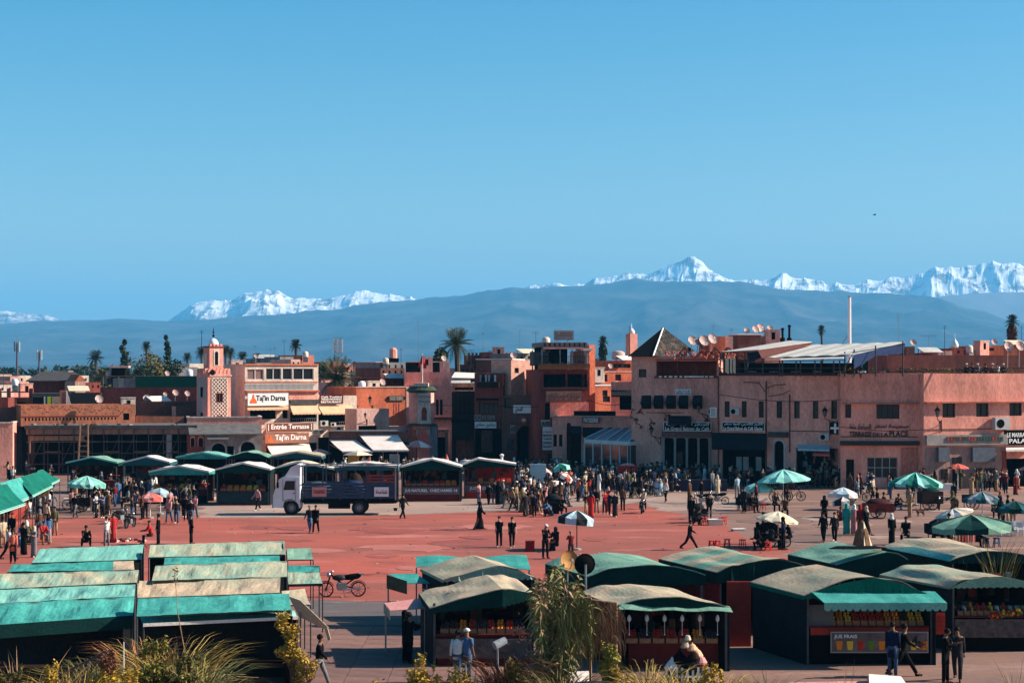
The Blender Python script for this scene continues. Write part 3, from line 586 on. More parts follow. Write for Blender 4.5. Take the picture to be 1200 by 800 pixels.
tw(MB().sheet(px3(845,412,166), px3(889,409.5,163.2), px3(951,400.3,172), px3(925,399,175), 6, 3, None, .06), 'roof_sheet', SHEET, 'pale front roof strip')
tw(MB().sheet(px3(913.5,421.5,160.5), px3(988,419.3,156.5), px3(992,415,160), px3(922,417,164), 8, 2, None, .05), 'canopy', C_WHITE, 'white canvas strip')
for x, y0, Y in ((844,413,166),(848,413,165.9),(873,413,165),(876,413,164.9),(894,424,163),(913.5,422,162.3),(917,422,161.8),(933,423,161),(938,423,160.8),(955,423,160),(962,423,159.8),(977,423,159),(984,422,158.8),(990,412,158.5),(1001,409,158.3),(1026,405,158),(1058,400,158)):
    tw(MB().tube(PY(x, y0, Y), PY(x, 441, Y), .06, .06, 6), 'post', TFR)
pb = MB()
for (x0,y0,Y0),(x1,y1,Y1) in (((845,413,166),(877,412.5,164.8)),((876,424,164.5),(990,422,158.4)),((844,432,166),(985,431,158.8)),((991,430,158.4),(1000,412,158.2)),((1000,413,158),(1060,403,156)),((993,438,158.3),(1199,431,157.8))): pb.bar(PY(x0,y0,Y0), PY(x1,y1,Y1), .07)
tw(pb, 'beam', TFR)
tw(MB().prism([px3(1001,415.6,155.6), px3(1061,401.2,161.5), px3(1059,414,161.5), px3(1026,417,158), px3(1001,432,155.6)], (0,.05,0)), 'side_tarp', mat('navy_tarp', (.02,.035,.09), .8, .3, 2), 'navy blue side tarp')
tw(MB().prism([px3(876,413,166), px3(893,411,165), px3(892,419,165), px3(878,425,166)], (0,.05,0)), 'side_tarp', mat('navy_tarp'), None)
for i, (a, b) in enumerate(((850,854),(855.5,858),(859,862))): tw(MB().prism([px3(a,420,164.5),px3(b,418,164.5),px3(b,438,164.5),px3(a,436,164.5)], (0,.04,0)), 'curtain', C_CREAM)
tw(MB().prism([B1.wpt(.2,.6,9.2), B1.wpt(.2,9,9.2), B1.wpt(.2,9,11), B1.wpt(.2,.6,11)], (.02,.02,0)), 'side_panel', DARKW)
bk = B1.wpt(.3, 5, 9.1); bk2 = B1.wpt(B1.L, 5, 9.1); tw(MB().prism([bk, bk2, bk2+Vector((0,0,1.55)), bk+Vector((0,0,1.6))], (.1,.3,0)), 'dark_back_wall', BLACK)  # added black wall puts the shade inside the shelter
# terrace tables, plants and parapet rail
rn = random.Random(11)
for k in range(7):
    u = 2.5+k*2.0; t = thing('terrace_table', 'white-topped table on the covered roof terrace, number %s from the left behind the rail' % ['one','two','three','four','five','six','seven'][k], 'table', B1.wpt(u, 1.8, B1.zt-.45), B1.t, 'tables on the roof terrace')
    MB().lathe([(.4,.72),(.4,.75)], (0,0,0), 10).build('table_top', WHITE, t); MB().tube((0,0,0),(0,0,.72),.04,.04,6).build('pedestal', METAL, t)
L_ROOF = [(990,8),(1001,7),(1010,5),(1024,6),(1040,5),(1056,6)]
for i, (x, n) in enumerate(L_ROOF+[(1066+k*8.6, 4) for k in range(15)]):
    p = PY(x, 437.5, 158.4 if x < 1082 else 158.2+.025*(x-1082)); p += Vector((0, .6, 0))
    t = thing('potted_plant', 'potted plant on the roof parapet, %s along from the terrace shelter' % ['first','second','third','fourth','fifth','sixth','seventh','eighth','ninth','tenth','eleventh','twelfth','thirteenth','fourteenth','fifteenth','sixteenth','seventeenth','eighteenth','nineteenth','twentieth','twenty-first'][i], 'potted plant', (p.x, p.y, 9.62), 0, 'plants along the roof parapet')
    mb = MB(); leaves(mb, (0,0,.38), .34, 70, .09, 1.3, .8, .9, .1, rn=rn); mb.build('foliage', [L_DARK, L_OLIVE, L_PALM][rn.randrange(3)], t); MB().lathe([(.1,-.3),(.16,.1)], (0,0,0), 8).build('pot', P_RED if rn.random() < .5 else CONC, t)
# long brick wall behind the right parapet
RB = Bld('low ruined reddish brick roof storey behind the right parapet', 1040, 171, 1215, 6, 416, 6, plaster('raw_brick_storey', (.20,.10,.075), (.11,.06,.05), 1.5), base=5)
RB.finish()
for i, (a, b, tp, m) in enumerate(((1062,1072,406,P_BROWN),(1078,1098,413.5,P_RED),(1100,1116,411,P_PALE),(1117,1129,408,P_RED),(1130,1144,410,P_BROWN),(1145,1176,405,P_ORANGE),(1176,1192,404.5,P_MUD),(1192,1215,404,P_RED))):
    X = Bld('small %s roof hut %s' % (['brown','red','pale pink','red','brown','orange','mud brick','red'][i], ['just right of the terrace shelter','right of a brown hut above the wing','with a bright top left of the little white dome','under the little white dome','right of the little white dome','long and low left of the big dishes','between the two big dishes','behind the rightmost big dish'][i]), a, 190+i*4, b, 10, tp, 5, m, 'roof_hut', 'hut', base=6)
    if i % 2: u, _ = X.at((a+b)/2, tp+4); X.win((a*.6+b*.4), tp+2.5, (a*.35+b*.65), tp+6, 1, 1)
    X.finish()
t = thing('small_dome', 'tiny white dome on the skyline far right', 'dome', PY(1119, 405, 230)); MB().lathe([(.42,-.2),(.45,.1),(.35,.4),(.2,.62),(.07,.8),(.03,1.0),(.02,1.5)], (0,0,0), 12).build('dome', WHITE, t, smooth=True); MB().box(-.6,.6,-.6,.6,-1.6,-.2).build('drum', P_PALE, t)
for i, (x, y, r) in enumerate(((1181.5,406.5,.95),(1195,405.5,.9))): dish(PY(x, y, 170), r*.52, R(20), R(-20), 'large grey satellite dish %s' % ['left of the pair at the right edge','right of the pair at the right edge'][i], DISHM, 1.5)
# things on the skyline above the range
t = thing('steel_mast', 'tall white pole rising over the pale roof sheets', 'mast', PY(995.5, 425, 185)); h = (425-348)*185/FP; MB().tube((0,0,0),(0,0,h),.19,.15,8).build('pole', WHITE, t); MB().lathe([(.2,h),(.2,h+.05),(.05,h+.12)], (0,0,0), 8).build('cap', METAL, t)
antenna(PY(1052.5, 415, 180), 3.9, 'thin rooftop aerial right of the tall white pole'); antenna(PY(1088, 410, 200), 1.6, 'short aerial right of the thin rooftop aerial', 2, 1.6); antenna(PY(836, 410, 180), 2.4, 'aerial between the trellis and the red roof box', 2); antenna(PY(857, 402, 190), 1.5, 'tiny aerial left of the black vent pipes', 2)
for i, (a, b, t0, b0, Y, m, lb) in enumerate(((831,850,394,412,176,P_ORANGE,'orange'),(850,859,394,412,176.5,P_PALE,'pale pink'),(866,892,392.5,412,180,P_BROWN,'dark green and brown'),(896,917,393.5,412,182,P_PALE,'pink'))):
    X = Bld('%s roof box below the satellite dishes' % lb, a, Y, b, 8, t0, 4, m, 'roof_hut', 'hut', base=8.5, par=.15); X.finish()
    if i == 2: MB().box(-.1, X.L+.1, -.1, 4.1, X.zt+.01, X.zt+.12).build('roof_slab', WHITE, X.root)
rn = random.Random(9)
for i, (x, y, r, Y) in enumerate(((811,399.5,.75,172),(818,400.5,.6,171),(825,399.5,.85,171),(834.5,397.5,.8,170),(875,387.5,.6,181),(885,386,.75,181),(891,385,.95,182),(902,384.5,.6,183))):
    dish(PY(x, y, Y), r*(.62 if i < 4 else .5), R(25+rn.uniform(-8,8)), R(-25), '%s dish of the group %s' % (['leftmost','second','third','rightmost'][i % 4], 'above the rusty trellis' if i < 4 else 'on the box with the pale slab'), DISHM, .9)
for i, x in enumerate((917, 925)):
    p = PY(x, 400, 180); t = thing('vent_pipe', ['short black vent pipe, left of two','black smoking vent pipe, right of two'][i], 'vent pipe', p); k = 1.1+.3*i
    MB().tube((0,0,-.6),(0,0,.35),.26,.22,8).build('base', BLACK, t); MB().tube((0,0,.35),(0,0,k),.11,.11,8).lathe([(.17,k),(.17,k+.12),(.06,k+.22)],(0,0,0),8).build('pipe', BLACK, t)
antenna(PY(987, 402, 185), 1.8, 'slanting thin aerial left of the tall white pole', 1, .2).rotation_euler = (0, R(38), 0)
# ---- pink building with the pyramid roof
Pb = Bld('dusty pink building with a dark pyramid roof, open red terrace and five small awnings', 740, 171, 842, -14, 417, 13, P_DUST)
Pb.opening(769, 423, 840, 441, 4.0, P_ORANGE, 'terrace_recess'); Pb.win(748.5, 432.5, 757.5, 442, 1, 1); Pb.win(790, 529, 800, 545, 1, 1)
for i, x in enumerate((757, 771.5, 786, 800.5, 817)):
    Pb.win(x-4, 469, x+4, 479, 2, 1); u0, z1 = Pb.at(x-6.6, 463); u1, _ = Pb.at(x+6, 463); u0 = Pb.at(x-4.5, 463)[0]; z0 = Pb.at(x, 472)[1]; zb = Pb.at(x, 479)[1]
    MB().add([(u0,-.02,z1),(u1,-.02,z1),(u1,-.9,z0),(u0,-.9,z0),(u0,-.02,zb),(u1,-.02,zb)], [(0,1,2,3),(0,3,4),(1,5,2),(3,2,5,4)]).build('awning', C_BLACK, Pb.root)
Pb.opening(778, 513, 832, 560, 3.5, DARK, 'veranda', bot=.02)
Pb.slab(767, 440.5, 841, 443, .12, P_BROWN, 'terrace_ledge'); Pb.slab(740, 416.2, 769, 418, .2, P_BROWN, 'eaves')
Pb.slab(757, 483, 800, 483.8, .05, P_BROWN, 'cable_tray')
for x in (777.5, 791, 805, 818.5, 831.5):
    u, z = Pb.at(x, 512, .12); MB().box(u-.1, u+.1, -.16, -.02, 0, z).box(u-.14, u+.14, -.2, -.161, z-.25, z).build('column', mat('pale_stone_column', (.34,.28,.25), .8, .25), Pb.root)
Pb.slab(776, 505.5, 834, 512, .3, mat('brick_band', (.2,.1,.08), .9, .4, 3), 'balcony_front'); Pb.awning(783, 810, 487, 496, .9, C_BLACK, lab='black awning over the café sign', nu=4)
Pb.slab(793, 424, 794, 441, .0, P_BROWN, 'joint', inn=.1); Pb.finish()
mb = MB(); rn = random.Random(4)
for k in range(11): x = 774+k*6.0; u, z = Pb.at(x, 441.5, .13); mb.rbox((u, -.2, z+.02), rn.uniform(.2,.5), .14, .14, 0)
mb.build('ledge_rubble', WHITE, Pb.root, kind='stuff')
sign(Pb, 777.5, 494.5, 833.5, 505, .32, BLACK, PAINTW, [('المنظر الكبير لقهوة', .05, .95), ('Le Grand Balcon du Café', .04, .96)], 'black café sign with pale letters over the five veranda columns', rows=[(.55,.93),(.08,.48)], border=PAINTW)
sign(Pb, 791, 455.8, 810, 462.6, .15, SIGNW, mat('blue_lettering', (.05,.1,.2), .5, 0), ['فندق', 'HOTEL CAFE'], 'small white sign above the row of five black window awnings')
# pyramid roof with slate faces
t = thing('pyramid_roof', 'dark slate pyramid roof with a pale ridge line', 'roof', Pb.wpt(0, 0, Pb.zt), 0); inv = Matrix.Translation(-Pb.wpt(0, 0, Pb.zt))
Ap = PY(777, 384.5, 177); c1 = PY(736.5, 417.5, 171); c2 = PY(765.5, 417.3, 169); c3 = PY(813, 411, 177.5); c4 = PY(786, 412, 184)
def wl(mb, name, m, par, iv, lab=None): o = mb.build(name, m, par, lab); o.matrix_parent_inverse = iv; return o
mb = MB().add([Ap, c1, c2, c3, c4], [(0,1,2),(0,2,3),(0,3,4),(0,4,1),(4,3,2,1)]); wl(mb, 'roof_deck', BLACK, t, inv)
slm = [MB().box(-.5,.5,0,.03,-.24,.24).mesh('slate', mat('slate_%d' % i, c, .75, .4, 4)) for i, c in enumerate([(.045,.037,.03),(.028,.024,.021),(.085,.06,.045)])]
rn = random.Random(8); nf = (c2-Ap).cross(c3-Ap).normalized(); nf = nf if nf.y < 0 else -nf; ex = (c3-c2).normalized(); ez = nf.cross(ex).normalized(); ez = ez if ez.z > 0 else -ez
for j in range(13):
    v = (j+.5)/13; a = c2.lerp(Ap, v); b = c3.lerp(Ap, v); n_ = max(1, int((b-a).length/.62))
    for i in range(n_):
        if rn.random() < .06: continue
        p = a.lerp(b, (i+.5)/n_)+nf*rn.uniform(.02,.05); o = link('slate', slm[rn.choice((0,0,1,2))], t)
        M_ = Matrix((ex, -nf, ez)).transposed().to_4x4(); o.matrix_parent_inverse = inv; o.matrix_basis = Matrix.Translation(p) @ M_ @ Matrix.Diagonal((.56, 1, .75, 1))
wl(MB().tube(Ap, c2+Vector((0,-.05,.05)), .07, .07, 6), 'ridge_cap', WHITE, t, inv); wl(MB().tube(Ap, c1, .05, .05, 6).tube(Ap, c3, .05, .05, 6), 'ridge_cap', BLACK, t, inv)
# rusty trellis
t = thing('rusty_trellis', 'rusty lattice frames standing over the red terrace beside the pyramid roof', 'trellis', PY(800, 421, 172)); inv = Matrix.Translation(-PY(800, 421, 172)); mb = MB(); rn = random.Random(3)
for a, pk, b in ((791,802,812),(813,824,842),(829,838,848),(845,852,872)):
    for Y in (168.5, 170.5, 172.5): mb.bar(PY(a,421,Y), PY(pk,407,Y), .15).bar(PY(pk,407,Y), PY(b,419,Y), .15).bar(PY(pk,407,Y), PY(pk,420,Y), .1)
for k in range(60): x = rn.uniform(785, 858); mb.bar(PY(x, 421, rn.uniform(168,173)), PY(x+rn.uniform(-9,9), 409+rn.uniform(0,7), rn.uniform(168,173)), .08)
mb.bar(PY(768,421.5,170), PY(843,421,168.5), .14); wl(mb, 'lattice', RUST, t, inv)
wl(MB().prism([PY(768,420.5,170.6),PY(842,420,169.2),PY(842,424,169.2),PY(768,424,170.6)], (0,3,.3)), 'eaves_board', mat('rust_dark', (.07,.025,.02), .9, .3, 3), t, inv)
u, z = Pb.at(761, 475, .9); lamp_wall(Pb, 763, 505, 'black wall lantern above the pavilion roof', .8); lamp_wall(Pb, 818.5, 478, 'black wall lantern by the rightmost small window awning', .8)
ac(Pb, 834.5, 482, 'pale air conditioner at the right end of the pink building with the pyramid roof')
# vines on the wall
mb = MB(); rn = random.Random(6)
for x0, y0, n in ((741,478,26),(753,482,14),(762,490,16),(776,484,14),(829,490,14)):
    x, y = x0, y0
    for k in range(n):
        x2, y2 = x+rn.uniform(-3.5,4), y+rn.uniform(-2.5,3.5); y2 = min(max(y2, 474), 515); x2 = min(max(x2, x0-8), x0+16); a = Pb.at(x, y, .08); b = Pb.at(x2, y2, .08)
        mb.bar(Pb.wpt(a[0], -.08, a[1]), Pb.wpt(b[0], -.08, b[1]), .05); x, y = x2, y2
tag(mb.build('climbing_vine', mat('bare_vine', (.10,.03,.03), .9, .4, 4)), 'bare reddish climbing vine on the pink wall by the pavilion', 'vine')
# ================================================================ THE TOWN, MIDDLE AND LEFT
ORD = ['first','second','third','fourth','fifth','sixth','seventh','eighth','ninth','tenth','eleventh','twelfth','thirteenth','fourteenth','fifteenth','sixteenth','seventeenth','eighteenth','nineteenth','twentieth']
# ---- glass pavilion
gp = thing('glass_pavilion', 'white-framed glass café pavilion with a sloping pale blue roof', 'pavilion', PZ(737, 563, 0)); inv = Matrix.Translation(-PZ(737, 563, 0))
def gl(mb, name, m, lab=None, par=None): o = mb.build(name, m, par or gp, lab); o.matrix_parent_inverse = inv if par is None else Matrix.Identity(4); return o
YC = gy(563); A_ = PY(685, 516.5, 176); C_ = PY(737, 518, YC); D_ = PY(779, 517, YC+6); hA, hC = A_.z, C_.z; C_.z = D_.z = A_.z = hC
E_ = PY(778, 500.5, 181); F_ = PY(716, 503, 181); E_.z = F_.z = hC+1.05; rd = mat('pale_blue_roof_panel', (.25,.29,.32), .4, .2, 1); rd2 = mat('blue_grey_roof_panel', (.17,.20,.23), .4, .2, 1)
for i in range(4):
    u, v = i/4, (i+1)/4; gl(MB().prism([A_.lerp(C_,u), A_.lerp(C_,v), F_.lerp(E_,v*.6), F_.lerp(E_,u*.6)], (0,0,.06)), 'roof_panel', rd if i % 2 else rd2)
gl(MB().prism([C_, D_, E_, F_.lerp(E_,.6)], (0,0,.06)), 'roof_panel', SLATE)
for i in range(5):
    u = i/4; gl(MB().bar(A_.lerp(C_,u)+Vector((0,0,.09)), F_.lerp(E_,u*.6)+Vector((0,0,.09)), .12), 'roof_rib', FRAME_W)
for (a, b) in ((A_, C_), (C_, D_)): gl(MB().bar(a+Vector((0,0,-.12)), b+Vector((0,0,-.12)), .12, .34), 'fascia', FRAME_W)
PF = mat('pavilion_glass', (.02,.025,.03), .1, 0, spec=.5)
for a, b, n in ((A_, C_, 5), (C_, D_, 3)):
    for i in range(n+1):
        p = a.lerp(b, i/n); gl(MB().box(p.x-.08-.05*(i == n), p.x+.08+.05*(i == n), p.y-.08, p.y+.08, 0, hC-.3), 'post', FRAME_W)
        if i < n: q = a.lerp(b, (i+1)/n); gl(MB().prism([Vector((p.x,p.y,.05)),Vector((q.x,q.y,.05)),Vector((q.x,q.y,hC-.3)),Vector((p.x,p.y,hC-.3))], (0,.03,0)), 'pane', PF)
# ---- low pink shop row with the rounded corner
S = Bld('low pink shop building with a rounded corner and a dark rooftop terrace', 647, 181, 742, -8, 488, 9, P_ROSE, cap=None)
S.win(648.5, 509, 652.5, 523, 1, 1, FRAME_D, DARKW); S.win(655, 509, 659, 523, 1, 1, FRAME_D, DARKW); S.arch(664, 495, 669, 525, P_RED, bot=.02)
S.opening(669, 508, 681, 545, 1.0, DARKW, 'doorway', bot=.02); S.opening(684, 508, 712, 545, 1.5, DARK, 'shopfront', bot=.02)
S.awning(668, 681, 499, 507, 1.2, C_BLACK, lab='black hood awning', nu=4); S.awning(683, 706, 500.5, 509, 1.3, C_BLACK, lab='wide black awning', nu=6); S.awning(706, 718, 501, 506, 1.0, C_BLACK, lab='small black awning', nu=3)
S.slab(646, 487, 741, 488.4, .15, P_PALE, 'cornice'); S.slab(672, 481.5, 721, 487, -.3, BLACK, 'parapet_netting', inn=.5)
S.finish()
sign(S, 682, 488.5, 703, 495.5, .3, mat('dull_pink_board', (.2,.08,.07), .6, .2), PAINTW, [('PATISSERIE', .1, .9)], 'narrow dull red shop sign on the low pink shop building')
V = Bld('narrow pink house with a rail balcony between the shop row and the pyramid-roofed building', 716, 187, 742, -8, 447, 6, P_DUST); V.opening(726, 458, 741, 480, 1.2, DARK, 'balcony_door'); V.awning(709+7, 741, 457, 463, 1.4, C_BLACK, nu=5, lab='black awning with white edge'); V.rail(722, 482, 741, 487, .5, METAL); V.finish()
# ---- orange houses between the tower and the pyramid
Og = Bld('bright orange house with two dark windows and a white roof edge', 696, 205, 742, 30, 452, 8, P_ORANGE, cap=WHITE); Og.win(706,457,712,464); Og.win(722,457,730,463); Og.win(706.5,464,715,471); Og.finish()
Oh = Bld('set back orange upper storey with small dark openings', 697, 214, 742, 30, 436, 7, P_ORANGE, cap=P_PALE); Oh.win(705,438.5,712,447,1,1); Oh.win(721,438.5,728,446,1,1); Oh.finish()
Oi = Bld('small orange rooftop room with a dark slit window', 713, 222, 742, 20, 422.5, 6, P_ORANGE); Oi.win(719,426,739,431,4,1); Oi.finish()
t = thing('water_tank', 'round pinkish water tank on the orange rooftop room', 'water tank', PY(724.5, 421, 223)); MB().lathe([(.55,0),(.6,.1),(.6,.8),(.35,1.0),(.1,1.05)], (0,0,0), 12, 1.3).build('tank', DISHM, t, smooth=True); MB().tube((-.3,0,-.4),(-.3,0,0),.05).tube((.3,0,-.4),(.3,0,0),.05).build('stand', METAL, t)
# far small minaret
fm = Bld('small plain minaret with a white dome left of the pyramid roof', 738.5, 238, 747, 25, 391, 1.2, P_ROSE, 'minaret', 'minaret', par=.1); fm.finish(); MB().lathe([(.42,fm.zt),(.4,fm.zt+.35),(.22,fm.zt+.6),(.05,fm.zt+.75),(.02,fm.zt+1.3)], (fm.L/2,.6,0), 10).build('dome', WHITE, fm.root, smooth=True)
antenna(PY(737.5, 425, 236), 4.6, 'dark aerial pole against the small plain minaret', 1, .3, BLACK)
# ---- tower restaurant with the roof sign
K = Bld('tall narrow restaurant tower with two balcony storeys and a sign on its roof', 632, 186, 691, 8, 433, 9, P_RED)
K.opening(637, 435.5, 663, 453.5, 2.0, DARK, 'loggia'); K.opening(665, 435.5, 688, 453.5, 2.0, DARK, 'loggia'); K.opening(638.5, 472, 644.5, 492, .6, DARKW, 'window_gap'); K.win(641.5,531,648,545,1,1)
K.slab(644.6, 471, 690, 489, .03, P_ROSE, 'painted_panel'); K.slab(632, 454, 690, 455.4, .3, P_BROWN, 'balcony_edge')
K.rail(637, 446, 688, 453, .0, BLACK); K.rail(632, 417, 690, 426.5, -.1, BLACK, n=22)
K.slab(630.5, 427.5, 690.5, 432.6, .5, mat('ochre_band', (.34,.13,.04), .8, .3, 2), 'ochre_balcony_band'); K.slab(630.5, 426, 690.5, 427.3, .55, P_BROWN, 'balcony_edge')
K.finish()
R_ = K.root; zt = K.zt; L = K.L
mb = MB()
for u in (.3, L*.42, L*.66, L-.3):
    for y in (.3, 6.5): MB().box(u-.06, u+.06, y-.06, y+.06, zt-.4, zt+2.0).build('post', METAL, R_)
z1 = K.at(660, 406.5)[1]; z2 = K.at(660, 401)[1]; MB().box(.3, L-.2, .15, 7, z1, z2).build('terrace_roof', mat('grey_wood_roof', (.2,.17,.16), .8, .3, 2), R_)
for i in range(9): u = .6+(L-1.1)*i/8; MB().box(u-.05, u+.05, .05, .148, z1+.05, z2-.05).build('roof_slat', BLACK, R_)
MB().box(.4, L-.6, -.15, .148, z1-.2, z1-.02).build('roof_edge', C_PINK, R_); MB().box(.5, L-1.4, 5, 6.5, zt-.3, z1).build('back_screen', DARK, R_)
MB().box(L-.5, L, .3, 8.9, zt, zt+1.9).build('side_wall', P_PALE, R_); MB().box(L-.9, L+.35, .2, 3, zt+1.9, zt+2.15).build('corner_awning', C_WHITE, R_); MB().box(-.5, 1.0, .3, 3, zt+.4, zt+1.8).build('side_screen', SLATE, R_)
sign(K, 649, 387, 672.5, 398.7, -1.0, METAL, mat('faded_red_lettering', (.25,.07,.05), .6, 0), ['EL BAHIA', 'CAFE RESTAURANT', 'ال باهية'], 'grey roof sign standing on top of the restaurant tower', name='roof_sign')
MB().box(1.9, 2.0, 1.0, 1.06, z2, z2+.7).build('sign_leg', METAL, R_); MB().box(3.0, 3.1, 1.0, 1.06, z2, z2+.7).build('sign_leg', METAL, R_)
sg = sign(K, 639.5, 457.5, 682.5, 471, .3, mat('faded_tan_board', (.30,.20,.15), .7, .3, 3), mat('faded_brown_lettering', (.13,.06,.05), .7, 0), ['مطعم و مقهى', 'CAFE RESTAURANT TERRASSE', 'SNACK'], 'long faded tan sign across the middle of the restaurant tower', border=P_BROWN)
Kp = Bld('narrow orange slab added for the sunlit strip at the right side of the restaurant tower', 690.6, 187.5, 697.5, 38, 404, 1.2, P_ORANGE, name='sunlit_strip_slab', cat='wall', par=.1); Kp.finish()  # added slab, turned to catch the sun, for the lit tower side
# ---- gate wall in deep shade
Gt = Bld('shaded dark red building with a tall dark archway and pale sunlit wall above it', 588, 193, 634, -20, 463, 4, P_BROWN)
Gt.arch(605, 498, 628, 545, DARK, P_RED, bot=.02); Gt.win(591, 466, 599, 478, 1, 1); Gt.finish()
mb = MB()
SW = mat('pale_pink_brick', (.62,.33,.25), .9, .3, 2, .3)  # pale pink brick, tone mottled by noise
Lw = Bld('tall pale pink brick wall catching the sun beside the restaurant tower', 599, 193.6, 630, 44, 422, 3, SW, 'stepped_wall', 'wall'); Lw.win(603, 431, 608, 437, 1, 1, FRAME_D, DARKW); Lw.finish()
sign(Gt, 601.5, 474.5, 628.5, 484, .3, SIGNW, INK, [('المحل', .08, .4)], 'white banner with black Arabic writing above the dark archway')
u, z = Gt.at(614, 492, .1); t = thing('round_sign', 'round red sign over the top of the dark archway', 'sign', Gt.wpt(u, -.1, z), Gt.t)
MB().lathe([(.3,0),(.3,.05)],(0,0,0),16).build('disc', C_RED, t).matrix_local = Matrix.Rotation(R(90), 4, 'X'); MB().box(-.18,.18,-.07,-.052,-.05,.05).build('bar', PAINTW, t)
for x0,y0,x1,y1,m,lb in ((598,498,604,507,CONC,'small grey poster left of the archway, above the carved panel'),(594,511,602.5,530,mat('carved_panel',(.12,.08,.07),.8,.4,5),'dark carved panel left of the archway'),(636,500,647,527,SIGNW,'tall white board with lines of writing beside the pink shop row'),(634,492,645,499,CONC,'small grey board hung above the tall white board')):
    sign(Gt if x0 < 630 else K, x0, y0, x1, y1, .12, m, INK, ['مشويات', 'BROCHETTES', 'TAJINE', 'COUSCOUS', 'SALADES'] if x0 == 636 else ['AVIS'], lb, name='notice_board')
# ---- red house with balconies
H2 = Bld('red house with a laundry balcony above a dark shuttered window', 556, 194, 589.5, -10, 437, 8, P_RED)
H2.opening(561, 438.5, 581, 447, 1.0, DARK, 'balcony'); H2.win(561, 471, 584, 485, 4, 1, FRAME_D, GLASS); H2.opening(556.5, 502, 588, 560, .8, DARK, 'shopfront', bot=.02); H2.win(566,506,577,528,1,1) if 0 else None
H2.slab(558.5, 466.5, 584, 469, .35, BLACK, 'hood'); H2.slab(555.7, 489.5, 590, 493, .3, P_BROWN, 'ledge'); H2.finish()
u0, u1, z0, z1 = H2.r(559, 448, 584, 454, .8); MB().box(u0, u1, -.8, -.72, z0, z1).box(u0, u1, -.72, 0, z0, z0+.08).box(u0, u0+.08, -.719, 0, z0+.081, z1).box(u1-.08, u1, -.719, 0, z0+.081, z1).build('balcony', DARKW, H2.root)
for i, x in enumerate((562,565,568.5,572,575.5,579)): a = H2.r(x, 439, x+2, 447, .3); tag(MB().box(a[0], a[1], -.33, -.30, a[2], a[3]).build('laundry_cloth', [C_GREY, C_BLACK, C_ICE][i % 3]), '%s cloth from the left hung to dry on the red balcony' % ORD[i], 'laundry').matrix_world = H2.root.matrix_world
for o in [o for o in COL.objects if o.name.startswith('laundry_cloth')]: o.location = H2.A; o.rotation_euler = (0, 0, H2.t)
H3 = Bld('dark upper storey with a thin white roof line above the red house', 558, 203, 600, -10, 421.5, 8, P_BROWN, cap=C_WHITE); H3.finish()
sign(H2, 556.3, 494, 581.5, 501.5, .35, SIGNW, INK, [('مشاوي حمادي', .04, .96)], 'white sign with bold black Arabic writing under the red balcony house')
sign(H2, 556, 486, 563.5, 492.3, .38, CONC, INK, ['O'], 'small square sign with a black ring', rows=[(.2,.8)]); sign(H2, 565, 487, 580, 491.5, .38, CONC, INK, ['CHEZ ALI'], 'narrow grey sign just above the bold Arabic sign')
a = H2.r(564, 504, 577, 530, .05); MB().box(a[0], a[1], -.08, -.03, max(.4,a[2]), a[3]).build('shop_display', mat('dim_shop_display', (.10,.045,.03), .7, .6, 6), H2.root)
# ---- dark recessed house + white little terrace behind
H4 = Bld('dark recessed house front behind a small shop tinted orange as if lit', 529.5, 199, 557, 0, 459, 8, mat('near_black_wall', (.035,.028,.025), .9, .4, 2))  # near-black wall colour across the dark gap between houses
H4.opening(534, 515, 555, 560, 1.2, P_ORANGE, 'orange_tinted_shopfront', bot=.02); H4.slab(529, 491.5, 556, 494, .5, BLACK, 'canopy'); H4.rail(530, 484, 556, 491, .4, BLACK)  # orange recess colour stands in for light inside the shop
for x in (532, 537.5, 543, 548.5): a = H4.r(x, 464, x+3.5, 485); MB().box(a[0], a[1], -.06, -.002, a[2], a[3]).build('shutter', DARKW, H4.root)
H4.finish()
H5 = Bld('white-trimmed roof terrace with plants between the palm and the red house', 529, 214, 560, 5, 449, 6, P_CREAM, cap=WHITE); H5.opening(533, 451.5, 555, 457, 1.0, DARK, 'terrace_opening'); H5.finish()
MB().prism([Vector((0,0,H5.zt+.6)),Vector((H5.L,0,H5.zt+.5)),Vector((H5.L,3.5,H5.zt+1.1)),Vector((.6,3.5,H5.zt+1.2))], (0,0,.08)).build('terrace_awning', C_WHITE, H5.root)
for u in (.1, H5.L-.1): MB().box(u-.04, u+.04, 0, .08, H5.zt+.12, H5.zt+.58).build('post', METAL, H5.root)
for a, b, tp, y, m, lb in ((547,600,416,236,P_RED,'long red crenellated house on the skyline right of the palm'),(538,556,427,228,P_BROWN,'brown house front behind the palm trunk'),(566,576,412.5,231,P_RED,'small red roof room with two white posts'),(576,592,412,232,P_PALE,'pale roof room beside a grey-green bush')):
    X = Bld(lb, a, y, b, 5, tp, 6, m)
    for k in range(3): x = a+(b-a)*(.2+.28*k); X.win(x, tp+5.5, x+(b-a)*.09+1, tp+9, 1, 1)
    X.finish()
    if 'crenel' in lb:
        for k in range(12): u = X.L*(k+.3)/12; MB().box(u, u+.28, .02, .25, X.zt+.002, X.zt+.3).build('merlon', P_RED, X.root)
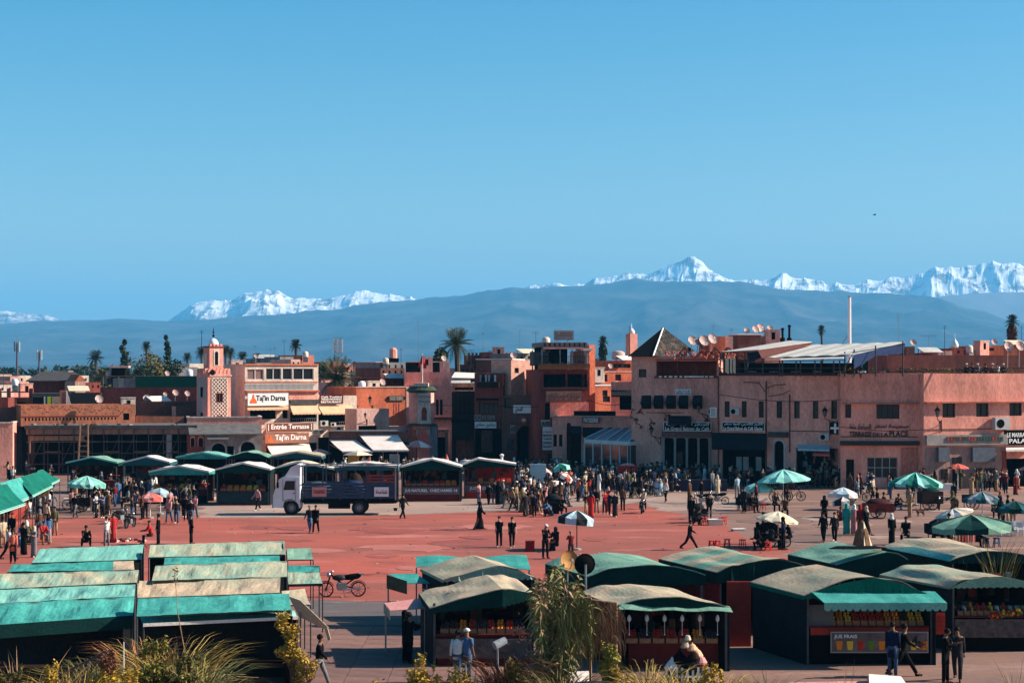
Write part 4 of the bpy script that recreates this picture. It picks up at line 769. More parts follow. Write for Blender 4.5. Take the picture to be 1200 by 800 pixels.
# ---- pink building behind the round tower
H1 = Bld('pink three-storey building with tall shutters behind the round pavilion tower', 474, 211, 531, 3, 451, 9, P_DUST, cap=None)
for x in (505.5, 511, 515.5): H1.win(x, 468, x+3.2, 486, 1, 1, FRAME_D, DARKW)
H1.slab(500, 488.5, 531, 491, .3, P_BROWN, 'ledge'); H1.opening(511, 512, 522, 545, .9, DARK, 'doorway', bot=.02); H1.slab(507, 503, 526, 505, .3, GREYP if 0 else P_GREY, 'door_cornice')
H1.slab(508, 506, 511, 545, .12, P_GREY, 'door_pillar'); H1.slab(522, 506, 525.5, 545, .12, P_GREY, 'door_pillar'); H1.finish()
H6 = Bld('pink upper storey with a dark screened terrace behind the red flag', 474, 216, 528, 4, 436, 7, P_DUST); H6.finish()
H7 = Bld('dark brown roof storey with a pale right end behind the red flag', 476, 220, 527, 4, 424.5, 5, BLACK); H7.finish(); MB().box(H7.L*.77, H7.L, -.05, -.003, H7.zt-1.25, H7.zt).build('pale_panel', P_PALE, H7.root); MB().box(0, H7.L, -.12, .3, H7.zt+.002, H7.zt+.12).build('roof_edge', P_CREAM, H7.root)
# ---- round little tower with white niche and green tiles
rt = PY(494, 500, 197); rt.z = 0; t = thing('round_tower', 'round salmon tower with a green tiled rim and a white niche, topped by the flagpole', 'tower', rt)
zz = lambda y: CH-(y-HZ)*197/FP
MB().lathe([(1.3,zz(503)),(1.25,zz(497)),(1.25,zz(460))], (0,0,0), 20, 1.05, 1).build('drum', P_ROSE, t, smooth=True)
MB().lathe([(1.25,zz(460)),(1.55,zz(457.5)),(1.55,zz(456.8)),(1.15,zz(452.5))], (0,0,0), 20, 1.05, 1).build('tiled_rim', mat('green_glazed_tile', (.05,.075,.05), .4, .4, 5), t)
MB().box(-.75,.75,-1.2,.8,zz(452.6),zz(448.6)).build('parapet_block', P_CREAM, t); MB().box(-.35,1.05,-1.42,-1.0,zz(496),zz(460.5)).build('niche_panel', P_CREAM, t)
mb = MB(); P_ = [(.35+.28*math.cos(a), zz(482)+.5*math.sin(a)) for a in [math.pi*k/8 for k in range(9)]]; mb.prism([(x,-1.44,z) for x, z in P_]+[(.07,-1.44,zz(492)),(.63,-1.44,zz(492))], (0,.018,0)); mb.build('niche', P_RED, t)
MB().box(-.25,.95,-1.44,-1.422,zz(465.5),zz(463)).box(-.25,.95,-1.44,-1.422,zz(471),zz(469)).build('carved_band', CONC, t)
MB().lathe([(1.65,zz(498.5)),(1.6,zz(497)),(1.35,zz(495.5))], (0,0,0), 20).build('base_rim', mat('green_glazed_tile'), t)
MB().box(-1.3,-.5,-1.0,.8,0,zz(499)).build('pier', P_ORANGE, t); MB().box(.9,1.7,-1.0,.8,0,zz(499)).build('pier', P_GREY, t)
mb = MB(); 
for k in range(8): a, b = math.pi*k/8, math.pi*(k+1)/8; mb.prism([(.2-.7*math.cos(a),-1,zz(512)+.75*math.sin(a)),(.2-.7*math.cos(b),-1,zz(512)+.75*math.sin(b)),(.2-.7*math.cos(b),-1,zz(499)),(.2-.7*math.cos(a),-1,zz(499))], (0,1.4,0))
mb.build('arch', P_CREAM, t)
t = thing('flagpole', 'flagpole with a red flag on the round salmon tower', 'flag', rt+Vector((.1,-.2,zz(449)))); fh = (449-414.5)*197/FP
MB().tube((0,0,0),(0,0,fh),.05,.035,6).build('pole', WHITE, t); RF = mat('red_flag_cloth', (.55,.035,.03), .8, .25, 4)
mb = MB().sheet((-.02,-.05,fh-.1),(-.02,-.08,fh-1.0),(-.5,-.1,fh-1.55),(-.25,-.12,fh-.75),4,4,lambda u,v:.1*math.sin(v*6),.01).sheet((.02,-.05,fh-.1),(.05,-.08,fh-1.5),(.45,-.14,fh-1.55),(.4,-.1,fh-1.0),4,4,lambda u,v:.08*math.sin(v*7),.01)
mb.build('flag', RF, t)
# ---- orange block
Ob = Bld('plain orange block with a sign board and a wall lamp', 417.5, 204, 478.5, 33, 453.5, 7, P_ORANGE, base=0, cap=None); Ob.slab(417, 452.6, 478.5, 454, .08, P_PALE, 'roof_edge'); 
for x in (461,464,467): Ob.slab(x, 472, x+1, 485, .03, P_RED, 'painted_line')
Ob.finish(); MB().box(Ob.L-.28, Ob.L+.02, -.06, -.003, 3.5, Ob.zt).build('lit_edge_strip', P_PALE, Ob.root)  # pale strip paints the block's sunlit right edge
t = sign(Ob, 456, 463.5, 473, 469.5, .15, mat('grey_brown_board', (.10,.06,.05), .6, .3), CONC, ['SNACK TOUBKAL'], 'grey-brown double arrow sign board on the orange block')
w_ = Ob.r(456,463.5,473,469.5,.15); w = w_[1]-w_[0]; h = w_[3]-w_[2]; MB().prism([(-.004,0,0),(-.004,0,h),(-.28,0,h/2)], (0,.08,0)).prism([(w+.004,0,0),(w+.004,0,h),(w+.28,0,h/2)], (0,.08,0)).build('arrow_tip', BLACK, t)
lamp_wall(Ob, 434, 469, 'black wall lantern on the left half of the orange block', .9)
Ok = Bld('pale pink stepped wall in front of the orange block', 418, 194, 456, 34, 479, 2.5, P_PALE, 'stepped_wall', 'wall'); Ok.opening(420, 498.5, 442, 504, .6, DARK, 'slot'); Ok.finish()
for k in range(8): a = Ok.r(433+k*1.1, 481, 433.6+k*1.1, 482); 
Ol = Bld('low pale pink parapet running right from the stepped wall', 455, 196, 487, 30, 499.5, 2, P_PALE, 'parapet', 'wall'); Ol.finish()
lamp_wall(Ok, 430, 487, 'small black wall lantern on the pale stepped wall', .6)
# ---- café front with signs and awnings under the palm
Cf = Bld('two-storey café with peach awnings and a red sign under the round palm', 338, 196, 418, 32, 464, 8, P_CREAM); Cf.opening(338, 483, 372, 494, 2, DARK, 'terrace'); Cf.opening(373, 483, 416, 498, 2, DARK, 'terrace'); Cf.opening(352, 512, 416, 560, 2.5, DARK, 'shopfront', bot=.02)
Cf.awning(373, 412, 474.5, 483.8, 1.8, C_PEACH, lab='right peach awning', xb0=378, xb1=418, nu=9)
Cf.rail(373, 494, 416, 499, .1, METAL); Cf.slab(386, 509, 414, 515.5, .9, C_PEACH, 'valance_board'); a = Cf.r(407.5,482,416,490,1.0); MB().box(a[0],a[1],-1.0,-.95,a[2],a[3]).build('red_cloth', RF, Cf.root); Cf.finish()
sign(Cf, 374.5, 462, 402, 473, .4, mat('dark_red_board', (.10,.015,.015), .5, .2), PAINTW, ['Café Toubkal', 'TERRASSE PANORAMIQUE', 'RESTAURANT'], 'dark red café sign with white script under the round palm', border=mat('dark_red_board'))
ac(Cf, 375.5, 495.5, 'white air conditioner beside the long terrace entrance sign', 1.0, 1.0); ac(Cf, 386.5, 497, 'small air conditioner second from the left under the peach awnings', 1.0, .7); ac(Cf, 392, 502.5, 'large pale air conditioner unit above the white awning', 1.2, 1.1); ac(Cf, 410, 492, 'air conditioner below the red cloth at the right peach awning', 1.1, 1.0)
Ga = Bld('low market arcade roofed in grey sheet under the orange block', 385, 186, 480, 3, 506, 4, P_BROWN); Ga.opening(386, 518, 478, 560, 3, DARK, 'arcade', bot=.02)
for i, (x0, x1, y0, y1, a, b, m, lb) in enumerate(((386,417,515,528.5,401,437,C_WHITE,'left white canvas awning'),(421,466,509,527,437,479,C_WHITE,'right white canvas awning'))): Ga.awning(x0, x1, y0, y1, 3.2, m, lab=lb, xb0=a, xb1=b, nu=10)
MB().box(0, Ga.L*.95, -.3, 3.5, Ga.zt+.01, Ga.zt+.1).build('sheet_roof', mat('grey_eave_sheet'), Ga.root); Ga.finish()
# ---- tajine restaurant building
Tj = Bld('white and pink restaurant building with a glazed upper terrace', 287, 190, 373, 34, 426.5, 8, P_CREAM)
for a, b in ((289.5,309),(311.5,329.5),(331,342.5),(343.5,367.5)): Tj.win(a, 432.5 if a < 300 else 431.5, b, 445, 1 if b-a < 12 else 2, 1, FRAME_W, GLASS if a > 300 else mat('blind_pink', (.2,.11,.10), .7, .2), deep=.12)
Tj.slab(286, 426.2, 373, 428, .15, P_ORANGE, 'cornice'); Tj.slab(286.5, 447, 372, 448.4, .3, P_ORANGE, 'balcony_ledge'); Tj.rail(287, 449, 372.5, 456.8, .25, FRAME_W, n=60, w=.05)
Tj.slab(287, 457.2, 373, 459, .32, P_ORANGE, 'balcony_ledge'); Tj.slab(338.5, 459.2, 372.5, 468, .03, P_ROSE, 'pink_panel'); Tj.opening(293, 479, 324, 491, 1.5, DARK, 'terrace'); Tj.opening(331, 479, 338, 490, 1, DARKW, 'doorway'); Tj.opening(312, 519, 372, 560, 2.5, DARK, 'shopfront', bot=.02); Tj.opening(340, 483, 371.5, 494, 1.5, DARK, 'terrace'); Tj.awning(340, 371, 474.5, 483.5, 1.5, C_PEACH, lab='left peach awning', xb0=343, xb1=376, nu=8); Tj.slab(339, 468.2, 372.8, 473, .25, SLATE, 'roof_edge'); Tj.rail(340, 490, 371, 494.5, .1, METAL)
Tj.finish()
Tk = Bld('shaded red side wing with an upper balcony beside the patterned minaret', 270, 197, 288, -8, 428.5, 7, P_RED); Tk.opening(271.5, 433, 286, 449, 1.5, DARK, 'balcony_opening'); Tk.rail(271, 449, 287, 457, .15, FRAME_W, n=14, w=.05); Tk.finish()
s1 = sign(Tj, 290.5, 460.5, 338, 475, .55, SIGNW, INK, [("Taj'in Darna", .20, .93)], 'big white restaurant sign with an orange pot on the glazed-terrace building', rows=[(.25,.85)])
def tajine(par, x, z, h, y=-.03): MB().prism([(x-h*.42,y,z),(x+h*.42,y,z),(x+h*.36,y,z+h*.28),(x+h*.12,y,z+h*.55),(x+h*.1,y,z+h*.8),(x,y,z+h),(x-h*.1,y,z+h*.8),(x-h*.12,y,z+h*.55),(x-h*.36,y,z+h*.28)], (0,.02,0)).build('pot_emblem', mat('orange_print', (.7,.13,.03), .6, 0), par)
tajine(s1, .62, .25, .95)
Tj.awning(290, 338, 475.6, 478.5, 1.2, C_PEACH, lab='narrow peach awning', nu=10)
s2 = sign(Tj, 312, 495, 367.5, 506.5, .9, SIGNB, PAINTW, [('| Entrée Terrasse |', .04, .96)], 'long brown sign with white lettering for the terrace entrance', rows=[(.2,.85)], border=P_PALE)
s3 = sign(Tj, 311, 507.5, 362, 519, .85, mat('pale_salmon_board', (.32,.14,.09), .6, .2), PAINTW, [("Taj'in Darna", .22, .94)], 'salmon sign with white lettering and an orange pot below the long brown sign', rows=[(.15,.9)])
tajine(s3, .55, .12, .8)
sign(Tj, 366, 503, 379, 508, .95, CONC, INK, ['TERRASSE', 'PANORAMA'], 'small pale two-line sign right of the long brown sign')
Tj.awning(312, 362, 519.5, 530.5, 3.4, C_WHITE, lab='wide pale canvas awning over the entrance', xb0=318, xb1=366, nu=12)
# ---- minaret
MZ = Bld('pink and white patterned minaret with a small domed lantern on top', 243.5, 187, 270.5, 35, 438, 2.35, P_ROSE, 'minaret', 'minaret', par=.3); MZ.D = MZ.L
LAT = plaster('cream_lattice_stone', (.68,.56,.47), (.5,.4,.34), 3); PINKD = plaster('deep_rose_ground', (.15,.055,.045), (.10,.035,.03), 3)
MZ.finish(); L = MZ.L
a = MZ.r(248.5, 443, 265.5, 498.5); MB().box(a[0], a[1], -.03, -.003, a[2], a[3]).build('panel', PINKD, MZ.root)
MB().box(a[0]-.07, a[0], -.07, -.003, a[2], a[3]).box(a[1], a[1]+.07, -.07, -.003, a[2], a[3]).box(a[0], a[1], -.07, -.003, a[3], a[3]+.08).build('panel_border', LAT, MZ.root)
nx, nz = 4, 12; dx, dz = (a[1]-a[0])/nx, (a[3]-a[2])/nz
cells = [(j, i) for j in range(nz) for i in range(nx+1)]
lm = MB().prism([(-.5,0,0),(0,0,-.5),(.5,0,0),(0,0,.5),], (0,.03,0)).mesh('lozenge', LAT)
ring = MB()
for s_ in range(8):
    t0, t1 = s_*math.pi/4, (s_+1)*math.pi/4; f = lambda r, q: (r*math.copysign(abs(math.cos(q))**1.9, math.cos(q)), 0, r*math.copysign(abs(math.sin(q))**1.9, math.sin(q)))
    ring.prism([f(.34,t0), f(.56,t0), f(.56,t1), f(.34,t1)], (0,.03,0))
lm = ring.mesh('lozenge', LAT)
skipw = lambda x, z: (.36*L < x < .64*L and (CH-(471-HZ)*187/FP-.15 < z < CH-(460.5-HZ)*187/FP+.1 or z < CH-(487-HZ)*187/FP+.05))
for j in range(nz):
    for i in range(nx):
        x = a[0]+dx*(i+.5); z = a[2]+dz*(j+.5)
        if skipw(x, z): continue
        o = link('lozenge', lm, MZ.root); o.location = (x, -.065, z); o.scale = (dx*1.0, 1, dz*1.0)
for j in range(1, nz):
    for i in range(1, nx):
        x = a[0]+dx*i; z = a[2]+dz*j
        if skipw(x, z): continue
        o = link('lozenge', lm, MZ.root); o.location = (x, -.06, z); o.scale = (dx*1.0, 1, dz*1.0)
for (x0, y0, x1, y1) in ((253.5,461,260.5,470.5),(254.5,487.5,260,497.5)):
    b = MZ.r(x0, y0, x1, y1); f = MB().box(b[0]-.06, b[1]+.06, -.09, -.032, b[2]-.06, b[3]+.06).build('window_frame', PINKD, MZ.root); MB().box(b[0]+.05, (b[0]+b[1])/2-.04, -.1, -.091, b[2], b[3]).box((b[0]+b[1])/2+.04, b[1]-.05, -.1, -.091, b[2], b[3]).build('pane', BLACK, f)
# left face panel in stone, greyer to paint that side's shade
MB().box(-.03, -.003, .25, L-.25, a[2], a[3]).build('side_panel', plaster('shade_grey_stone', (.42,.36,.33), (.3,.25,.23)), MZ.root)
MB().box(-.05, -.031, L*.42, L*.62, a[2]+.6, a[2]+1.3).box(-.05, -.031, L*.42, L*.62, a[3]-1.9, a[3]-.9).build('slit_window', BLACK, MZ.root)
MB().box(-.08, L+.08, -.08, -.003, MZ.zt-.25, MZ.zt-.1).build('string_course', P_PALE, MZ.root)
for k in range(6):
    for (x, y) in (((k+.1)*L/6, 0.02), ): MB().prism([(x,0,MZ.zt+.002),(x+.3,0,MZ.zt+.002),(x+.3,0,MZ.zt+.3),(x+.15,0,MZ.zt+.55),(x,0,MZ.zt+.3)], (0,.2,0)).build('merlon', P_ROSE, MZ.root)
    y = (k+.2)*L/6; MB().prism([(0,y,MZ.zt+.002),(0,y+.3,MZ.zt+.002),(0,y+.3,MZ.zt+.3),(0,y+.15,MZ.zt+.55),(0,y,MZ.zt+.3)], (.2,0,0)).build('merlon', P_ROSE, MZ.root); MB().prism([(L-.2,y,MZ.zt+.002),(L-.2,y+.3,MZ.zt+.002),(L-.2,y+.3,MZ.zt+.3),(L-.2,y+.15,MZ.zt+.55),(L-.2,y,MZ.zt+.3)], (.2,0,0)).build('merlon', P_ROSE, MZ.root)
z0 = MZ.zt-.2; z1 = CH-(407-HZ)*187/FP; q = L*.26; q2 = L*.74+.15
MB().box(q-.15, q2, q, q2, z0, z1).build('lantern', P_ROSE, MZ.root); MB().box(q-.22, q2+.07, q-.07, q2+.07, z1+.002, z1+.14).build('lantern_cornice', P_RED, MZ.root)
cx = (q-.15+q2)/2
for k in range(4): u = q-.15+(q2-q+.15)*(k+.1)/4; MB().box(u, u+.2, q-.05, q+.15, z1+.142, z1+.35).build('merlon', P_ROSE, MZ.root)
wz0, wz1 = z1-1.75, z1-.55
MB().box(cx-.32, cx+.32, q-.04, q-.002, wz0-.1, wz1+.3).build('window_surround', LAT, MZ.root); P_ = [(cx+.17*math.cos(math.pi*k/8), q-.06, wz1+.17*math.sin(math.pi*k/8)) for k in range(9)]+[(cx-.17,q-.06,wz0),(cx+.17,q-.06,wz0)]
MB().prism(P_, (0,.018,0)).build('arched_window', BLACK, MZ.root); MB().box(q-.2, q-.152, cx-.05, cx+.4, wz0, wz1).build('side_window', LAT, MZ.root)
MB().lathe([(.50,z1+.15),(.52,z1+.35),(.46,z1+.62),(.3,z1+.82),(.08,z1+.93),(.02,z1+.96)], (cx,(q+q2)/2,0), 14).build('dome', WHITE, MZ.root, smooth=True)
zf = z1+.9; MB().tube((cx,(q+q2)/2,zf),(cx,(q+q2)/2,zf+1.15),.03,.02,5).ball((cx,(q+q2)/2,zf+.3),.14).ball((cx,(q+q2)/2,zf+.62),.1).ball((cx,(q+q2)/2,zf+.85),.07).build('finial', BLACK, MZ.root)
antenna(MZ.wpt(-.1, 1.2, z1-.5), 2.2, 'dark loudspeaker pole beside the minaret lantern', 2, .35, BLACK)
t = thing('loudspeaker', 'black horn loudspeaker at the left foot of the minaret lantern', 'loudspeaker', MZ.wpt(.3, -.1, MZ.zt+.15), MZ.t); MB().tube((0,-.35,0),(0,.1,0),.3,.1,12).build('horn', BLACK, t); MB().box(-.06,.06,.1,.3,-.06,.06).build('driver', METAL, t)
# mosque wall and arcade under it
Mw = Bld('salmon mosque wall with a pale coping at the foot of the minaret', 219, 185, 306.5, 10, 489.5, 5, P_ROSE, cap=P_CREAM, name='mosque_wall', cat='wall'); Mw.finish()
Ma = Bld('old grey arcade with two dark arches under a grey sheet eave', 240, 178, 307, 12, 508, 5, plaster('flaking_grey_plaster', (.36,.29,.27), (.14,.11,.11), 1.3)); Ma.arch(248, 519, 264, 545, DARK, CONC, bot=.02); Ma.arch(282, 517, 299, 545, DARK, CONC, bot=.02); Ma.opening(264.5, 522.5, 274, 540, 1, DARK, 'doorway', bot=.02)
MB().prism([(-1.5,-.9,Ma.zt-.1),(Ma.L-.1,-.9,Ma.zt-.1),(Ma.L-.1,2.6,Ma.zt+.75),(-1.5,2.6,Ma.zt+.75)], (0,0,.1)).build('sheet_eave', mat('grey_eave_sheet', (.13,.12,.115), .8, .4, 2), Ma.root); Ma.awning(243, 268, 509.5, 512.5, .7, C_WHITE, lab='short white scalloped awning', nu=12); Ma.finish()
Mb = Bld('small red annex with pointed windows left of the old grey arcade', 219, 178.5, 241, 6, 509, 5, P_RED); Mb.arch(223.5, 512.5, 228, 523, BLACK, P_PALE); Mb.arch(232.5, 512.5, 238, 523, P_BROWN, P_PALE); Mb.finish()
for i, (x, y) in enumerate(((215,524),(224,526),(233,528))): t = thing('laundry_heap', 'pink cloth bundle, %s from the left below the pointed windows' % ORD[i], 'cloth bundle', PY(x, y, 191)); MB().ball((0,0,0), .5, 8, 5, 1.2, .6, .7).build('bundle', C_PINK, t)
# ---- scaffolded market hall
SCAFM = mat('scaffold_steel', (.10,.075,.065), .7, .4, 4)
Sc = thing('market_hall_under_repair', 'long dark market hall under repair, wrapped in scaffolding beneath a flat roof slab', 'building', (PZ(15,560).x, 178, 0), R(4)); w = 16.3; zr = 4.45
MB().box(0, w, 0, 9, zr, zr+.32).build('roof_slab', mat('patched_roof_slab', (.15,.13,.12), .9, .5, 1.5), Sc); MB().box(.1, w-.1, .2, .4, zr-.55, zr-.02).build('eaves_beam', P_ORANGE if 0 else plaster('worn_salmon_beam', (.38,.19,.13), (.16,.1,.08), 2), Sc); MB().box(.2, w-.2, 4.5, 8.8, 0, zr-.03).build('dark_back_wall', DARK, Sc)
for i in range(12):
    u = .4+i*(w-.8)/11; MB().tube((u,.1,0),(u,.1,zr-.04),.05,.05,6).build('scaffold_pole', SCAFM, Sc); MB().tube((u,2.2,0),(u,2.2,zr-.04),.05,.05,6).build('scaffold_pole', SCAFM, Sc)
    if i < 11:
        v = u+(w-.8)/11
        if i % 3 != 1: MB().tube((u,.04,.6),(v,.04,zr-.9),.03,.03,5).build('scaffold_brace', SCAFM, Sc)
        if i % 2: MB().box(u, v, .2, 1.2, 2.2, 2.26).build('plank', WOOD, Sc)
for z in (1.1, 2.1, 3.2): MB().tube((.2,.02,z),(w-.2,.02,z),.035,.035,5).build('scaffold_rail', SCAFM, Sc)
MB().box(w*.82, w*.85, .12, .5, 0, zr-.6).build('pillar', CONC, Sc); MB().box(.25, 5.5, .45, 1.2, zr-1.15, zr-.7).build('fallen_beam', WOOD, Sc)
rn = random.Random(12)
for i in range(16): MB().rbox((rn.uniform(.2,w*.95), rn.uniform(.1,1.5), zr+.38), rn.uniform(.2,.8), .25, rn.uniform(.06,.2), rn.uniform(0,3)).build('roof_rubble', [CONC, WOOD, DARKW][i % 3], Sc)
t = thing('ladder', 'pale wooden ladder leaning on the scaffolded market hall', 'ladder', (PZ(89,560).x, 177.2, 0), R(4))
for s_ in (-.45, .4): MB().bar((s_*1.1+.05,-1.0,0), (s_*.85,.05,4.8), .12, .12).build('rail', WOOD, t)
for k in range(9): q = (k+1)/10; MB().bar((-.45*(1.1-.25*q)+.05, -1.0+1.05*q, 4.8*q), (.42*(1.1-.25*q), -1.0+1.05*q, 4.8*q), .08).build('rung', WOOD, t)
# brick roof storey with the row of holes
Bk = Bld('orange mud brick storey with a row of small vent holes', 24.5, 181, 158.5, 22, 474.5, 5, P_MUD, base=4.6, cap=None)
for i in range(27): x = 29+i*4.05; Bk.hole(*Bk.r(x, 489.6-.05*i*.6, x+1.9, 493-.06*i)) 
Bk.slab(25, 487, 140, 487.8, .05, P_RED, 'string_course'); Bk.opening(144.5, 484, 151.5, 492, .8, DARK, 'square_hole')
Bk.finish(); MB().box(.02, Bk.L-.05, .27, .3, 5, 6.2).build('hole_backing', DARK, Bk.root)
bm = MB().box(-.5,.5,0,.05,-.5,.5).mesh('brick', plaster('loose_brick', (.45,.17,.11), (.3,.11,.08), 5))
for i in range(60):
    o = link('brick', bm, Bk.root); x = 27+i*2.18; u, z = Bk.at(x, 475.5+rnd.choice((0,1.6,3.2,4.8,6.4,8))); o.location = (u, -.03, z); o.scale = (.13, 1, .07+.05*rnd.random())
# left foreground house pieces
La = Bld('plain brown-red wall at the left edge of the square', -30, 176, 15, 10, 496, 4, P_ROSE, cap=P_CREAM); La.finish()
Lb = Bld('dark brown-red roof storey at the left edge', -30, 186, 9.5, 8, 466, 5, P_RED); Lb.finish()
Lc = Bld('low shaded brown house between the left edge and the mud brick storey', -10, 184, 26, 5, 477, 5, P_BROWN); Lc.finish()
Ld = Bld('red roof terrace frame with square posts at the far left', -20, 198, 39, 6, 466, 5, P_ORANGE); Ld.opening(19.5, 466.5, 30, 476, 1.0, P_RED, 'gap') ; Ld.finish()
for i, (a, b) in enumerate(((-6,1),(8,12),(34,38.5))): X = Ld.r(a, 455, b, 466); MB().box(X[0], X[1], -.02, .5, X[2], X[3]).build('post', P_RED, Ld.root)
MB().box(Ld.r(0,456,8,457)[0], Ld.r(37,456,38,457)[1], .1, .3, Ld.zt+.55, Ld.zt+.68).build('beam', P_RED, Ld.root)
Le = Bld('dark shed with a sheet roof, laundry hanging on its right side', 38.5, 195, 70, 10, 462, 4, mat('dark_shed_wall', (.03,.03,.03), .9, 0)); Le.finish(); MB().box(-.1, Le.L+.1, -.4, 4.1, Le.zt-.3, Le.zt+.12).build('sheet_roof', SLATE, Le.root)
for i, (a, b, m) in enumerate(((51.5,53,C_WHITE),(53.2,54.5,C_BLUE),(55.5,59.5,mat('yellow_cloth',(.5,.6,.03),.8,.2)),(60.5,70,C_TAN))):
    X = Le.r(a, 464.5, b, 475, .6); tag(MB().box(0, X[1]-X[0], -.03, 0, 0, X[3]-X[2]).build('laundry_cloth', m), '%s cloth hung on the dark shed' % ['white','blue','yellow','wide tan'][i], 'laundry'); o = COL.objects[-1]; o.location = Le.wpt(X[0], -.6, X[2]); o.rotation_euler = (0,0,Le.t)
Lf = Bld('small pink chimney block with a white cloth at its side', 70, 193, 77.5, 10, 457.5, 1.5, P_PINK); Lf.finish(); MB().prism([(Lf.L+.02,-.05,Lf.zt),(Lf.L+.1,-.05,Lf.zt),(Lf.L+.5,-.05,Lf.zt-1.5),(Lf.L+.02,-.05,Lf.zt-1.5)], (0,.05,0)).build('cloth', C_WHITE, Lf.root)
MB().prism([PY(68,480,183),PY(103,479,183),PY(94,474,190),PY(72,474,190)], (0,0,.04)); tag(MB().prism([PY(68,479.5,183.5),PY(104,478.5,184.5),PY(94,474,190),PY(70,474,189)], (0,0,.05)).build('roof_tarpaulin', C_WHITE), 'white tarpaulin lying on the mud brick storey roof', 'tarpaulin')
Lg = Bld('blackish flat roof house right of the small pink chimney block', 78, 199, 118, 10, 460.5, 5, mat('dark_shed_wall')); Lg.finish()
Lh = Bld('dark pitched roof house with red gable behind the laundry shed', 34, 215, 96, 10, 447, 6, P_RED); Lh.finish()
o = MB().prism([(-.3,-.5,Lh.zt),(Lh.L+.2,-.5,Lh.zt),(Lh.L-1.0,3,Lh.zt+1.0),(1.1,3,Lh.zt+1.0)], (0,0,.12)).prism([(-.3,6.5,Lh.zt),(Lh.L+.2,6.5,Lh.zt),(Lh.L-1.0,3.1,Lh.zt+1.0),(1.1,3.1,Lh.zt+1.0)], (0,0,.12)).build('roof', SLATE, Lh.root)
Li = Bld('pink gabled house end right of the dark pitched roof', 88, 212, 100, 30, 447, 4, P_PALE); Li.finish(); MB().prism([(0,0,Li.zt),(Li.L,0,Li.zt),(Li.L/2,0,Li.zt+.8)], (0,3.5,0)).build('gable', P_ORANGE, Li.root)
# screened long house
N1 = Bld('long red house whose roof terrace is screened in green netting', 117.5, 203, 231, 6, 454, 8, P_RED, par=.3); N1.finish()
X = N1.r(159, 441, 231, 454, 0); MB().box(X[0], X[1]-.05, .1, .18, N1.zt+.002, X[3]).build('green_netting', mat('green_netting', (.01,.075,.05), .9, .3, 3, stretch=(1,1,8)), N1.root)
for i in range(4): X = N1.r(132+i*6.7, 443, 138.5+i*6.7, 454); MB().box(X[0], X[1], .1, .2, N1.zt+.002, X[3]).build('screen_panel', [P_GREY, CONC, P_GREY, METAL][i] if i != 3 else P_GREY, N1.root)
MB().box(0, N1.L, .3, 7, N1.zt+1.15, N1.zt+1.25).build('terrace_roof', P_BROWN, N1.root)
for i in range(7): u = .3+i*(N1.L-.6)/6; MB().box(u-.05, u+.05, .2, .3, N1.zt+.002, N1.zt+1.15).build('post', METAL, N1.root)
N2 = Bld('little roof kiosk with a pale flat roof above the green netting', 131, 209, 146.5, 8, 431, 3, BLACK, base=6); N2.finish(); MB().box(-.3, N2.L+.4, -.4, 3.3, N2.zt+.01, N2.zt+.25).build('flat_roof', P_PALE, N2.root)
N3 = Bld('lower brown house with rubble below the netted terrace', 140, 192, 233, 6, 471, 6, P_BROWN); N3.finish()
N4 = Bld('grey-brown roof box left of the minaret wall', 202, 190, 231, 12, 476, 4, P_BROWN, cap=None); N4.finish(); MB().box(-.05,.35,-.04,-.003,N4.zt-1.4,N4.zt).build('pale_edge', P_DUST, N4.root)
N5 = Bld('low ochre wall with a pale patch right of the mud brick storey', 159, 186, 216, 10, 488, 4, P_MUD, 'wall', 'wall'); N5.finish()
N6 = Bld('low reddish rooftop wall with a washing frame', 140, 195, 206, 6, 471, 3, P_RED, 'wall', 'wall'); N6.finish()
for i, (x, y, r) in enumerate(((116,467.5,.85),(193.5,462,.5),(205.5,460,.72),(219.5,461,.65),(196,437.5,.6))): dish(PY(x, y, [183,200,201,201,207][i]), r*.5, R(30), R(-20), ['big pale satellite dish tilted above the mud brick storey','smallest of the three dishes in front of the netted house','middle and largest of the three dishes in front of the netted house','right one of the three dishes in front of the netted house','satellite dish above the green netting'][i], DISHM, .5)
# far roofs on the skyline: small houses in rows
rn = random.Random(21); WM = [P_PALE, P_ROSE, P_CREAM, P_ORANGE, P_PINK, P_BROWN, P_RED, P_DUST, P_GREY]
FAR = [(-5,14,438.5,0,260),(12,24,441,0,250),(22,36,440,2,270),(-10,16,451,2,235),(15,34,447,1,240),(36,50,441.5,2,300),(50,66,441,0,320),(66,84,441,2,330),(80,86,434.5,0,300),(90,104,440,2,280),(99,118,448,6,225),(205,232,430,8,300),(222,240,426,2,330),(270,290,427,7,230),
 (312,330,420,8,262),(328,344,418,8,258),(350,368,416,4,265),(341,352,421,0,255),(300,318,425,8,250),(372,388,433,8,245),(384,402,424,4,290),(402,420,426,0,300),(408,424,430,1,270),(398,418,441,1,240),(420,442,436,2,250),(440,450,424,1,255),(445,475,424.5,8,240),(446,474,431,5,232),(443,476,443,6,222),(404,420,448,0,225),(556,562,431,0,235),(608,632,414,8,222),
 (376,398,443,7,235),(430,446,443,2,236),(696,712,423,2,262),(688,700,433,2,240)]
for i, (a, b, tp, mi, Y) in enumerate(FAR):
    m = WM[mi]; nm = ['pale pink','rose','cream','orange','pink','brown','red','dusty pink','grey'][mi]; X = Bld('', a, Y, b, 36, tp, 6, m, group=None)
    X.root['label'] = None; del USED['']; X.root['label'] = ''
    k = 1+int((b-a)/9)
    for j in range(k):
        x = a+(b-a)*(j+.35)/k; 
        if rn.random() < .8 and Y < 300: X.win(x, tp+3, x+2.2, tp+6.5, 1, 1, FRAME_D, GLASS)
    X.finish(); X.root['_far'] = (a+b)/2; X.root['_c'] = nm
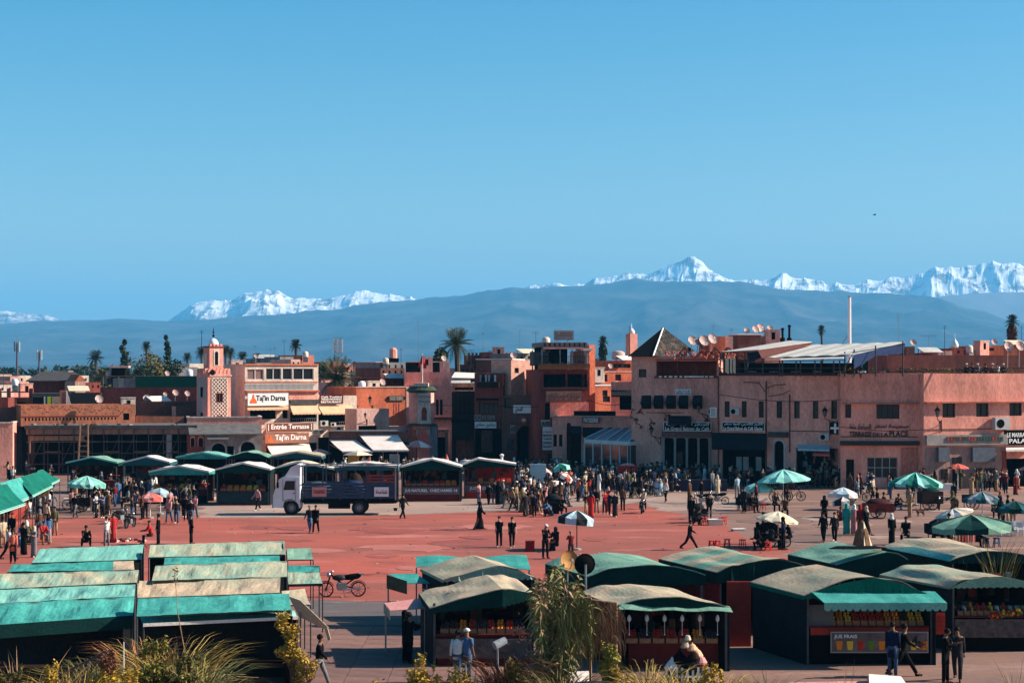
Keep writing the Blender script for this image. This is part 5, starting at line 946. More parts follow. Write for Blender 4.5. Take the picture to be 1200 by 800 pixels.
FARNEAR = [(0,'at the far left'),(20,'near the left mast'),(47,'below the thin right mast'),(90,'beside the dark pitched roof'),(140,'by the roof kiosk'),(215,'left of the minaret'),(280,'right of the minaret'),(330,'above the glazed restaurant terrace'),(360,'near the bushy palm top'),(395,'under the lattice telecom tower'),(425,'left of the far pink stair tower'),(455,'around the far pink stair tower'),(560,'right of the tall palm'),(615,'left of the restaurant tower'),(700,'right of the restaurant tower')]
_f = [o for o in COL.objects if '_far' in o]
_seen = {}
for o in sorted(_f, key=lambda o: o['_far']):
    ph = min(FARNEAR, key=lambda q: abs(q[0]-o['_far']))[1]; key = (o['_c'], ph); _seen.setdefault(key, []).append(o)
for (c, ph), L_ in _seen.items():
    for i, o in enumerate(L_):
        q = '' if len(L_) == 1 else [['left','right'],['leftmost','middle','rightmost'],['leftmost','second','third','rightmost']][len(L_)-2][i]+' '
        USED.setdefault(o.get('label'), []); tag(o, '%s%s flat-roofed house on the skyline %s' % (q, c, ph), 'house'); del o['_far']; del o['_c']
# stair tower, telecom lattice, masts
t = thing('roof_stair_tower', 'slim pink roof tower with a dark base on the far skyline left of the flag', 'tower', PY(460.5, 424, 245)); MB().box(-.75,.75,-.5,.5,-.5,.5).build('base', BLACK, t); MB().lathe([(.52,.5),(.5,1.6),(.3,1.8),(.05,1.9)], (.05,0,0), 8).build('turret', P_ROSE, t)
t = thing('telecom_tower', 'grey lattice telecom tower with panel antennas on the skyline', 'telecom tower', PY(396.5, 434, 300)); h = (434-395)*300/FP
for x, y in ((-.7,0),(.7,0),(0,.9)): MB().tube((x,y,0),(x*.8,y*.8,h),.07,.06,5).build('leg', METAL, t)
for k in range(9): z = h*k/9; MB().bar((-.7,0,z),(.65,0,z+h/9),.06).bar((.7,0,z),(-.65,0,z+h/9),.06).bar((-.7,0,z),(.7,0,z),.06).build('lattice', METAL, t, kind='stuff')
for i, x in enumerate((-.75,-.1,.6)): MB().box(x-.13,x+.13,-.35,-.2,h-2.4,h-.3).build('panel_antenna', WHITE, t)
for x, tp, Y, lb in ((20,398,300,'tall thin mast with aerials at the far left'),(46,408,310,'shorter thin mast with a white panel antenna, second from the left edge')):
    t = thing('mast', lb, 'mast', PY(x, 441, Y)); h = (441-tp)*Y/FP; MB().tube((0,0,-1),(0,0,h-.5),.22,.12,7).build('pole', mat('mast_grey', (.10,.09,.11), .6, .2), t)
    for d in (-.35,.35): MB().box(d-.12,d+.12,-.2,-.05,h-1.9,h-.3).build('panel_antenna', WHITE if tp > 400 or d > 0 else METAL, t)
    MB().tube((0,0,h-.5),(0,0,h+.6),.05,.03,5).build('tip', METAL, t)
for i, (x, y, h, Y, lb) in enumerate(((299,428,2.6,240,'thin aerial left of two panel antennas above the restaurant terrace'),(317,427,2.2,262,'left panel antenna pole above the restaurant terrace'),(322,427,2.4,262,'right panel antenna pole above the restaurant terrace'),(490,424,5.2,240,'tall thin aerial just left of the red flag'),(566,412,2.4,231,'small aerial right of the tall palm'),(609,420,3.6,240,'very thin aerial left of the restaurant tower'),(153.5,431,1.8,215,'grey vent pole right of the roof kiosk'))): antenna(PY(x, y, Y), h, lb, 2, .5)
# ---- trees on the skyline
palm(Vector((PY(535,400,225).x, 225, 0)), CH-(404-HZ)*225/FP, 2.3, 'tall palm with a rounded crown against the mountains', 34, L_PALM, .28)
palm(Vector((PY(395,400,222).x, 222, 0)), CH-(446-HZ)*222/FP, 3.2, 'large low palm crown above the dark red café sign', 40, L_PALM, .35, seed=5)
for i, (x, y, Y, r, lb) in enumerate(((171.5,406,330,1.3,'slim palm between the two dark cypresses'),(219.5,419,360,1.4,'small palm left of the minaret, the leftmost of a pair'),(236,414,350,1.8,'palm just left of the minaret lantern'),(264,412,340,1.7,'palm just right of the minaret lantern'),(270,414,345,1.5,'second palm right of the minaret lantern'),(284,418,350,1.5,'little palm above the red side wing'),(301,420,300,1.2,'little palm above the glazed terrace'),(346.5,405,300,1.5,'small round palm over the restaurant roofs'),(706.5,401,290,1.3,'shaggy palm between the restaurant tower and the pyramid roof'),(962.5,387,400,1.6,'small fan palm above the pale sheet roofs'),(1186,378,260,1.6,'dark fan palm at the far right'),(112,420,330,2.2,'loose feathery palm over the left roofs'))):
    p = PY(x, y, Y); palm(Vector((p.x, Y, 0)), p.z, r*.78, lb, 34, L_DARK, .2, fan=x > 700, seed=i)
    if x in (706.5, 1186): mb = MB(); leaves(mb, (p.x, Y, p.z-1.6), .7, 400, .3, 1, 1, 2.2, .2, 1.5); o = mb.build('dead_leaf_skirt', L_RED if x > 1000 else L_DARK, COL.objects[-1] if 0 else [o for o in COL.objects if o.get('label') == lb][0]); o.location = (-p.x, -Y, 0)
tree(Vector((PY(144.5,440,300).x, 300, 0)), CH-(397-HZ)*300/FP, 2.4, 'tall ragged dark tree, the left one of two columns on the skyline', L_DARK, 1500, .3, .3, 12, 'cypress', seed=2, name='cypress_tree')
tree(Vector((PY(196,440,300).x, 300, 0)), CH-(392-HZ)*300/FP, 2.3, 'pointed dark cypress left of the minaret', L_DARK, 1700, .2, .28, 14, 'cypress', seed=3, name='cypress_tree')
tree(Vector((PY(180,440,290).x, 290, 0)), CH-(414-HZ)*290/FP, 6.0, 'broad olive-green tree between the two dark columns', L_OLIVE, 2200, .35, .3, 14, 'round', seed=4); tree(Vector((PY(165,440,285).x, 285, 0)), CH-(421-HZ)*285/FP, 5.0, 'lower dark tree left of the broad olive-green one', L_DARK, 1600, .35, .3, 10, seed=5); tree(Vector((PY(201,440,280).x, 280, 0)), CH-(420-HZ)*280/FP, 4.0, 'dark bush tree at the foot of the pointed cypress', L_DARK, 1400, .35, .3, 9, seed=6)
tree(Vector((PY(515,440,235).x, 235, 0)), CH-(402-HZ)*235/FP, 3.0, 'dark rounded tree left of the tall palm', L_DARK, 2000, .5, .25, 9, seed=7); tree(Vector((PY(505,440,233).x, 233, 0)), CH-(411-HZ)*233/FP, 2.2, 'smaller dark bush left of the rounded tree by the palm', L_DARK, 1100, .5, .22, 7, seed=8)
tree(Vector((PY(375,440,240).x, 240, 0)), CH-(421-HZ)*240/FP, 3.4, 'low dark tree left of the lattice telecom tower', L_DARK, 1600, .5, .25, 9, seed=9); tree(Vector((PY(592.5,440,228).x, 228, 0)), CH-(407-HZ)*228/FP, 1.6, 'greyish bush on the roof right of the tall palm', L_OLIVE, 600, .6, .2, 6, seed=10); tree(Vector((PY(700,440,230).x, 230, 0)), CH-(412-HZ)*230/FP, 2.4, 'dark bush right of the restaurant tower', L_DARK, 900, .5, .2, 7, seed=11); tree(Vector((PY(117,440,300).x,300,0)), CH-(430-HZ)*300/FP, 5, 'light bushy tree under the feathery palm', L_OLIVE, 1500, .4, .3, 9, seed=14)
for i, (x, y) in enumerate(((1005,407),(1014,409),(1022,408))): tree(Vector((PY(x,440,200).x, 200, 0)), CH-(y-HZ)*200/FP, 1.4, 'small dark treetop, %s from the left behind the pale sheet roof' % ORD[i], L_DARK, 500, .7, .16, 5, seed=20+i)
# far belt of trees: one mass
mb = MB(); rn = random.Random(31)
for k in range(150): x = rn.uniform(-60, 260); Y = rn.uniform(620, 900); p = PY(x, HZ, Y); leaves(mb, (p.x, Y, 3+rn.random()*5), 4.5, 60, 1.5, 1.4, 1, .8+rn.random()*.3, .3, rn=rn)
tag(mb.build('tree_belt', L_DARK, kind='stuff'), 'dark belt of distant trees along the left horizon', 'trees')

# small clutter of the roofs
rn = random.Random(77); CL = {}
ROOF = [(4,452,225),(18,449,230),(30,455,210),(60,446,240),(92,458,200),(108,458,200),(128,440,210),(150,472,190),(172,471,195),(186,470,195),(210,470,192),(222,438,215),(276,428,212),(300,421,250),(312,420,262),(333,418,258),(358,416,265),(372,440,243),(384,442,242),(400,441,240),(412,444,222),(424,452,205),(436,452,206),(448,452,207),(462,443,222),(470,431,232),(452,424,240),(500,424,220),(520,424,220),(540,449,214),(552,427,228),(574,416,232),(584,412,232),(602,421,203),(618,414,222),(628,414,222),(640,401,190),(700,436,214),(715,433,214),(735,422,222),(690,440,230),(850,412,178),(905,393,182),(1070,406,192),(1090,413,194),(1107,411,198),(1136,410,206),(1150,405,210),(1165,405,211),(1190,404,214),(1197,404,216)]
for i, (x, y, Y) in enumerate(ROOF):
    k = i % 5; ph = min(FARNEAR+[(860,'above the pyramid-roofed block'),(905,'by the black vent pipes'),(1080,'right of the terrace shelter'),(1120,'near the tiny white dome'),(1165,'left of the two big dishes'),(1195,'at the far right')], key=lambda q: abs(q[0]-x))[1]; p = PY(x, y, Y)
    nm, cat, col = [('antenna','antenna','thin'),('water_tank','water tank','white'),('roof_block','roof block','pale'),('satellite_dish','satellite dish','small pale'),('roof_awning','awning','cream')][k]
    lab = '%s %s on the roofs %s' % (col, cat, ph)
    if k == 0: antenna(p-Vector((0,0,.5)), rn.uniform(1.6,3.2), lab, 2, rn.uniform(.4,1.0), TFR)
    elif k == 3: dish(p+Vector((0,0,.4)), rn.uniform(.28,.4), R(rn.uniform(10,50)), R(-22), lab, DISHM, .8)
    else:
        t = thing(nm, lab, cat, p, R(rn.uniform(0,35)))
        if k == 1: MB().lathe([(.38,-.3),(.4,-.2),(.4,.35),(.25,.5),(.08,.55)],(0,0,0),10).build('tank', WHITE if i % 2 else P_CREAM, t, smooth=True); MB().box(-.35,.35,-.3,.3,-1.0,-.3).build('stand', P_GREY, t)
        elif k == 2: MB().box(-.7,.7,-.5,.5,-1.2,.5).build('block', [P_PALE,P_CREAM,P_ROSE][i % 3], t); MB().box(-.75,.75,-.55,.55,.501,.58).build('cap', P_CREAM, t); MB().box(-.15,.2,-.52,-.501,-.4,.3).build('opening', DARK, t)
        else: MB().prism([(-1.1,-.8,.0),(1.1,-.8,.0),(1.1,.8,.5),(-1.1,.8,.5)],(0,0,.05)).build('sheet', [C_WHITE, C_CREAM, SHEET][i % 3], t); [MB().box(a-.03,a+.03,b-.03,b+.03,-1.0,c_).build('post', TFR, t) for a, b, c_ in ((-1.0,-.7,.02),(1.0,-.7,.02),(-1.0,.7,.44),(1.0,.7,.44))]
for i, (a, b, lb) in enumerate((((688,468,184),(742,470,170),'cable sagging from the restaurant tower to the pyramid-roofed building'),((843,462,165.5),(986,468,158.5),'long cable strung along the dusty pink range above its windows'),((560,470,193),(632,476,185.5),'cable crossing the dark archway between red house and tower'),((985,500,158.5),(1083,503,157),'cable under the black lettering of the corner block'),((480,470,197),(556,474,193),'cable from the round tower to the red house'))): cable([PY(*a), PY(*b)], lb, .025)
# ================================================================ STALLS, PARASOLS, VEHICLES
FRU = [mat('fruit_orange', (.75,.22,.02), .5, .2, 20), mat('fruit_red', (.5,.035,.02), .5, .3, 20), mat('fruit_yellow', (.75,.48,.05), .5, .2, 20), mat('fruit_green', (.12,.22,.03), .5, .3, 20), mat('fruit_dark', (.06,.03,.04), .5, .3, 20), mat('bottle_pale', (.45,.5,.52), .3, .2, 10)]
POSTM = mat('painted_post', (.10,.10,.10), .6, .3, 3); CRATE = mat('crate_wood', (.30,.15,.08), .8, .4, 6); REDBD = mat('red_stall_board', (.40,.04,.025), .6, .25, 3); DRED = mat('dark_red_board2', (.14,.022,.018), .7, .3, 3)
V3 = Vector
def W_(mb, name, m, par, lab=None, kind=None, smooth=False):
    o = mb.build(name, m, par, lab, kind, smooth); o.matrix_parent_inverse = (Matrix.Translation(par.location) @ Matrix.Rotation(par.rotation_euler[2], 4, 'Z')).inverted(); return o
def roof_stall(label, fl, rf, fr, D, top, gable,  drop=.25, wave=0, curve=.12, edge=None, counter=None, board=None, inner=DARK, side=None, group=None, text=None, z0=0.0, trim=None, leftdrop=None, nseg=1):
    if group == 'big canvas-roofed stalls in the right foreground': side = side if side is DRED or side is REDBD else C_BLACK; inner = DARK if inner is None else inner  # added black side cloths stand in for shade between the front stalls
    """market stall: eave corners fl, fr and ridge front rf are world points, D the vector to the back"""
    fl, rf, fr, D = Vector(fl), Vector(rf), Vector(fr), Vector(D); t = thing('market_stall', label, 'market stall', (fl.x, fl.y, 0), 0, group)
    for a, b, s_ in ((fl, rf, 1), (rf, fr, -1)):
        for k in range(nseg):
            d0, d1 = D*k/nseg, D*(k+1)/nseg
            W_(MB().sheet(a+d0, b+d0, b+d1, a+d1, 12, 9, lambda u, v: curve*math.sin(math.pi*u)-.07*math.sin(math.pi*(k+v)/nseg)*math.sin(math.pi*u)+.16*noise.noise(V3((u*2.2+fl.x, (k+v)/nseg*2.6+s_, fl.y)))*math.sin(math.pi*u), .03), 'canvas_slope', top if k % 2 == 0 else (edge or top), t)
    pts = []; n = 14
    def edgept(q):
        a, b, u = (fl, rf, q*2) if q <= .5 else (rf, fr, q*2-1); p = a.lerp(b, u); p.z += curve*math.sin(math.pi*u)*.98-.035; return p
    mb = MB(); zb = min(fl.z, fr.z)-drop
    for i in range(n):
        a, b = edgept(i/n), edgept((i+1)/n); za = fl.z+(fr.z-fl.z)*i/n-drop; zb = fl.z+(fr.z-fl.z)*(i+1)/n-drop; w = .05*math.sin(i*2.3)*wave; w2 = .05*math.sin((i+1)*2.3)*wave
        A = Vector((a.x, a.y-.02+w, za)); B = Vector((b.x, b.y-.02+w2, zb)); mid = A.lerp(B, .5)-Vector((0,0,.05)); mb.prism([a+Vector((0,-.02,0)), b+Vector((0,-.02,0)), B, mid, A], (0,.02,0))
    W_(mb, 'gable_cloth', gable, t)
    for a in (fl, fr): W_(MB().prism([a+Vector((0,.01,-.03)), a+D+Vector((0,0,-.03)), a+D+Vector((0,0,-.06-(leftdrop or drop))), a+Vector((0,.01,-.06-(leftdrop or drop)))], (.02,0,0)), 'side_valance', gable, t)
    if trim: W_(MB().bar(fl+Vector((0,-.04,0)), rf+Vector((0,-.04,curve*.3)), .12, .13).bar(rf+Vector((0,-.04,curve*.3)), fr+Vector((0,-.04,0)), .12, .13), 'edge_tube', trim, t)
    x0, x1, y0, dy = fl.x+.15, fr.x-.15, fl.y+.15, D.y-.3
    for x in (x0, x1):
        for q_ in (0, 1): xx, y = x+D.x*q_*.93, y0+dy*q_; W_(MB().box(xx-.04, xx+.04, y-.04, y+.04, 0, (fl.z+fr.z)/2-.08), 'post', POSTM, t)
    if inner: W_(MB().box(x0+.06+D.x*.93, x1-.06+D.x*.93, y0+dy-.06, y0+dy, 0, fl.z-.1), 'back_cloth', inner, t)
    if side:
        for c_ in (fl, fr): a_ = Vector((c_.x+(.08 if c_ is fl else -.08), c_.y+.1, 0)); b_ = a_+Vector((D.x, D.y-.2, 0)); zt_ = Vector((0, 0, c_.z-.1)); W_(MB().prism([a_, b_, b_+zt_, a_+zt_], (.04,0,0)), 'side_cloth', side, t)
    if counter:
        h, m = counter; W_(MB().box(x0+.1, x1-.1, y0+.05, y0+.75, .0, h), 'counter', m, t); W_(MB().box(x0+.05, x1-.05, y0-.05, y0+.8, h+.002, h+.05), 'counter_top', DRED, t)
        W_(MB().box(x0+.3, x1-.3, y0+dy-.7, y0+dy-.1, 1.3, 1.36), 'shelf', DRED, t)
    if board:
        zb0, zb1, m = board; b_ = W_(MB().box(x0+.05, x1-.05, y0-.12, y0-.06, zb0, zb1), 'front_board', m, t)
    t['_g'] = (x0, x1, y0, dy); return t
def goods(t, h, seed, n=8, cols=(0,1,2,3,4), lab='stall'):
    """crates of fruit standing in a row on the counter, each a thing"""
    x0, x1, y0, dy = t['_g']; rn = random.Random(seed); w = (x1-x0-.4)/n
    for i in range(n):
        x = x0+.2+w*i; c = cols[rn.randrange(len(cols))]; k = thing('fruit_crate', '%s crate from left holding %s on %s' % (ORD[i], ['oranges','red fruit','yellow fruit','green fruit','dark dates','bottles'][c], lab), 'crate', (x, y0+.12, h+.055), 0, 'fruit crates on the stalls')
        mb = MB(); ww = w*.86; mb.box(0, ww, 0, .55, 0, .03).box(0, ww, 0, .02, .03, .16).box(0, ww, .53, .55, .03, .3).box(0, .02, .02, .53, .03, .2).box(ww-.02, ww, .02, .53, .03, .2); mb.build('crate', CRATE, k)
        f = MB(); r = .055
        for a in range(int(ww/(2*r))):
            for b in range(4):
                if c == 5: f.lathe([(.035,0),(.035,.18),(.012,.24),(.012,.28)], (r+a*2*r, .1+b*.12, .03), 6)
                else: f.ball((r+a*2*r+(.5*r if b % 2 else 0)*.8, .07+b*.125, .14+.07*b+rn.uniform(0,.03)), r, 6, 4)
        f.build('fruit', FRU[c], k, kind='stuff', smooth=True)
def hang(t, n, z, seed, lab, cols=None):
    x0, x1, y0, dy = t['_g']; rn = random.Random(seed); mb = MB()
    for i in range(n): mb.c = rn.randrange(4); x = rn.uniform(x0+.1, x1-.1); y = y0+rn.uniform(.8, dy*.8); mb.rbox((x, y, z+rn.uniform(-.5,.45)), rn.uniform(.12,.45), .1, rn.uniform(.2,.6), rn.uniform(-.5,.5))
    W_(mb, 'hanging_stock', cols or [DRED, mat('stock_brown', (.12,.06,.04), .8, .4, 5), DARKW, mat('stock_dull', (.07,.09,.09), .8, .4, 5)], t, kind='stuff')
def bulbs(t, n, zf, lab):
    x0, x1, y0, dy = t['_g']
    for i in range(n):
        k = thing('hanging_lamp', '%s hanging lamp from left under %s' % (ORD[i], lab), 'lamp', (x0+(x1-x0)*(i+.5)/n, y0-.05, zf), 0, 'lamps under the stall roofs')
        MB().tube((0,0,0),(0,0,-.12),.01,.01,4).build('cord', BLACK, k); MB().lathe([(.02,-.12),(.06,-.2),(.07,-.28),(.04,-.34),(.01,-.36)],(0,0,0),8).build('bulb', mat('lamp_bulb', (.6,.6,.58), .2, 0), k, smooth=True); MB().tube((0,0,-.36),(0,0,-.75),.008,.008,4).ball((0,0,-.78),.03,5,3).build('pull_cord', WHITE, k)
# ---- middle row of stalls, seen from the front
def mid(label, x0, x1, yb, yr, ye, xr=None, top=C_WHITE, gable=C_DGREEN, D=3.2, drop=.22, **kw):
    Y = gy(yb); xr = xr if xr is not None else (x0+x1)/2; return roof_stall(label, PY(x0, ye, Y), PY(xr, yr, Y), PY(x1, ye, Y), (0, D, .0), top, gable, drop, curve=.05, **kw)
mids = []
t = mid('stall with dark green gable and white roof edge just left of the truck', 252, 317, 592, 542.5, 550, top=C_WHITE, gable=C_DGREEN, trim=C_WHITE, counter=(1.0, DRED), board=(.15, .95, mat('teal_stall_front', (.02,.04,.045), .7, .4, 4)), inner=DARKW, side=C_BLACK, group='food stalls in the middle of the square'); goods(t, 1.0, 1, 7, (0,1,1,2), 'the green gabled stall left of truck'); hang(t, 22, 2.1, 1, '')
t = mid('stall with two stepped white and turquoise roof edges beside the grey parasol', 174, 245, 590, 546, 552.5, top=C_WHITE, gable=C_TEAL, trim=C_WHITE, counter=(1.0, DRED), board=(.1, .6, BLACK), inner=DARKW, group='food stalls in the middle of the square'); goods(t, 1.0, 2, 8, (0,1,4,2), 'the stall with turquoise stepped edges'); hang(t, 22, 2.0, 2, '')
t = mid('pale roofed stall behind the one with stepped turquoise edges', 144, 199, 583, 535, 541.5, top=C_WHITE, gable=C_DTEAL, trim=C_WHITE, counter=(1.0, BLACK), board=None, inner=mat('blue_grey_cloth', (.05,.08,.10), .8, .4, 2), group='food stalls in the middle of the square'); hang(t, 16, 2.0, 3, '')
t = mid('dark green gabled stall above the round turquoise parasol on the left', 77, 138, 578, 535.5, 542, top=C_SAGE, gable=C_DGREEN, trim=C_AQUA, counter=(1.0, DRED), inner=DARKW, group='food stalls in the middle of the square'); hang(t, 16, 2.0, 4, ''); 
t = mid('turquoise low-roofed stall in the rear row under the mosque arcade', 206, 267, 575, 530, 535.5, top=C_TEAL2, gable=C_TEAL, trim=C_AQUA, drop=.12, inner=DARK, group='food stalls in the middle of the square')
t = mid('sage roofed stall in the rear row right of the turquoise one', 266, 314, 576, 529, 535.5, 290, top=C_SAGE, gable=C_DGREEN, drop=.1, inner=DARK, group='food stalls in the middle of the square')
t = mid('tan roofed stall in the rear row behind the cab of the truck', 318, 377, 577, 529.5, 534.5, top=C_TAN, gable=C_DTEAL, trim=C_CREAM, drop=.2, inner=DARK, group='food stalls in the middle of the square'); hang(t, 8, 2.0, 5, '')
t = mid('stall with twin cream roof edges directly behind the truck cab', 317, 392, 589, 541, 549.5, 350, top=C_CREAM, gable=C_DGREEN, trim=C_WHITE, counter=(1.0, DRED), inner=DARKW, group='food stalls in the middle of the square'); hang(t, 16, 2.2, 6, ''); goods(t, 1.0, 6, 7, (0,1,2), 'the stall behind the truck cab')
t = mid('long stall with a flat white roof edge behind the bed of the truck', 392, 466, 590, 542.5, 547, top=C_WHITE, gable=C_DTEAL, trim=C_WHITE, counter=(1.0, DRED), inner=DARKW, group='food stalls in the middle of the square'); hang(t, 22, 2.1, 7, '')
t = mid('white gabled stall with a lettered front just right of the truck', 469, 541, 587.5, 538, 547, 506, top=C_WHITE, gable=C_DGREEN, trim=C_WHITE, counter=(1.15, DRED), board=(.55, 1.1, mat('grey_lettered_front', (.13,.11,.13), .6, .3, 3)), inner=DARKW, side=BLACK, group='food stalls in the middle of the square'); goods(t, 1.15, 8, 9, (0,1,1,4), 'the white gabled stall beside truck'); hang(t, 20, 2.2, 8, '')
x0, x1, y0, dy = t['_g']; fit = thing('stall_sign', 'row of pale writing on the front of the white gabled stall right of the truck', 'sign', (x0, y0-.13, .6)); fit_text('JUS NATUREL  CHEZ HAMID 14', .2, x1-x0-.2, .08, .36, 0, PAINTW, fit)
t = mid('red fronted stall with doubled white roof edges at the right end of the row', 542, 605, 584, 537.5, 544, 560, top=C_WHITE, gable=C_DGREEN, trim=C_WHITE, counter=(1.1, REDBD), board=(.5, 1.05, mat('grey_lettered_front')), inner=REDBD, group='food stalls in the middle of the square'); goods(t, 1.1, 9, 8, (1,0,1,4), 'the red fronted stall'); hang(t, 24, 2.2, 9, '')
x0, x1, y0, dy = t['_g']; fit = thing('stall_sign', 'pale writing on the front of the red fronted stall', 'sign', (x0, y0-.13, .56)); fit_text('JUS D ORANGE 4DH', .4, x1-x0-.3, .08, .36, 0, PAINTW, fit)
# ---- the front stalls on the right half
GF = 'big canvas-roofed stalls in the right foreground'
def P(px, py, z): return PZ(px, py, z)
t = roof_stall('stall with broad tan vaulted roof and dark green gable behind the tall bamboo', P(503.5,712,2.0), P(589,689.5,2.65), P(627,695,2.45), (-.6,4.4,.0), C_TAN, C_DGREEN, drop=.16, curve=.05, counter=(1.05, DRED), board=(.3,.95,mat('picture_board', (.12,.09,.08), .6, .6, 5)), inner=mat('dim_red_cloth', (.10,.02,.016), .8, .3, 2), side=DARKW, group=GF); goods(t, 1.05, 21, 9, (1,4,1,0), 'the tan vaulted stall by bamboo'); hang(t, 14, 1.7, 21, '')
FS1 = t
t = roof_stall('tan roofed stall set behind the broad tan vault, its striped olive gable hanging loose', P(519,679,2.1), P(584,662,2.64), P(628,676,2.2), (-1.05,3.9,.0), C_TAN, C_OLIVE, drop=.05, curve=.05, wave=1, inner=DARK, group=GF)
t = roof_stall('sage vaulted stall with a dark end behind the two satellite dishes', P(689,675,2.4), P(762,661,2.84), P(827,673,2.45), (-1.5,4.6,.0), C_SAGE, C_DGREEN, drop=.35, curve=.1, inner=DRED, side=DRED, group=GF)
t = roof_stall('low tan roofed stall with a row of hanging lamps in the centre foreground', P(722,709,2.2), P(786,699,2.5), P(857,712,2.12), (-1.1,3.8,.0), C_TAN, C_DGREEN, drop=.05, curve=.08, inner=DARK, edge=C_SAGE, group=GF); 
W_(MB().sheet(P(722,714,2.1), P(859,716,2.03), P(855,709,2.2), P(730,706,2.28), 10, 3, lambda u, v: .03*math.sin(u*17), .02), 'front_flap', C_SAGE, t); bulbs(t, 6, 2.0, 'the low tan stall in the centre'); hang(t, 26, 1.5, 55, ''); x0, x1, y0, dy = t['_g']; W_(MB().box(x0+.3,x1-.2,y0+.5,y0+1.2,0,.85), 'counter', DRED, t); goods(t, .85, 56, 7, (1,4,0,4), 'the low tan stall in centre')
t = roof_stall('striped sage and tan vaulted stall between the dishes stall and the juice stall', P(840,670,2.4), P(900,655,2.87), P(948,664,2.58), (-1.8,5.1,.0), C_TAN, C_DGREEN, drop=.4, curve=.1, wave=1, inner=DARK, side=DRED, edge=C_SAGE, nseg=5, group=GF)
W_(MB().box(P(852,757,0).x, P(880,757,0).x, gy(757), gy(757)+.1, 0, 2.35), 'side_wall', REDBD, t)
t = roof_stall('juice stall with a tan vaulted roof, pleated green gable and scalloped green awning', P(942,697,2.37), P(1025,675.5,3.0), P(1099,700,2.3), (-1.3,4.1,.0), C_TAN, C_GREEN, drop=.1, curve=.1, wave=1.6, counter=(1.25, BLACK), board=None, inner=DRED, side=C_DGREEN, group=GF); JS = t
x0, x1, y0, dy = t['_g']; goods(t, 1.25, 31, 14, (2,0,1,0,4,5,1), 'the juice stall counter'); W_(MB().box(x0+.1,x1-.1,y0-.02,y0+.04,1.0,1.24), 'red_ledge', REDBD, t); W_(MB().box(x0+.2,x1-.2,y0+1.6,y0+1.66,1.5,1.7), 'rear_ledge', REDBD, t)
for i in range(16): X = x0+.5+i*(x1-x0-1)/15; W_(MB().lathe([(.05,1.26),(.05,1.5),(.02,1.6),(.02,1.66)],(X,y0+1.2,0),6), 'bottle', FRU[(5,0,5,2,5,1)[i % 6]], t)
W_(MB().box(x0+.02,x0+.9,y0+.1,y0+.14,1.3,2.0), 'glazed_end', mat('dim_pane', (.12,.12,.12), .3, .2), t); hang(t, 16, 1.95, 31, '')
aw = W_(MB().sheet((x0+.4,y0-1.0,2.22),(x1+.3,y0-1.0,2.22),(x1+.1,y0-.1,2.5),(x0+.1,y0-.1,2.5), 16, 3, lambda u, v: .03*math.sin(u*50), .02), 'awning', C_TEAL, t)
mb = MB(); nn = 17
for i in range(nn):
    a, b = x0+.4+(x1-x0-.1)*i/nn, x0+.4+(x1-x0-.1)*(i+1)/nn; mb.prism([(a,y0-1.01,2.21),(b,y0-1.01,2.21),(b,y0-1.01,2.02),(b*.75+a*.25,y0-1.01,1.94),(a*.75+b*.25,y0-1.01,1.94),(a,y0-1.01,2.02)], (0,.015,0))
W_(mb, 'scalloped_valance', C_TEAL2, t)
jb = thing('price_board', 'long picture price board reading 20 and 4 DH on the juice stall front', 'sign', (x0+.75, y0-.2, .42)); w = x1-x0-.9
MB().box(0, w, 0, .06, 0, .72).build('board', mat('printed_board', (.16,.12,.11), .5, .5, 2), jb); MB().box(0,w,-.012,-.001,0,.04).box(0,w,-.012,-.001,.68,.72).box(0,.04,-.012,-.001,.04,.68).box(w-.04,w,-.012,-.001,.04,.68).build('frame', METAL, jb)
fit_text('20', w*.62, w*.72, .12, .42, -.004, PAINTW, jb); fit_text('4', w*.83, w*.89, .25, .58, -.004, INK, jb); fit_text('DH', w*.90, w*.97, .18, .40, -.004, INK, jb)
rn = random.Random(3)
for i in range(9): X = .3+i*.36; MB().lathe([(.08,.1),(.11,.35),(.11,.4)], (X,-.006,0), 8, 1, .08).build('printed_glass', FRU[(0,2,1,3,0,2,1,2,0)[i]], jb)
for i in range(5): X = .12+0; 
fit_text('JUS FRAIS', .12, .9, .47, .62, -.004, PAINTW, jb); 
t = roof_stall('flat sage and green tented stall with a torn dark patch behind the juice stall', P(980,661,2.4), P(1040,646,2.9), P(1064,655,2.6), (-1.3,4.1,.0), C_SAGE, C_DGREEN, drop=.5, curve=.04, inner=DARK, group=GF); c = P(998,643,2.98)
W_(MB().prism([c+Vector(v) for v in ((-.9,0,0),(.3,-.5,.03),(1.4,.1,.02),(1.0,.6,.05),(.1,.35,.06),(-.5,.5,.05))], (0,0,.03)), 'torn_patch', BLACK, t)
t = roof_stall('tan roofed stall with drooping black rear openings near the right edge, second row', P(1113,656.5,2.38), P(1165,645,2.77), P(1222,656,2.4), (-1.6,5.8,.0), C_TAN, C_DGREEN, drop=.1, curve=.1, wave=1, inner=DARK, group=GF)
W_(MB().sheet(P(1034,641,2.42),P(1112,657,2.42),P(1120,651,2.62),P(1072,640,2.64),6,3,None,.02), 'corner_cloth', C_TEAL2, t)
t = roof_stall('wide tan striped vaulted stall with bottles and fruit at the right edge', P(1113,687.5,2.3), P(1160,675.5,2.66), P(1222,686,2.35), (-1.7,4.1,.0), C_TAN, C_SAGE, drop=.02, curve=.12, counter=(1.2, BLACK), board=(.5,1.15,mat('picture_board')), inner=DRED, edge=C_OLIVE, side=C_DGREEN, nseg=4, group=GF); goods(t, 1.2, 41, 11, (5,1,0,4,2,5), 'the stall at the right edge'); hang(t, 24, 1.9, 41, ''); x0,x1,y0,dy = t['_g']
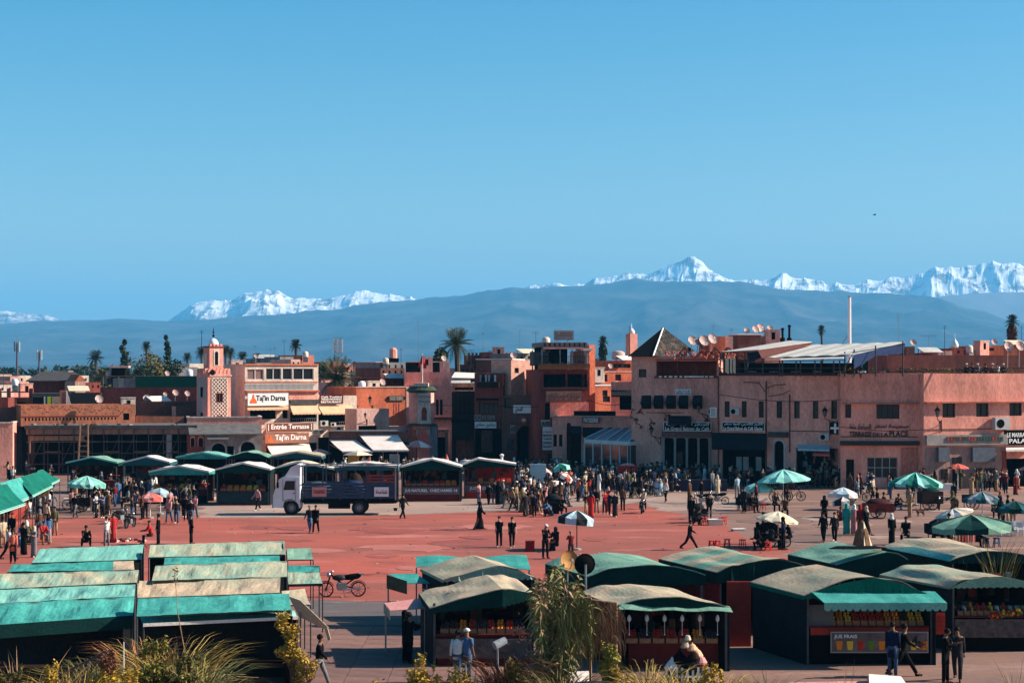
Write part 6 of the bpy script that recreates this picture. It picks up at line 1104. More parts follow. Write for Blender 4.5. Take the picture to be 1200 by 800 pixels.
t2 = thing('red_shutter_board', 'orange-red slatted board leaning between the two right foreground stalls', 'board', (14.78,65.6,0)); MB().box(-.42,.42,0,.05,.75,1.5).build('board', REDBD, t2); MB().box(-.48,-.421,-.03,.08,.0,1.6).build('frame_post', METAL, t2); 
for i in range(5): MB().box(-.42,.42,-.03,-.001,.78+i*.14,.87+i*.14).build('slat', REDBD, t2)
for i, (px, py, n, c) in enumerate(((1180,745,1,0),)): 
    mb = MB(); rn = random.Random(8)
    for k in range(150): q = rn.random(); mb.c = rn.randrange(4); a = Vector((x0+1.2+q*3.0+rn.uniform(-.1,.25), y0-.1+rn.uniform(0,.3), 1.15+q*1.0*.7+rn.uniform(-.12,.16))); mb.ball(a, .06, 5, 3)
    tag(mb.build('fruit_pile', FRU[:4], kind='stuff'), 'sloping heap of red, orange and green fruit on the stall at the right edge', 'fruit')
tq = thing('tarpaulin', 'bright turquoise tarpaulin stretched flat behind the tan roofs in the centre', 'tarpaulin', P(550,657,2.3)); W_(MB().sheet(P(488,664,2.15), P(622,668,2.1), P(617,651,2.4), P(487,652,2.4), 10, 3, lambda u, v: .06*math.sin(u*9), .02), 'cloth', C_TEAL, tq)
for a, b in ((488,664),(620,667)): q = P(a,b,2.15); W_(MB().box(q.x-.03,q.x+.03,q.y-.03,q.y+.03,0,2.12), 'post', METAL, tq)
tq = thing('tarpaulin', 'turquoise tarpaulin with a brown cloth hanging from its left end', 'tarpaulin', P(475,681,1.9)); W_(MB().sheet(P(477,683,1.75), P(504,683,1.75), P(488,671.5,2.0), P(455,672,2.0), 6, 3, None, .02), 'cloth', C_TEAL, tq); W_(MB().prism([P(453,673,2.0), P(477,680.5,1.85), P(477,696,1.35), P(453,689,1.5)], (0,.03,0)), 'side_cloth', mat('brown_cloth', (.16,.09,.05), .9, .4, 3), tq); 
for a, b, z in ((455,673,1.95),(500,682,1.75)): q = P(a,b,z); W_(MB().box(q.x-.03,q.x+.03,q.y-.03,q.y+.03,0,z-.04), 'post', METAL, tq)
tq = thing('tarpaulin', 'pale pink flat tarpaulin jutting left of the broad tan vault', 'tarpaulin', P(475,712,1.7)); W_(MB().sheet(P(458,715,1.6), P(500,712,1.7), P(497,700,1.9), P(450,706,1.75), 6, 3, None, .02), 'cloth', C_PINK, tq); W_(MB().prism([P(449.5,706,1.74), P(457,715.5,1.6), P(457,726,1.3), P(449.5,718,1.4)], (0,.03,0)), 'side_cloth', C_TAN, tq)
for a, b, z in ((452,707,1.73),(498,711,1.7)): q = P(a,b,z); W_(MB().box(q.x-.03,q.x+.03,q.y-.03,q.y+.03,0,z-.05), 'post', METAL, tq)
# two round dishes above the stalls
dish(P(666,657,3.0), .38, R(28), R(-15), 'tan satellite dish, left of the two over the foreground stalls', mat('tan_dish', (.40,.20,.07), .6, .3, 3), 1.4); dish(P(686,661,3.0), .39, R(190), R(0), 'black round dish, right of the two over the foreground stalls', BLACK, 1.6)
C_NIGHT = canvas('night_green_canvas', (.006,.03,.028))
# ---- rows of tarpaulined stalls at the left
def tarp(label, c, m, panels, rows=1, sag=.05, under=None, posts=True, m2=None, group='tarpaulin-roofed stalls in the left foreground', hem=None, cat='market stall', body=True, dep=1.5):
    """c: four corners (px,py,z) front-left, front-right, back-right, back-left"""
    if body:
        c = [list(k) for k in c]
        for f_, b_ in ((0,3),(1,2)): Yf = FP*(CH-c[b_][2])/(c[b_][1]-HZ)-dep; c[f_][2] = CH-Yf*(c[f_][1]-HZ)/FP
    q = [PZ(*k) for k in c]; t = thing('tarpaulin_stall' if body else 'tarpaulin', label, cat if body else 'tarpaulin', (q[0].x, q[0].y, 0), 0, group)
    rn = random.Random(hash(label) % 1 + int(c[0][0])+int(c[0][1]))
    for i in range(panels):
        a, b = i/panels, (i+1)/panels+.004; k = rn.uniform(.5,1.3); ph = rn.uniform(0,6)
        W_(MB().sheet(q[0].lerp(q[1],a), q[0].lerp(q[1],b), q[3].lerp(q[2],b), q[3].lerp(q[2],a), 7, 7, lambda u, v, i=i: (-sag*.05*k*math.sin(math.pi*u)-.05+.11*noise.noise(V3(((i+u)*1.3, v*1.4, c[0][1]*.37)))+.03*noise.noise(V3(((i+u)*5, v*3+(i+u)*2, 5))))*math.sin(math.pi*(.08+.84*v)), .012), 'canvas_panel', m2 if (m2 and i in (panels-1,)) else m, t)
    if posts:
        for i, (x, w) in enumerate(((0,1),(1,1),(2,1),(3,1))):
            p = (q[0].lerp(q[1],.5) if x == .5 else q[3].lerp(q[2],.5) if x == 2.5 else q[int(x)]); W_(MB().box(p.x-.022,p.x+.022,p.y+.0,p.y+.045,0,p.z-.06), 'post', POSTM, t)
    dz = Vector((0,.05,-.05)); W_(MB().tube(q[0]+dz, q[1]+dz, .02, .02, 5), 'front_rail', POSTM, t); W_(MB().tube(q[3]-Vector((0,.05,.05)), q[2]-Vector((0,.05,.05)), .02, .02, 5), 'rear_rail', POSTM, t)
    if hem: W_(MB().prism([q[0]+Vector((0,-.03,0)), q[1]+Vector((0,-.03,0)), q[1]+Vector((0,-.03,-hem[0])), q[0]+Vector((0,-.03,-hem[0]))], (0,.02,0)), 'hem', hem[1], t)
    if body:
        f = q[0].lerp(q[1], .02); g = q[0].lerp(q[1], .98); W_(MB().box(f.x+.1, g.x-.1, f.y+.5, f.y+1.1, .7, .8), 'counter', DARKW, t); b0, b1 = q[3], q[2]; W_(MB().prism([Vector((b0.x,b0.y+.02,0)), Vector((b1.x,b1.y+.02,0)), Vector((b1.x,b1.y+.02,b1.z-.1)), Vector((b0.x,b0.y+.02,b0.z-.1))], (0,.04,0)), 'back_cloth', C_BLACK, t); W_(MB().prism([q[1]+Vector((-.08,.1,-.08)), Vector((q[1].x-.08,q[1].y+.1,0)), Vector((q[2].x-.08,q[2].y-.12,0)), q[2]+Vector((-.08,-.12,-.08))], (.04,0,0)), 'side_cloth', C_BLACK, t)  # counter, plus added black cloths that paint deep shade under the tarpaulin
    return t
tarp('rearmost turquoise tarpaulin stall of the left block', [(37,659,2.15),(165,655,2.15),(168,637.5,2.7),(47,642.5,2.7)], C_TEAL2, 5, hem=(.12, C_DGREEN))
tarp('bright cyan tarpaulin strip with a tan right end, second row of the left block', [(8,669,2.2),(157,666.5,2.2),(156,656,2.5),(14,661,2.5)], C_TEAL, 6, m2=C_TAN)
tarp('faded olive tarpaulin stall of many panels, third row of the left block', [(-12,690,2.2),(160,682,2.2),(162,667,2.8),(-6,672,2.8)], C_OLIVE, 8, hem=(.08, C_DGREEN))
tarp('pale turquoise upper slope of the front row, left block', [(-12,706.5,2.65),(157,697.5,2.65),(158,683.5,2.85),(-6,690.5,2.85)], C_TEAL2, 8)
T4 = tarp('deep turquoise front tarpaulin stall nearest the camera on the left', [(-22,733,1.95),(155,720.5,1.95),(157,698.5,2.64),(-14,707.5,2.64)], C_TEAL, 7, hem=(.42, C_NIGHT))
tarp('rear olive striped tarpaulin stall of the second block', [(174,652.5,2.2),(334,649,2.2),(333,633,2.75),(176,638,2.75)], C_OLIVE, 7, hem=(.06, C_DGREEN))
tarp('bright turquoise tarpaulin strip, second row of the second block', [(192,661,2.2),(328,658,2.2),(327,650,2.45),(193,653,2.45)], C_TEAL, 5)
tarp('blotched tan upper tarpaulin in the third row of the second block', [(178,679.5,2.4),(336,674.5,2.4),(336,656.5,2.8),(182,662,2.8)], C_OLIVE, 7)
tarp('blotched tan lower tarpaulin with pink patches, second block', [(156,700,2.1),(327,694,2.1),(328,675,2.38),(160,680,2.38)], C_TAN, 7, hem=(.08, C_DGREEN))
tarp('vivid turquoise tarpaulin stall in the front row of the second block', [(160,721,2.2),(341,713.5,2.2),(338,694.5,2.75),(162,700,2.75)], C_TEAL, 5, m2=None)
tarp('pale grey-green tarpaulin hem along the front of the second block', [(168,730,1.85),(349,721.5,1.85),(344,714.5,2.15),(164,721.5,2.15)], C_AQUA, 6, hem=(.1, C_WHITE))
tarp('small pale aqua flap sticking out at the right of the rear row', [(337,655,2.1),(367,654.5,2.1),(364,641,2.3),(336,642,2.3)], C_SAGE, 1, body=False)
tarp('small cyan flap above a striped olive one, right end of the second block', [(337,670,2.2),(374,669,2.2),(374,661.5,2.4),(338,662,2.4)], C_TEAL, 1, body=False)
tarp('small striped olive flap, right end of the second block', [(338,684,1.9),(378,683,1.9),(374,669.5,2.19),(337,670.5,2.19)], C_OLIVE, 2, body=False, hem=(.1, C_BLACK))
tarp('small tan flap with a black oval opening near the motorbike', [(333,708,1.9),(364,707,1.9),(357,689,2.2),(330,692,2.2)], C_TAN, 1, body=False)
t = thing('canvas_sail', 'long pale canvas board slanting down at the corner of the second block', 'tarpaulin', P(360,720,1.9)); W_(MB().prism([P(338,698,2.5), P(352,703,2.4), P(385,735,1.5), P(383,738,1.4), P(350,722,1.8)], (0,.04,.0)), 'board', C_CREAM, t); W_(MB().bar(P(382,735,1.5), P(386,749,1.1), .1), 'strap', C_TAN, t); W_(MB().box(P(352,705,2.3).x-.03, P(352,705,2.3).x+.03, P(352,705,2.3).y, P(352,705,2.3).y+.06, 0, 2.3), 'post', METAL, t)
# open counters and goods under the left stalls
rn = random.Random(17)
for i, (px, py, w, h, m) in enumerate(((262,792,2.6,1.0,DRED),(60,790,3.0,.9,DARKW),(160,792,2.4,.9,DRED),(318,775,1.2,.7,CRATE))):
    t = thing('trestle_table', ['dark red draped table with a white-fronted box under the second block','long dark table under the front left tarpaulin','dark red table in the shade between the two blocks','small wooden table near the yellow-leaved climber'][i], 'table', PZ(px,py,0)); MB().box(-w/2,w/2,0,.9,h-.05,h).build('table_top', m, t); MB().box(-w/2+.05,w/2-.05,.05,.85,.1,h-.06).build('drape', m, t)
    for x in (-w/2+.06, w/2-.06):
        for y in (.08,.82): MB().box(x-.03,x+.03,y-.03,y+.03,0,.1).build('leg', METAL, t)
# left green awnings
for i, (c, m, lb) in enumerate((([(52,570,2.3),(70,561,2.3),(50,549.5,3.2),(44,551,3.2)], C_GREEN, 'rearmost small green awning of the left row'),([(38,580,2.3),(62,568,2.3),(46,552,3.3),(22,559,3.3)], C_GREEN, 'striped green awning, second from the rear on the left'),([(14,590,2.2),(41,579,2.2),(24,559,3.3),(0,565,3.3)], C_TEAL, 'green awning above the yellow cloth on the left'),([(-10,602,2.2),(30,589,2.2),(8,566,3.3),(-26,573,3.3)], C_GREEN, 'nearest long green awning at the left edge'))):
    t = tarp(lb, c, m, 3, body=False, hem=(.15, C_AQUA), sag=.03, group='green awnings of the left row')
t = thing('tent', 'brown canvas tent with a red-orange end at the left edge', 'tent', PZ(10,612,0)); W_(MB().prism([PZ(-25,610,0), PZ(9,612,0), PZ(16,580,2.2)+Vector((0,1,0)), PZ(-18,577,2.6)], (0,3,0)), 'canvas', mat('brown_canvas', (.18,.10,.07), .9, .3, 2), t); W_(MB().prism([PZ(10,612,0), PZ(24,608,0), PZ(17,580,2.2)], (0,2.5,0)), 'end_cloth', C_RED, t)
for px, py, w, h, m, lb in ((47,585,1.2,1.2,C_YEL,'yellow-orange printed cloth hanging under the green awnings'),(57,577,.9,.7,C_BLUE,'blue cloth hanging behind the yellow one')):
    p = PY(px, py-12, gy(py+18)); tag(MB().box(-w/2,w/2,0,.03,-h/2,h/2).build('hanging_cloth', m), lb, 'cloth'); COL.objects[-1].location = p
# ---- parasols
def parasol(px, ptop, pbase, wpx, ca, cb, label, tilt=0, tdir=0, n=10, h=None, drop=.28, pole=WHITE, flat=.2):
    b = PZ(px, pbase, 0); Y = b.y; top = CH-(ptop-HZ)*Y/FP; r = wpx*Y/FP/2; t = thing('parasol', label, 'parasol', b, 0, 'parasols in the square')
    MB().tube((0,0,0),(0,0,top),.03,.025,6).build('pole', pole, t); MB().lathe([(.25,0),(.25,.08),(.06,.12)],(0,0,0),10).build('foot', CONC, t)
    tm = Matrix.Translation((0,0,top)) @ Matrix.Rotation(tdir, 4, 'Z') @ Matrix.Rotation(tilt, 4, 'Y'); hh = r*flat*2
    for i in range(n):
        a0, a1 = 2*math.pi*i/n, 2*math.pi*(i+1)/n; am = (a0+a1)/2; vs = []
        for k, (q, dz) in enumerate(((.02,0),(.35,-.25),(.7,-.6),(1,-1))):
            for j, aa in enumerate((a0, am, a1)): s_ = .93 if j == 1 and k == 3 else 1; vs.append(tm @ Vector((math.cos(aa)*r*q*s_, math.sin(aa)*r*q*s_, hh*dz-(.05*r if j == 1 and k else 0)+.02)))
        for aa in (a0, am, a1): vs.append(tm @ Vector((math.cos(aa)*r*.985, math.sin(aa)*r*.985, -hh-drop)))
        MB().add(vs, [(3*k+j, 3*k+j+3, 3*k+j+4, 3*k+j+1) for k in range(4) for j in range(2)]).build('canopy_panel', ca if i % 2 == 0 else cb, t)
        p0, p1 = tm @ Vector((0,0,-.05)), tm @ Vector((math.cos(a0)*r*.97, math.sin(a0)*r*.97, -hh-.03)); MB().bar(p0, p1, .02).build('rib', METAL, t)
    return t
parasol(102,557.5,597,45,C_TEAL2,C_AQUA,'round turquoise parasol in front of the rear stalls on the left',.05,.4,12)
parasol(176,577,607,30,C_RED,C_PINK,'small coral parasol on the left',.05,2,8); parasol(188,571.5,602,30,C_GREY,C_ICE,'grey parasol just behind the small coral one',.1,1,8)
parasol(918,550,590,62,C_AQUA,C_AQUA,'big pale turquoise parasol above two bicycles by the pink range',.06,3,10,drop=.1); parasol(888.5,565,590,35,C_AQUA,C_TEAL2,'smaller pale turquoise parasol with red stools beneath',0,0,8)
parasol(676,598,644,44,C_ICE,C_BLACK,'pale blue and black parasol on a thin pole on the red asphalt',.1,.3,10,drop=.35,pole=BLACK); parasol(912,599,641,50,C_CREAM,C_CREAM,'cream parasol over a loaded tricycle',.12,0,8,drop=.1)
parasol(988,571,597,36,C_ICE,C_WHITE,'pale blue-grey parasol, the upper of two together',.05,1,8); parasol(988,582,606,26,C_BLACK,C_WHITE,'small black and white parasol just below the pale blue-grey one',.1,2,8,drop=.3)
parasol(1073,553.5,592,64,C_AQUA,C_GREEN,'large green and dark striped parasol beside the corner block',.04,1,14,drop=.25); parasol(1122.5,543,574,26,C_RED,C_RED,'coral red parasol against the right wing',0,0,8,drop=.05)
parasol(1151,576,606,44,C_DTEAL,C_GREY,'dark teal and grey parasol near the right edge',.05,1,12); parasol(1117,596,630,46,C_CREAM,C_WHITE,'flat cream parasol behind the big dark green one',.25,3.3,8,drop=.05,flat=.13)
parasol(1138,603,641,98,C_SAGE,C_DGREEN,'very large dark green parasol over a cart and red chairs',.04,3.3,8,drop=.35,flat=.12); parasol(1190,587,622,46,C_DTEAL,C_DGREEN,'dark teal parasol cut by the right edge',.08,1,10)
parasol(466,519,552,32,C_RED,C_WHITE,'red and white parasol in front of the right white awning',.1,1,8,drop=.15); parasol(490,516,551,34,C_PINK,C_WHITE,'pinkish parasol at the right end of the café awnings',.05,1,8,drop=.1); parasol(449,523,552,24,C_BLUE,C_BLUE,'small blue parasol before the right white awning',0,0,8,drop=.1); parasol(373,526,551,30,C_PINK,C_WHITE,'faded pink parasol in front of the wide pale entrance awning',.1,3,8,drop=.1)
parasol(636,546,574,26,C_PINK,C_WHITE,'small pink parasol among the crowd before the archway',.3,0,8); parasol(656,543,575,22,C_GREEN,C_AQUA,'small green parasol in the crowd before the archway',.2,3,8,drop=.3); parasol(665,555,582,18,C_RED,C_WHITE,'little red and white parasol in the crowd, lowest of three',.5,0,8)
t = thing('kiosk', 'yellow-orange box kiosk with a small cream roof among the café tables', 'kiosk', PZ(414,566,0)); w = 1.0; MB().box(-.45,.45,-.4,.4,1.2,2.5).build('box', C_YEL, t); MB().box(-.4,.4,-.35,.35,0,1.198).build('base', DARKW, t); MB().lathe([(.95,2.5),(.5,2.75),(.02,2.9)],(.4,0,0),4,1.4,1).build('roof', C_CREAM, t); MB().tube((1.5,0,0),(1.5,0,2.5),.04).build('post', METAL, t)
for px, py, w, h, z, m, lb in ((462,560,.9,1.6,.6,CONC,'grey notice panel under the red and white parasol'),(500,560,1.1,1.7,.2,METAL,'corrugated grey cabinet under the pinkish parasol'),(588,575,.9,2.3,0,C_ICE,'pale blue standing kiosk figure panel before the archway'),(630.5,580,1.3,1.6,.9,C_ICE,'pale blue square panel held above the crowd before the archway'),(652,556,.8,1.2,.4,P_GREY,'grey cabinet before the low pink shop row')):
    t = thing('standing_panel', lb, 'panel', PZ(px,py,0)); MB().box(-w/2,w/2,-.1,.1,z,z+h).build('panel', m, t); 
    for x in (-w/2+.06, w/2-.06): MB().box(x-.03,x+.03,-.03,.03,0,z+.001).build('leg', METAL, t)
    if px == 588: MB().lathe([(.25,2.3),(.12,2.5),(.1,2.8),(.2,3.0),(.02,3.1)],(0,0,0),8).build('finial', WHITE, t)
for px, py, m, lb in ((522,546,'w','white boat-shaped roof tank with a red cone on the stall roof'),(552,542,'w','white rolled awning bundle on the roofs behind the last stalls')):
    Y = 150 if px == 522 else 152; t = thing('roof_bundle', lb, 'bundle', PY(px, py-1, Y)); MB().lathe([(.7,-.5),(.95,-.1),(.85,.12),(.6,.16)],(0,0,0),12,1,.5).build('bundle', C_WHITE, t, smooth=True); 
    if px == 522: MB().lathe([(.25,.16),(.2,.4),(.02,.9)],(.1,0,0),8).build('cone', C_RED, t)
    MB().box(-.5,.5,-.1,.1,-2,-.45).build('stand', DARKW, t)
# ---- motorbikes and bicycles
TYRE = mat('tyre_rubber', (.014,.013,.013), .85, .2, 5); CHR = mat('bare_metal', (.5,.5,.5), .3, .1, metal=.9)
def wheel(par, x, z, r, w=.09, spoke=10, name='wheel', y=0, inn=.84):
    o = MB(); n = 20; vs = []; fs = []; prof = ((r, -w/2), (r, w/2), (r*inn, w/2), (r*inn, -w/2))
    for i in range(n): a = 2*math.pi*i/n; vs += [(x+math.cos(a)*q, y+p, z+math.sin(a)*q) for q, p in prof]
    for i in range(n):
        for k in range(4): a, b = i*4+k, i*4+(k+1) % 4; c, d = ((i+1) % n)*4+(k+1) % 4, ((i+1) % n)*4+k; fs.append((a, b, c, d))
    t = o.add(vs, fs).build(name, TYRE, par); m = MB()
    for i in range(spoke): a = 2*math.pi*i/spoke; m.bar((x,y,z),(x+math.cos(a)*r*.84,y,z+math.sin(a)*r*.84),.018 if spoke > 6 else .05)
    m.tube((x,y-w*.6,z),(x,y+w*.6,z),.05,.05,8).build('rim', POSTM, t); return t
def motorbike(name='motorbike'):
    t = thing(name, '', 'motorbike'); del USED['']; t['label'] = ''
    wheel(t, -.62, .29, .29); wheel(t, .62, .29, .29)
    MB().tube((-.62,0,.29),(-.42,0,.95),.03,.03,6).tube((-.42,0,.85),(.1,0,.42),.04,.04,6).tube((.1,0,.42),(.62,0,.29),.03,.03,6).tube((.1,0,.45),(.5,0,.72),.03,.03,6).build('frame', BLACK, t)
    MB().rbox((0,0,.4),.36,.22,.28).lathe([(.09,.3),(.11,.45),(.08,.55)],(-.12,0,0),8).build('engine', METAL, t); MB().ball((-.12,0,.74),.2,10,6,1.35,.7,.6).build('tank', mat('bike_tank', (.03,.03,.035), .3, .1), t, smooth=True)
    MB().chain([(.08,0,.74),(.3,0,.76),(.6,0,.8),(.72,0,.84)],[(.09,.05),(.12,.06),(.11,.05),(.05,.04)],8).build('seat', BLACK, t, smooth=True)
    MB().tube((-.42,-.3,1.02),(-.42,.3,1.02),.018,.018,6).tube((-.42,0,.93),(-.42,0,1.02),.02,.02,6).tube((-.4,-.34,1.02),(-.36,-.3,1.02),.03,.03,6).build('handlebar', METAL, t); MB().lathe([(.02,0),(.09,.03),(.09,.12),(.03,.17)],(0,0,0),10).build('headlight', CHR, t, smooth=True).matrix_local = Matrix.Translation((-.6,0,.86)) @ Matrix.Rotation(R(90),4,'Y')
    k = MB()
    for a in range(6): b0, b1 = math.pi*(.15+.12*a), math.pi*(.15+.12*(a+1)); k.prism([(-.62+.34*math.cos(b0),-.07,.29+.34*math.sin(b0)),(-.62+.34*math.cos(b1),-.07,.29+.34*math.sin(b1)),(-.62+.32*math.cos(b1),-.07,.29+.32*math.sin(b1)),(-.62+.32*math.cos(b0),-.07,.29+.32*math.sin(b0))],(0,.14,0)).prism([(.62+.34*math.cos(b0),-.07,.29+.34*math.sin(b0)),(.62+.34*math.cos(b1),-.07,.29+.34*math.sin(b1)),(.62+.32*math.cos(b1),-.07,.29+.32*math.sin(b1)),(.62+.32*math.cos(b0),-.07,.29+.32*math.sin(b0))],(0,.14,0))
    k.build('mudguard', BLACK, t); MB().tube((0,-.12,.28),(.7,-.15,.34),.03,.045,8).build('exhaust', CHR, t); MB().tube((.05,.1,.25),(.12,.28,0),.015,.015,5).build('kickstand', METAL, t); MB().box(.66,.82,-.12,.12,.86,.9).build('rack', METAL, t); return t
def bicycle():
    t = thing('bicycle', '', 'bicycle'); del USED['']; t['label'] = ''
    wheel(t,-.52,.34,.34,.035,16); wheel(t,.52,.34,.34,.035,16); MB().tube((-.52,0,.34),(-.38,0,.95),.02).tube((-.4,0,.82),(.05,0,.3),.02).tube((-.38,0,.85),(.2,0,.78),.018).tube((.05,0,.3),(.22,0,.9),.02).tube((.05,0,.3),(.52,0,.34),.015).tube((.2,0,.78),(.52,0,.34),.013).build('frame', BLACK, t)
    MB().chain([(.1,0,.93),(.25,0,.94),(.36,0,.95)],[(.03,.02),(.07,.03),(.09,.03)],6).build('saddle', BLACK, t); MB().tube((-.38,-.28,.98),(-.38,.28,.98),.015).tube((-.38,0,.93),(-.38,0,.98),.015).build('handlebar', METAL, t); MB().tube((.05,-.1,.3),(.05,.1,.3),.02).lathe([(.09,-.01),(.09,.01)],(.05,0,.3),10).box(.02,.14,-.16,-.08,.16,.19).build('crank', METAL, t); return t
mb0 = motorbike(); bc0 = bicycle(); _first = {id(mb0): 1, id(bc0): 1}
def put(proto, px, py, rz, label, group=None, s=1.0):
    if _first.pop(id(proto), None): o = proto
    else: o = copy_tree(proto)
    o.location = PZ(px, py, 0); o.rotation_euler = (0,0,rz); o.scale = (s,s,s); tag(o, label, o['category'], group); return o
put(mb0, 401, 699, R(8), 'black motorbike parked facing left beside the tarpaulin stalls', 'motorbikes', 1.15); put(mb0, 753, 601, R(-100), 'light motorbike ridden away towards the crowd, in the middle of the square', 'motorbikes')
for i, (x, y, r, lb) in enumerate(((150,596,250,'scooter parked among the people left of the coral parasol'),(152.5,618,260,'dark motorbike standing nearest the two seated men on the left'),(142,613,240,'pale scooter left of the coral parasol'),(822,592,5,'motorbike parked at the left end of the pair before the café awning'),(840,591,350,'motorbike with a pale cover, right of the pair before the café awning'),(909,641,12,'motorbike front of the tricycle under the cream parasol'),(1100,597,80,'scooter with a white fairing beside the green and dark striped parasol'),(756,579,240,'motorbike in the row of scooters left of the seated riders'),(766,580,245,'second motorbike in the row by the riders in white'),(777,579,250,'third motorbike in the row by the riders in white'),(1013,577,200,'scooter parked by the glazed corner shopfront'))): put(mb0, x, y, R(r), lb, 'motorbikes')
for i, (x, y, r, lb) in enumerate(((100,595,10,'bicycle under the round turquoise parasol'),(915,587,3,'left bicycle under the big pale turquoise parasol'),(930,587,182,'right bicycle under the big pale turquoise parasol'),(1007,588,8,'bicycle half hidden behind the black and white parasol'),(88,597,185,'bicycle standing left of the turquoise parasol'))): put(bc0, x, y, R(r), lb, 'bicycles', 1.1)
# ---- stools and chairs
def stool(m, h=.45):
    t = thing('stool', '', 'stool'); del USED['']; t['label'] = ''
    MB().lathe([(.17,h-.04),(.19,h-.03),(.19,h),(.02,h)],(0,0,0),10).build('seat', m, t); lg = MB().bar((.13,0,h-.04),(.2,0,0),.035).mesh('leg', m)
    for i in range(4): o = link('leg', lg, t); o.rotation_euler = (0,0,R(45+90*i))
    MB().lathe([(.165,h*.45),(.175,h*.45),(.175,h*.45+.03),(.165,h*.45+.03)],(0,0,0),10).build('ring', m, t); return t
RP = mat('red_plastic', (.55,.03,.025), .45, .15); st0 = stool(RP); st1 = stool(mat('blue_plastic', (.05,.08,.2), .45, .15)); _first[id(st0)] = 1; _first[id(st1)] = 1
def chair(m):
    t = thing('chair', '', 'chair'); del USED['']; t['label'] = ''
    MB().box(-.2,.2,-.2,.2,.42,.45).build('seat', m, t); lg = MB().box(-.02,.02,-.02,.02,0,.42).mesh('leg', m)
    for x in (-.18,.18):
        for y in (-.18,.18): o = link('leg', lg, t); o.location = (x,y,0)
    MB().box(-.2,.2,.18,.21,.55,.88).box(-.2,-.17,.17,.21,.45,.55).box(.17,.2,.17,.21,.45,.55).build('backrest', m, t); return t
ch0 = chair(RP); ch1 = chair(mat('white_plastic', (.6,.6,.6), .45, .1)); _first[id(ch0)] = 1; _first[id(ch1)] = 1
for i, (x, y, lb) in enumerate(((826,615,'red stool left of the small tea table before the moto pair'),(846,615,'left red stool beside the folded parasol stand'),(849,614,'right red stool beside the folded parasol stand'),(834,643,'tall stack of red stools at the left of the sunlit line, first in line'),(841,643,'second red stool in the line left of the tricycle'),(852,641.5,'third red stool in the line left of the tricycle'),(870,642,'fourth red stool in the line, nearest the tricycle'),(900,645,'red stool standing in front of the tricycle'),(878,598,'left red stool under the smaller turquoise parasol'),(885,598,'middle red stool under the smaller turquoise parasol'),(894,597.5,'right red stool under the smaller turquoise parasol'),(620,645,'red stool beside the seated man left of the pale blue parasol'))): put(st0, x, y, rnd.uniform(0,3), lb, 'red stools', 1.1)
for i in range(6): put(ch0, 1121+i*3.8+(i//3)*1.5, 635-(i % 2), R(180+rnd.uniform(-20,20)), '%s red chair from the left under the very large dark green parasol' % ORD[i], 'red chairs')
for i in range(8): put(ch1, 1165+i*5, 628-(i % 2)*1.5, R(160+rnd.uniform(-30,30)), '%s pale chair from the left behind the very large parasol' % ORD[i], 'pale chairs at the right edge')
for i, x in enumerate((1155, 1168)): put(st1, x, 641, 0, 'dark blue stool, %s of the two below the very large parasol' % ['left','right'][i], 'blue stools', 1.2)
# ---- handcarts
def cart(px, py, L, W, hgt, m, cover, label, rz=0, canopy=None, group='handcarts'):
    t = thing('handcart', label, 'cart', PZ(px, py, 0), rz, group); MB().box(-L/2,L/2,-W/2,W/2,.45,.52).box(-L/2,L/2,-W/2,-W/2+.03,.52,.52+hgt).box(-L/2,L/2,W/2-.03,W/2,.52,.52+hgt).box(-L/2,-L/2+.03,-W/2+.03,W/2-.03,.52,.52+hgt).box(L/2-.03,L/2,-W/2+.03,W/2-.03,.52,.52+hgt).build('tray', m, t)
    for y in (-W/2-.06, W/2+.06): wheel(t, 0, .36, .36, .06, 12, y=y)
    MB().tube((L/2,-W/2+.1,.5),(L/2+.7,-W/2+.1,.85),.025).tube((L/2,W/2-.1,.5),(L/2+.7,W/2-.1,.85),.025).tube((L/2+.7,-W/2+.1,.85),(L/2+.7,W/2-.1,.85),.02).build('handle', METAL, t); MB().box(-L/2+.05,-L/2+.1,-.05,.05,0,.45).build('prop_leg', METAL, t)
    if cover: MB().ball((0,0,.52+hgt*.8),.5,12,6,L*.98,W*.95,.9).build('cover', cover, t, smooth=True)
    return t
cart(1029,607,1.9,1.2,.5,DRED,mat('maroon_cover', (.05,.015,.015), .8, .3, 3),'handcart under a domed maroon cover beside the four women in bright dress',R(5)); cart(1090,597,1.6,1.0,.8,DARKW,C_DGREEN,'green covered handcart under the green and dark striped parasol',R(10)); cart(1105,634,1.9,1.2,.5,BLACK,C_BLACK,'black loaded cart at the left under the very large parasol',R(4)); cart(875,598,1.5,.9,.4,BLACK,C_BLACK,'black covered cart between the moto pair and the smaller turquoise parasol',R(0))
cart(900,640,1.4,1.0,.55,BLACK,C_BLACK,'tricycle load box piled high under the cream parasol',R(5)); cart(650,583,1.6,1.0,.5,DARKW,C_WHITE,'cart heaped with white goods in the crowd before the archway',R(20)); cart(735,568,1.7,1.0,1.2,RP,C_PINK,'red topped cart among the scooters before the pavilion',0); cart(648,598,1.2,.6,.3,BLACK,C_BLACK,'low black cart with suitcases among the crowd left of the pale blue parasol',0); cart(95,600,1.5,.9,.5,DARKW,None,'open handcart beneath the round turquoise parasol',R(180)); cart(1140,596,1.4,.9,.5,DARKW,None,'small dark cart left of the dark teal and grey parasol',0)
t = cart(818,612,1.0,.7,.4,BLACK,C_BLACK,'dark covered cart with a seated vendor left of the small tea table',R(15)); 
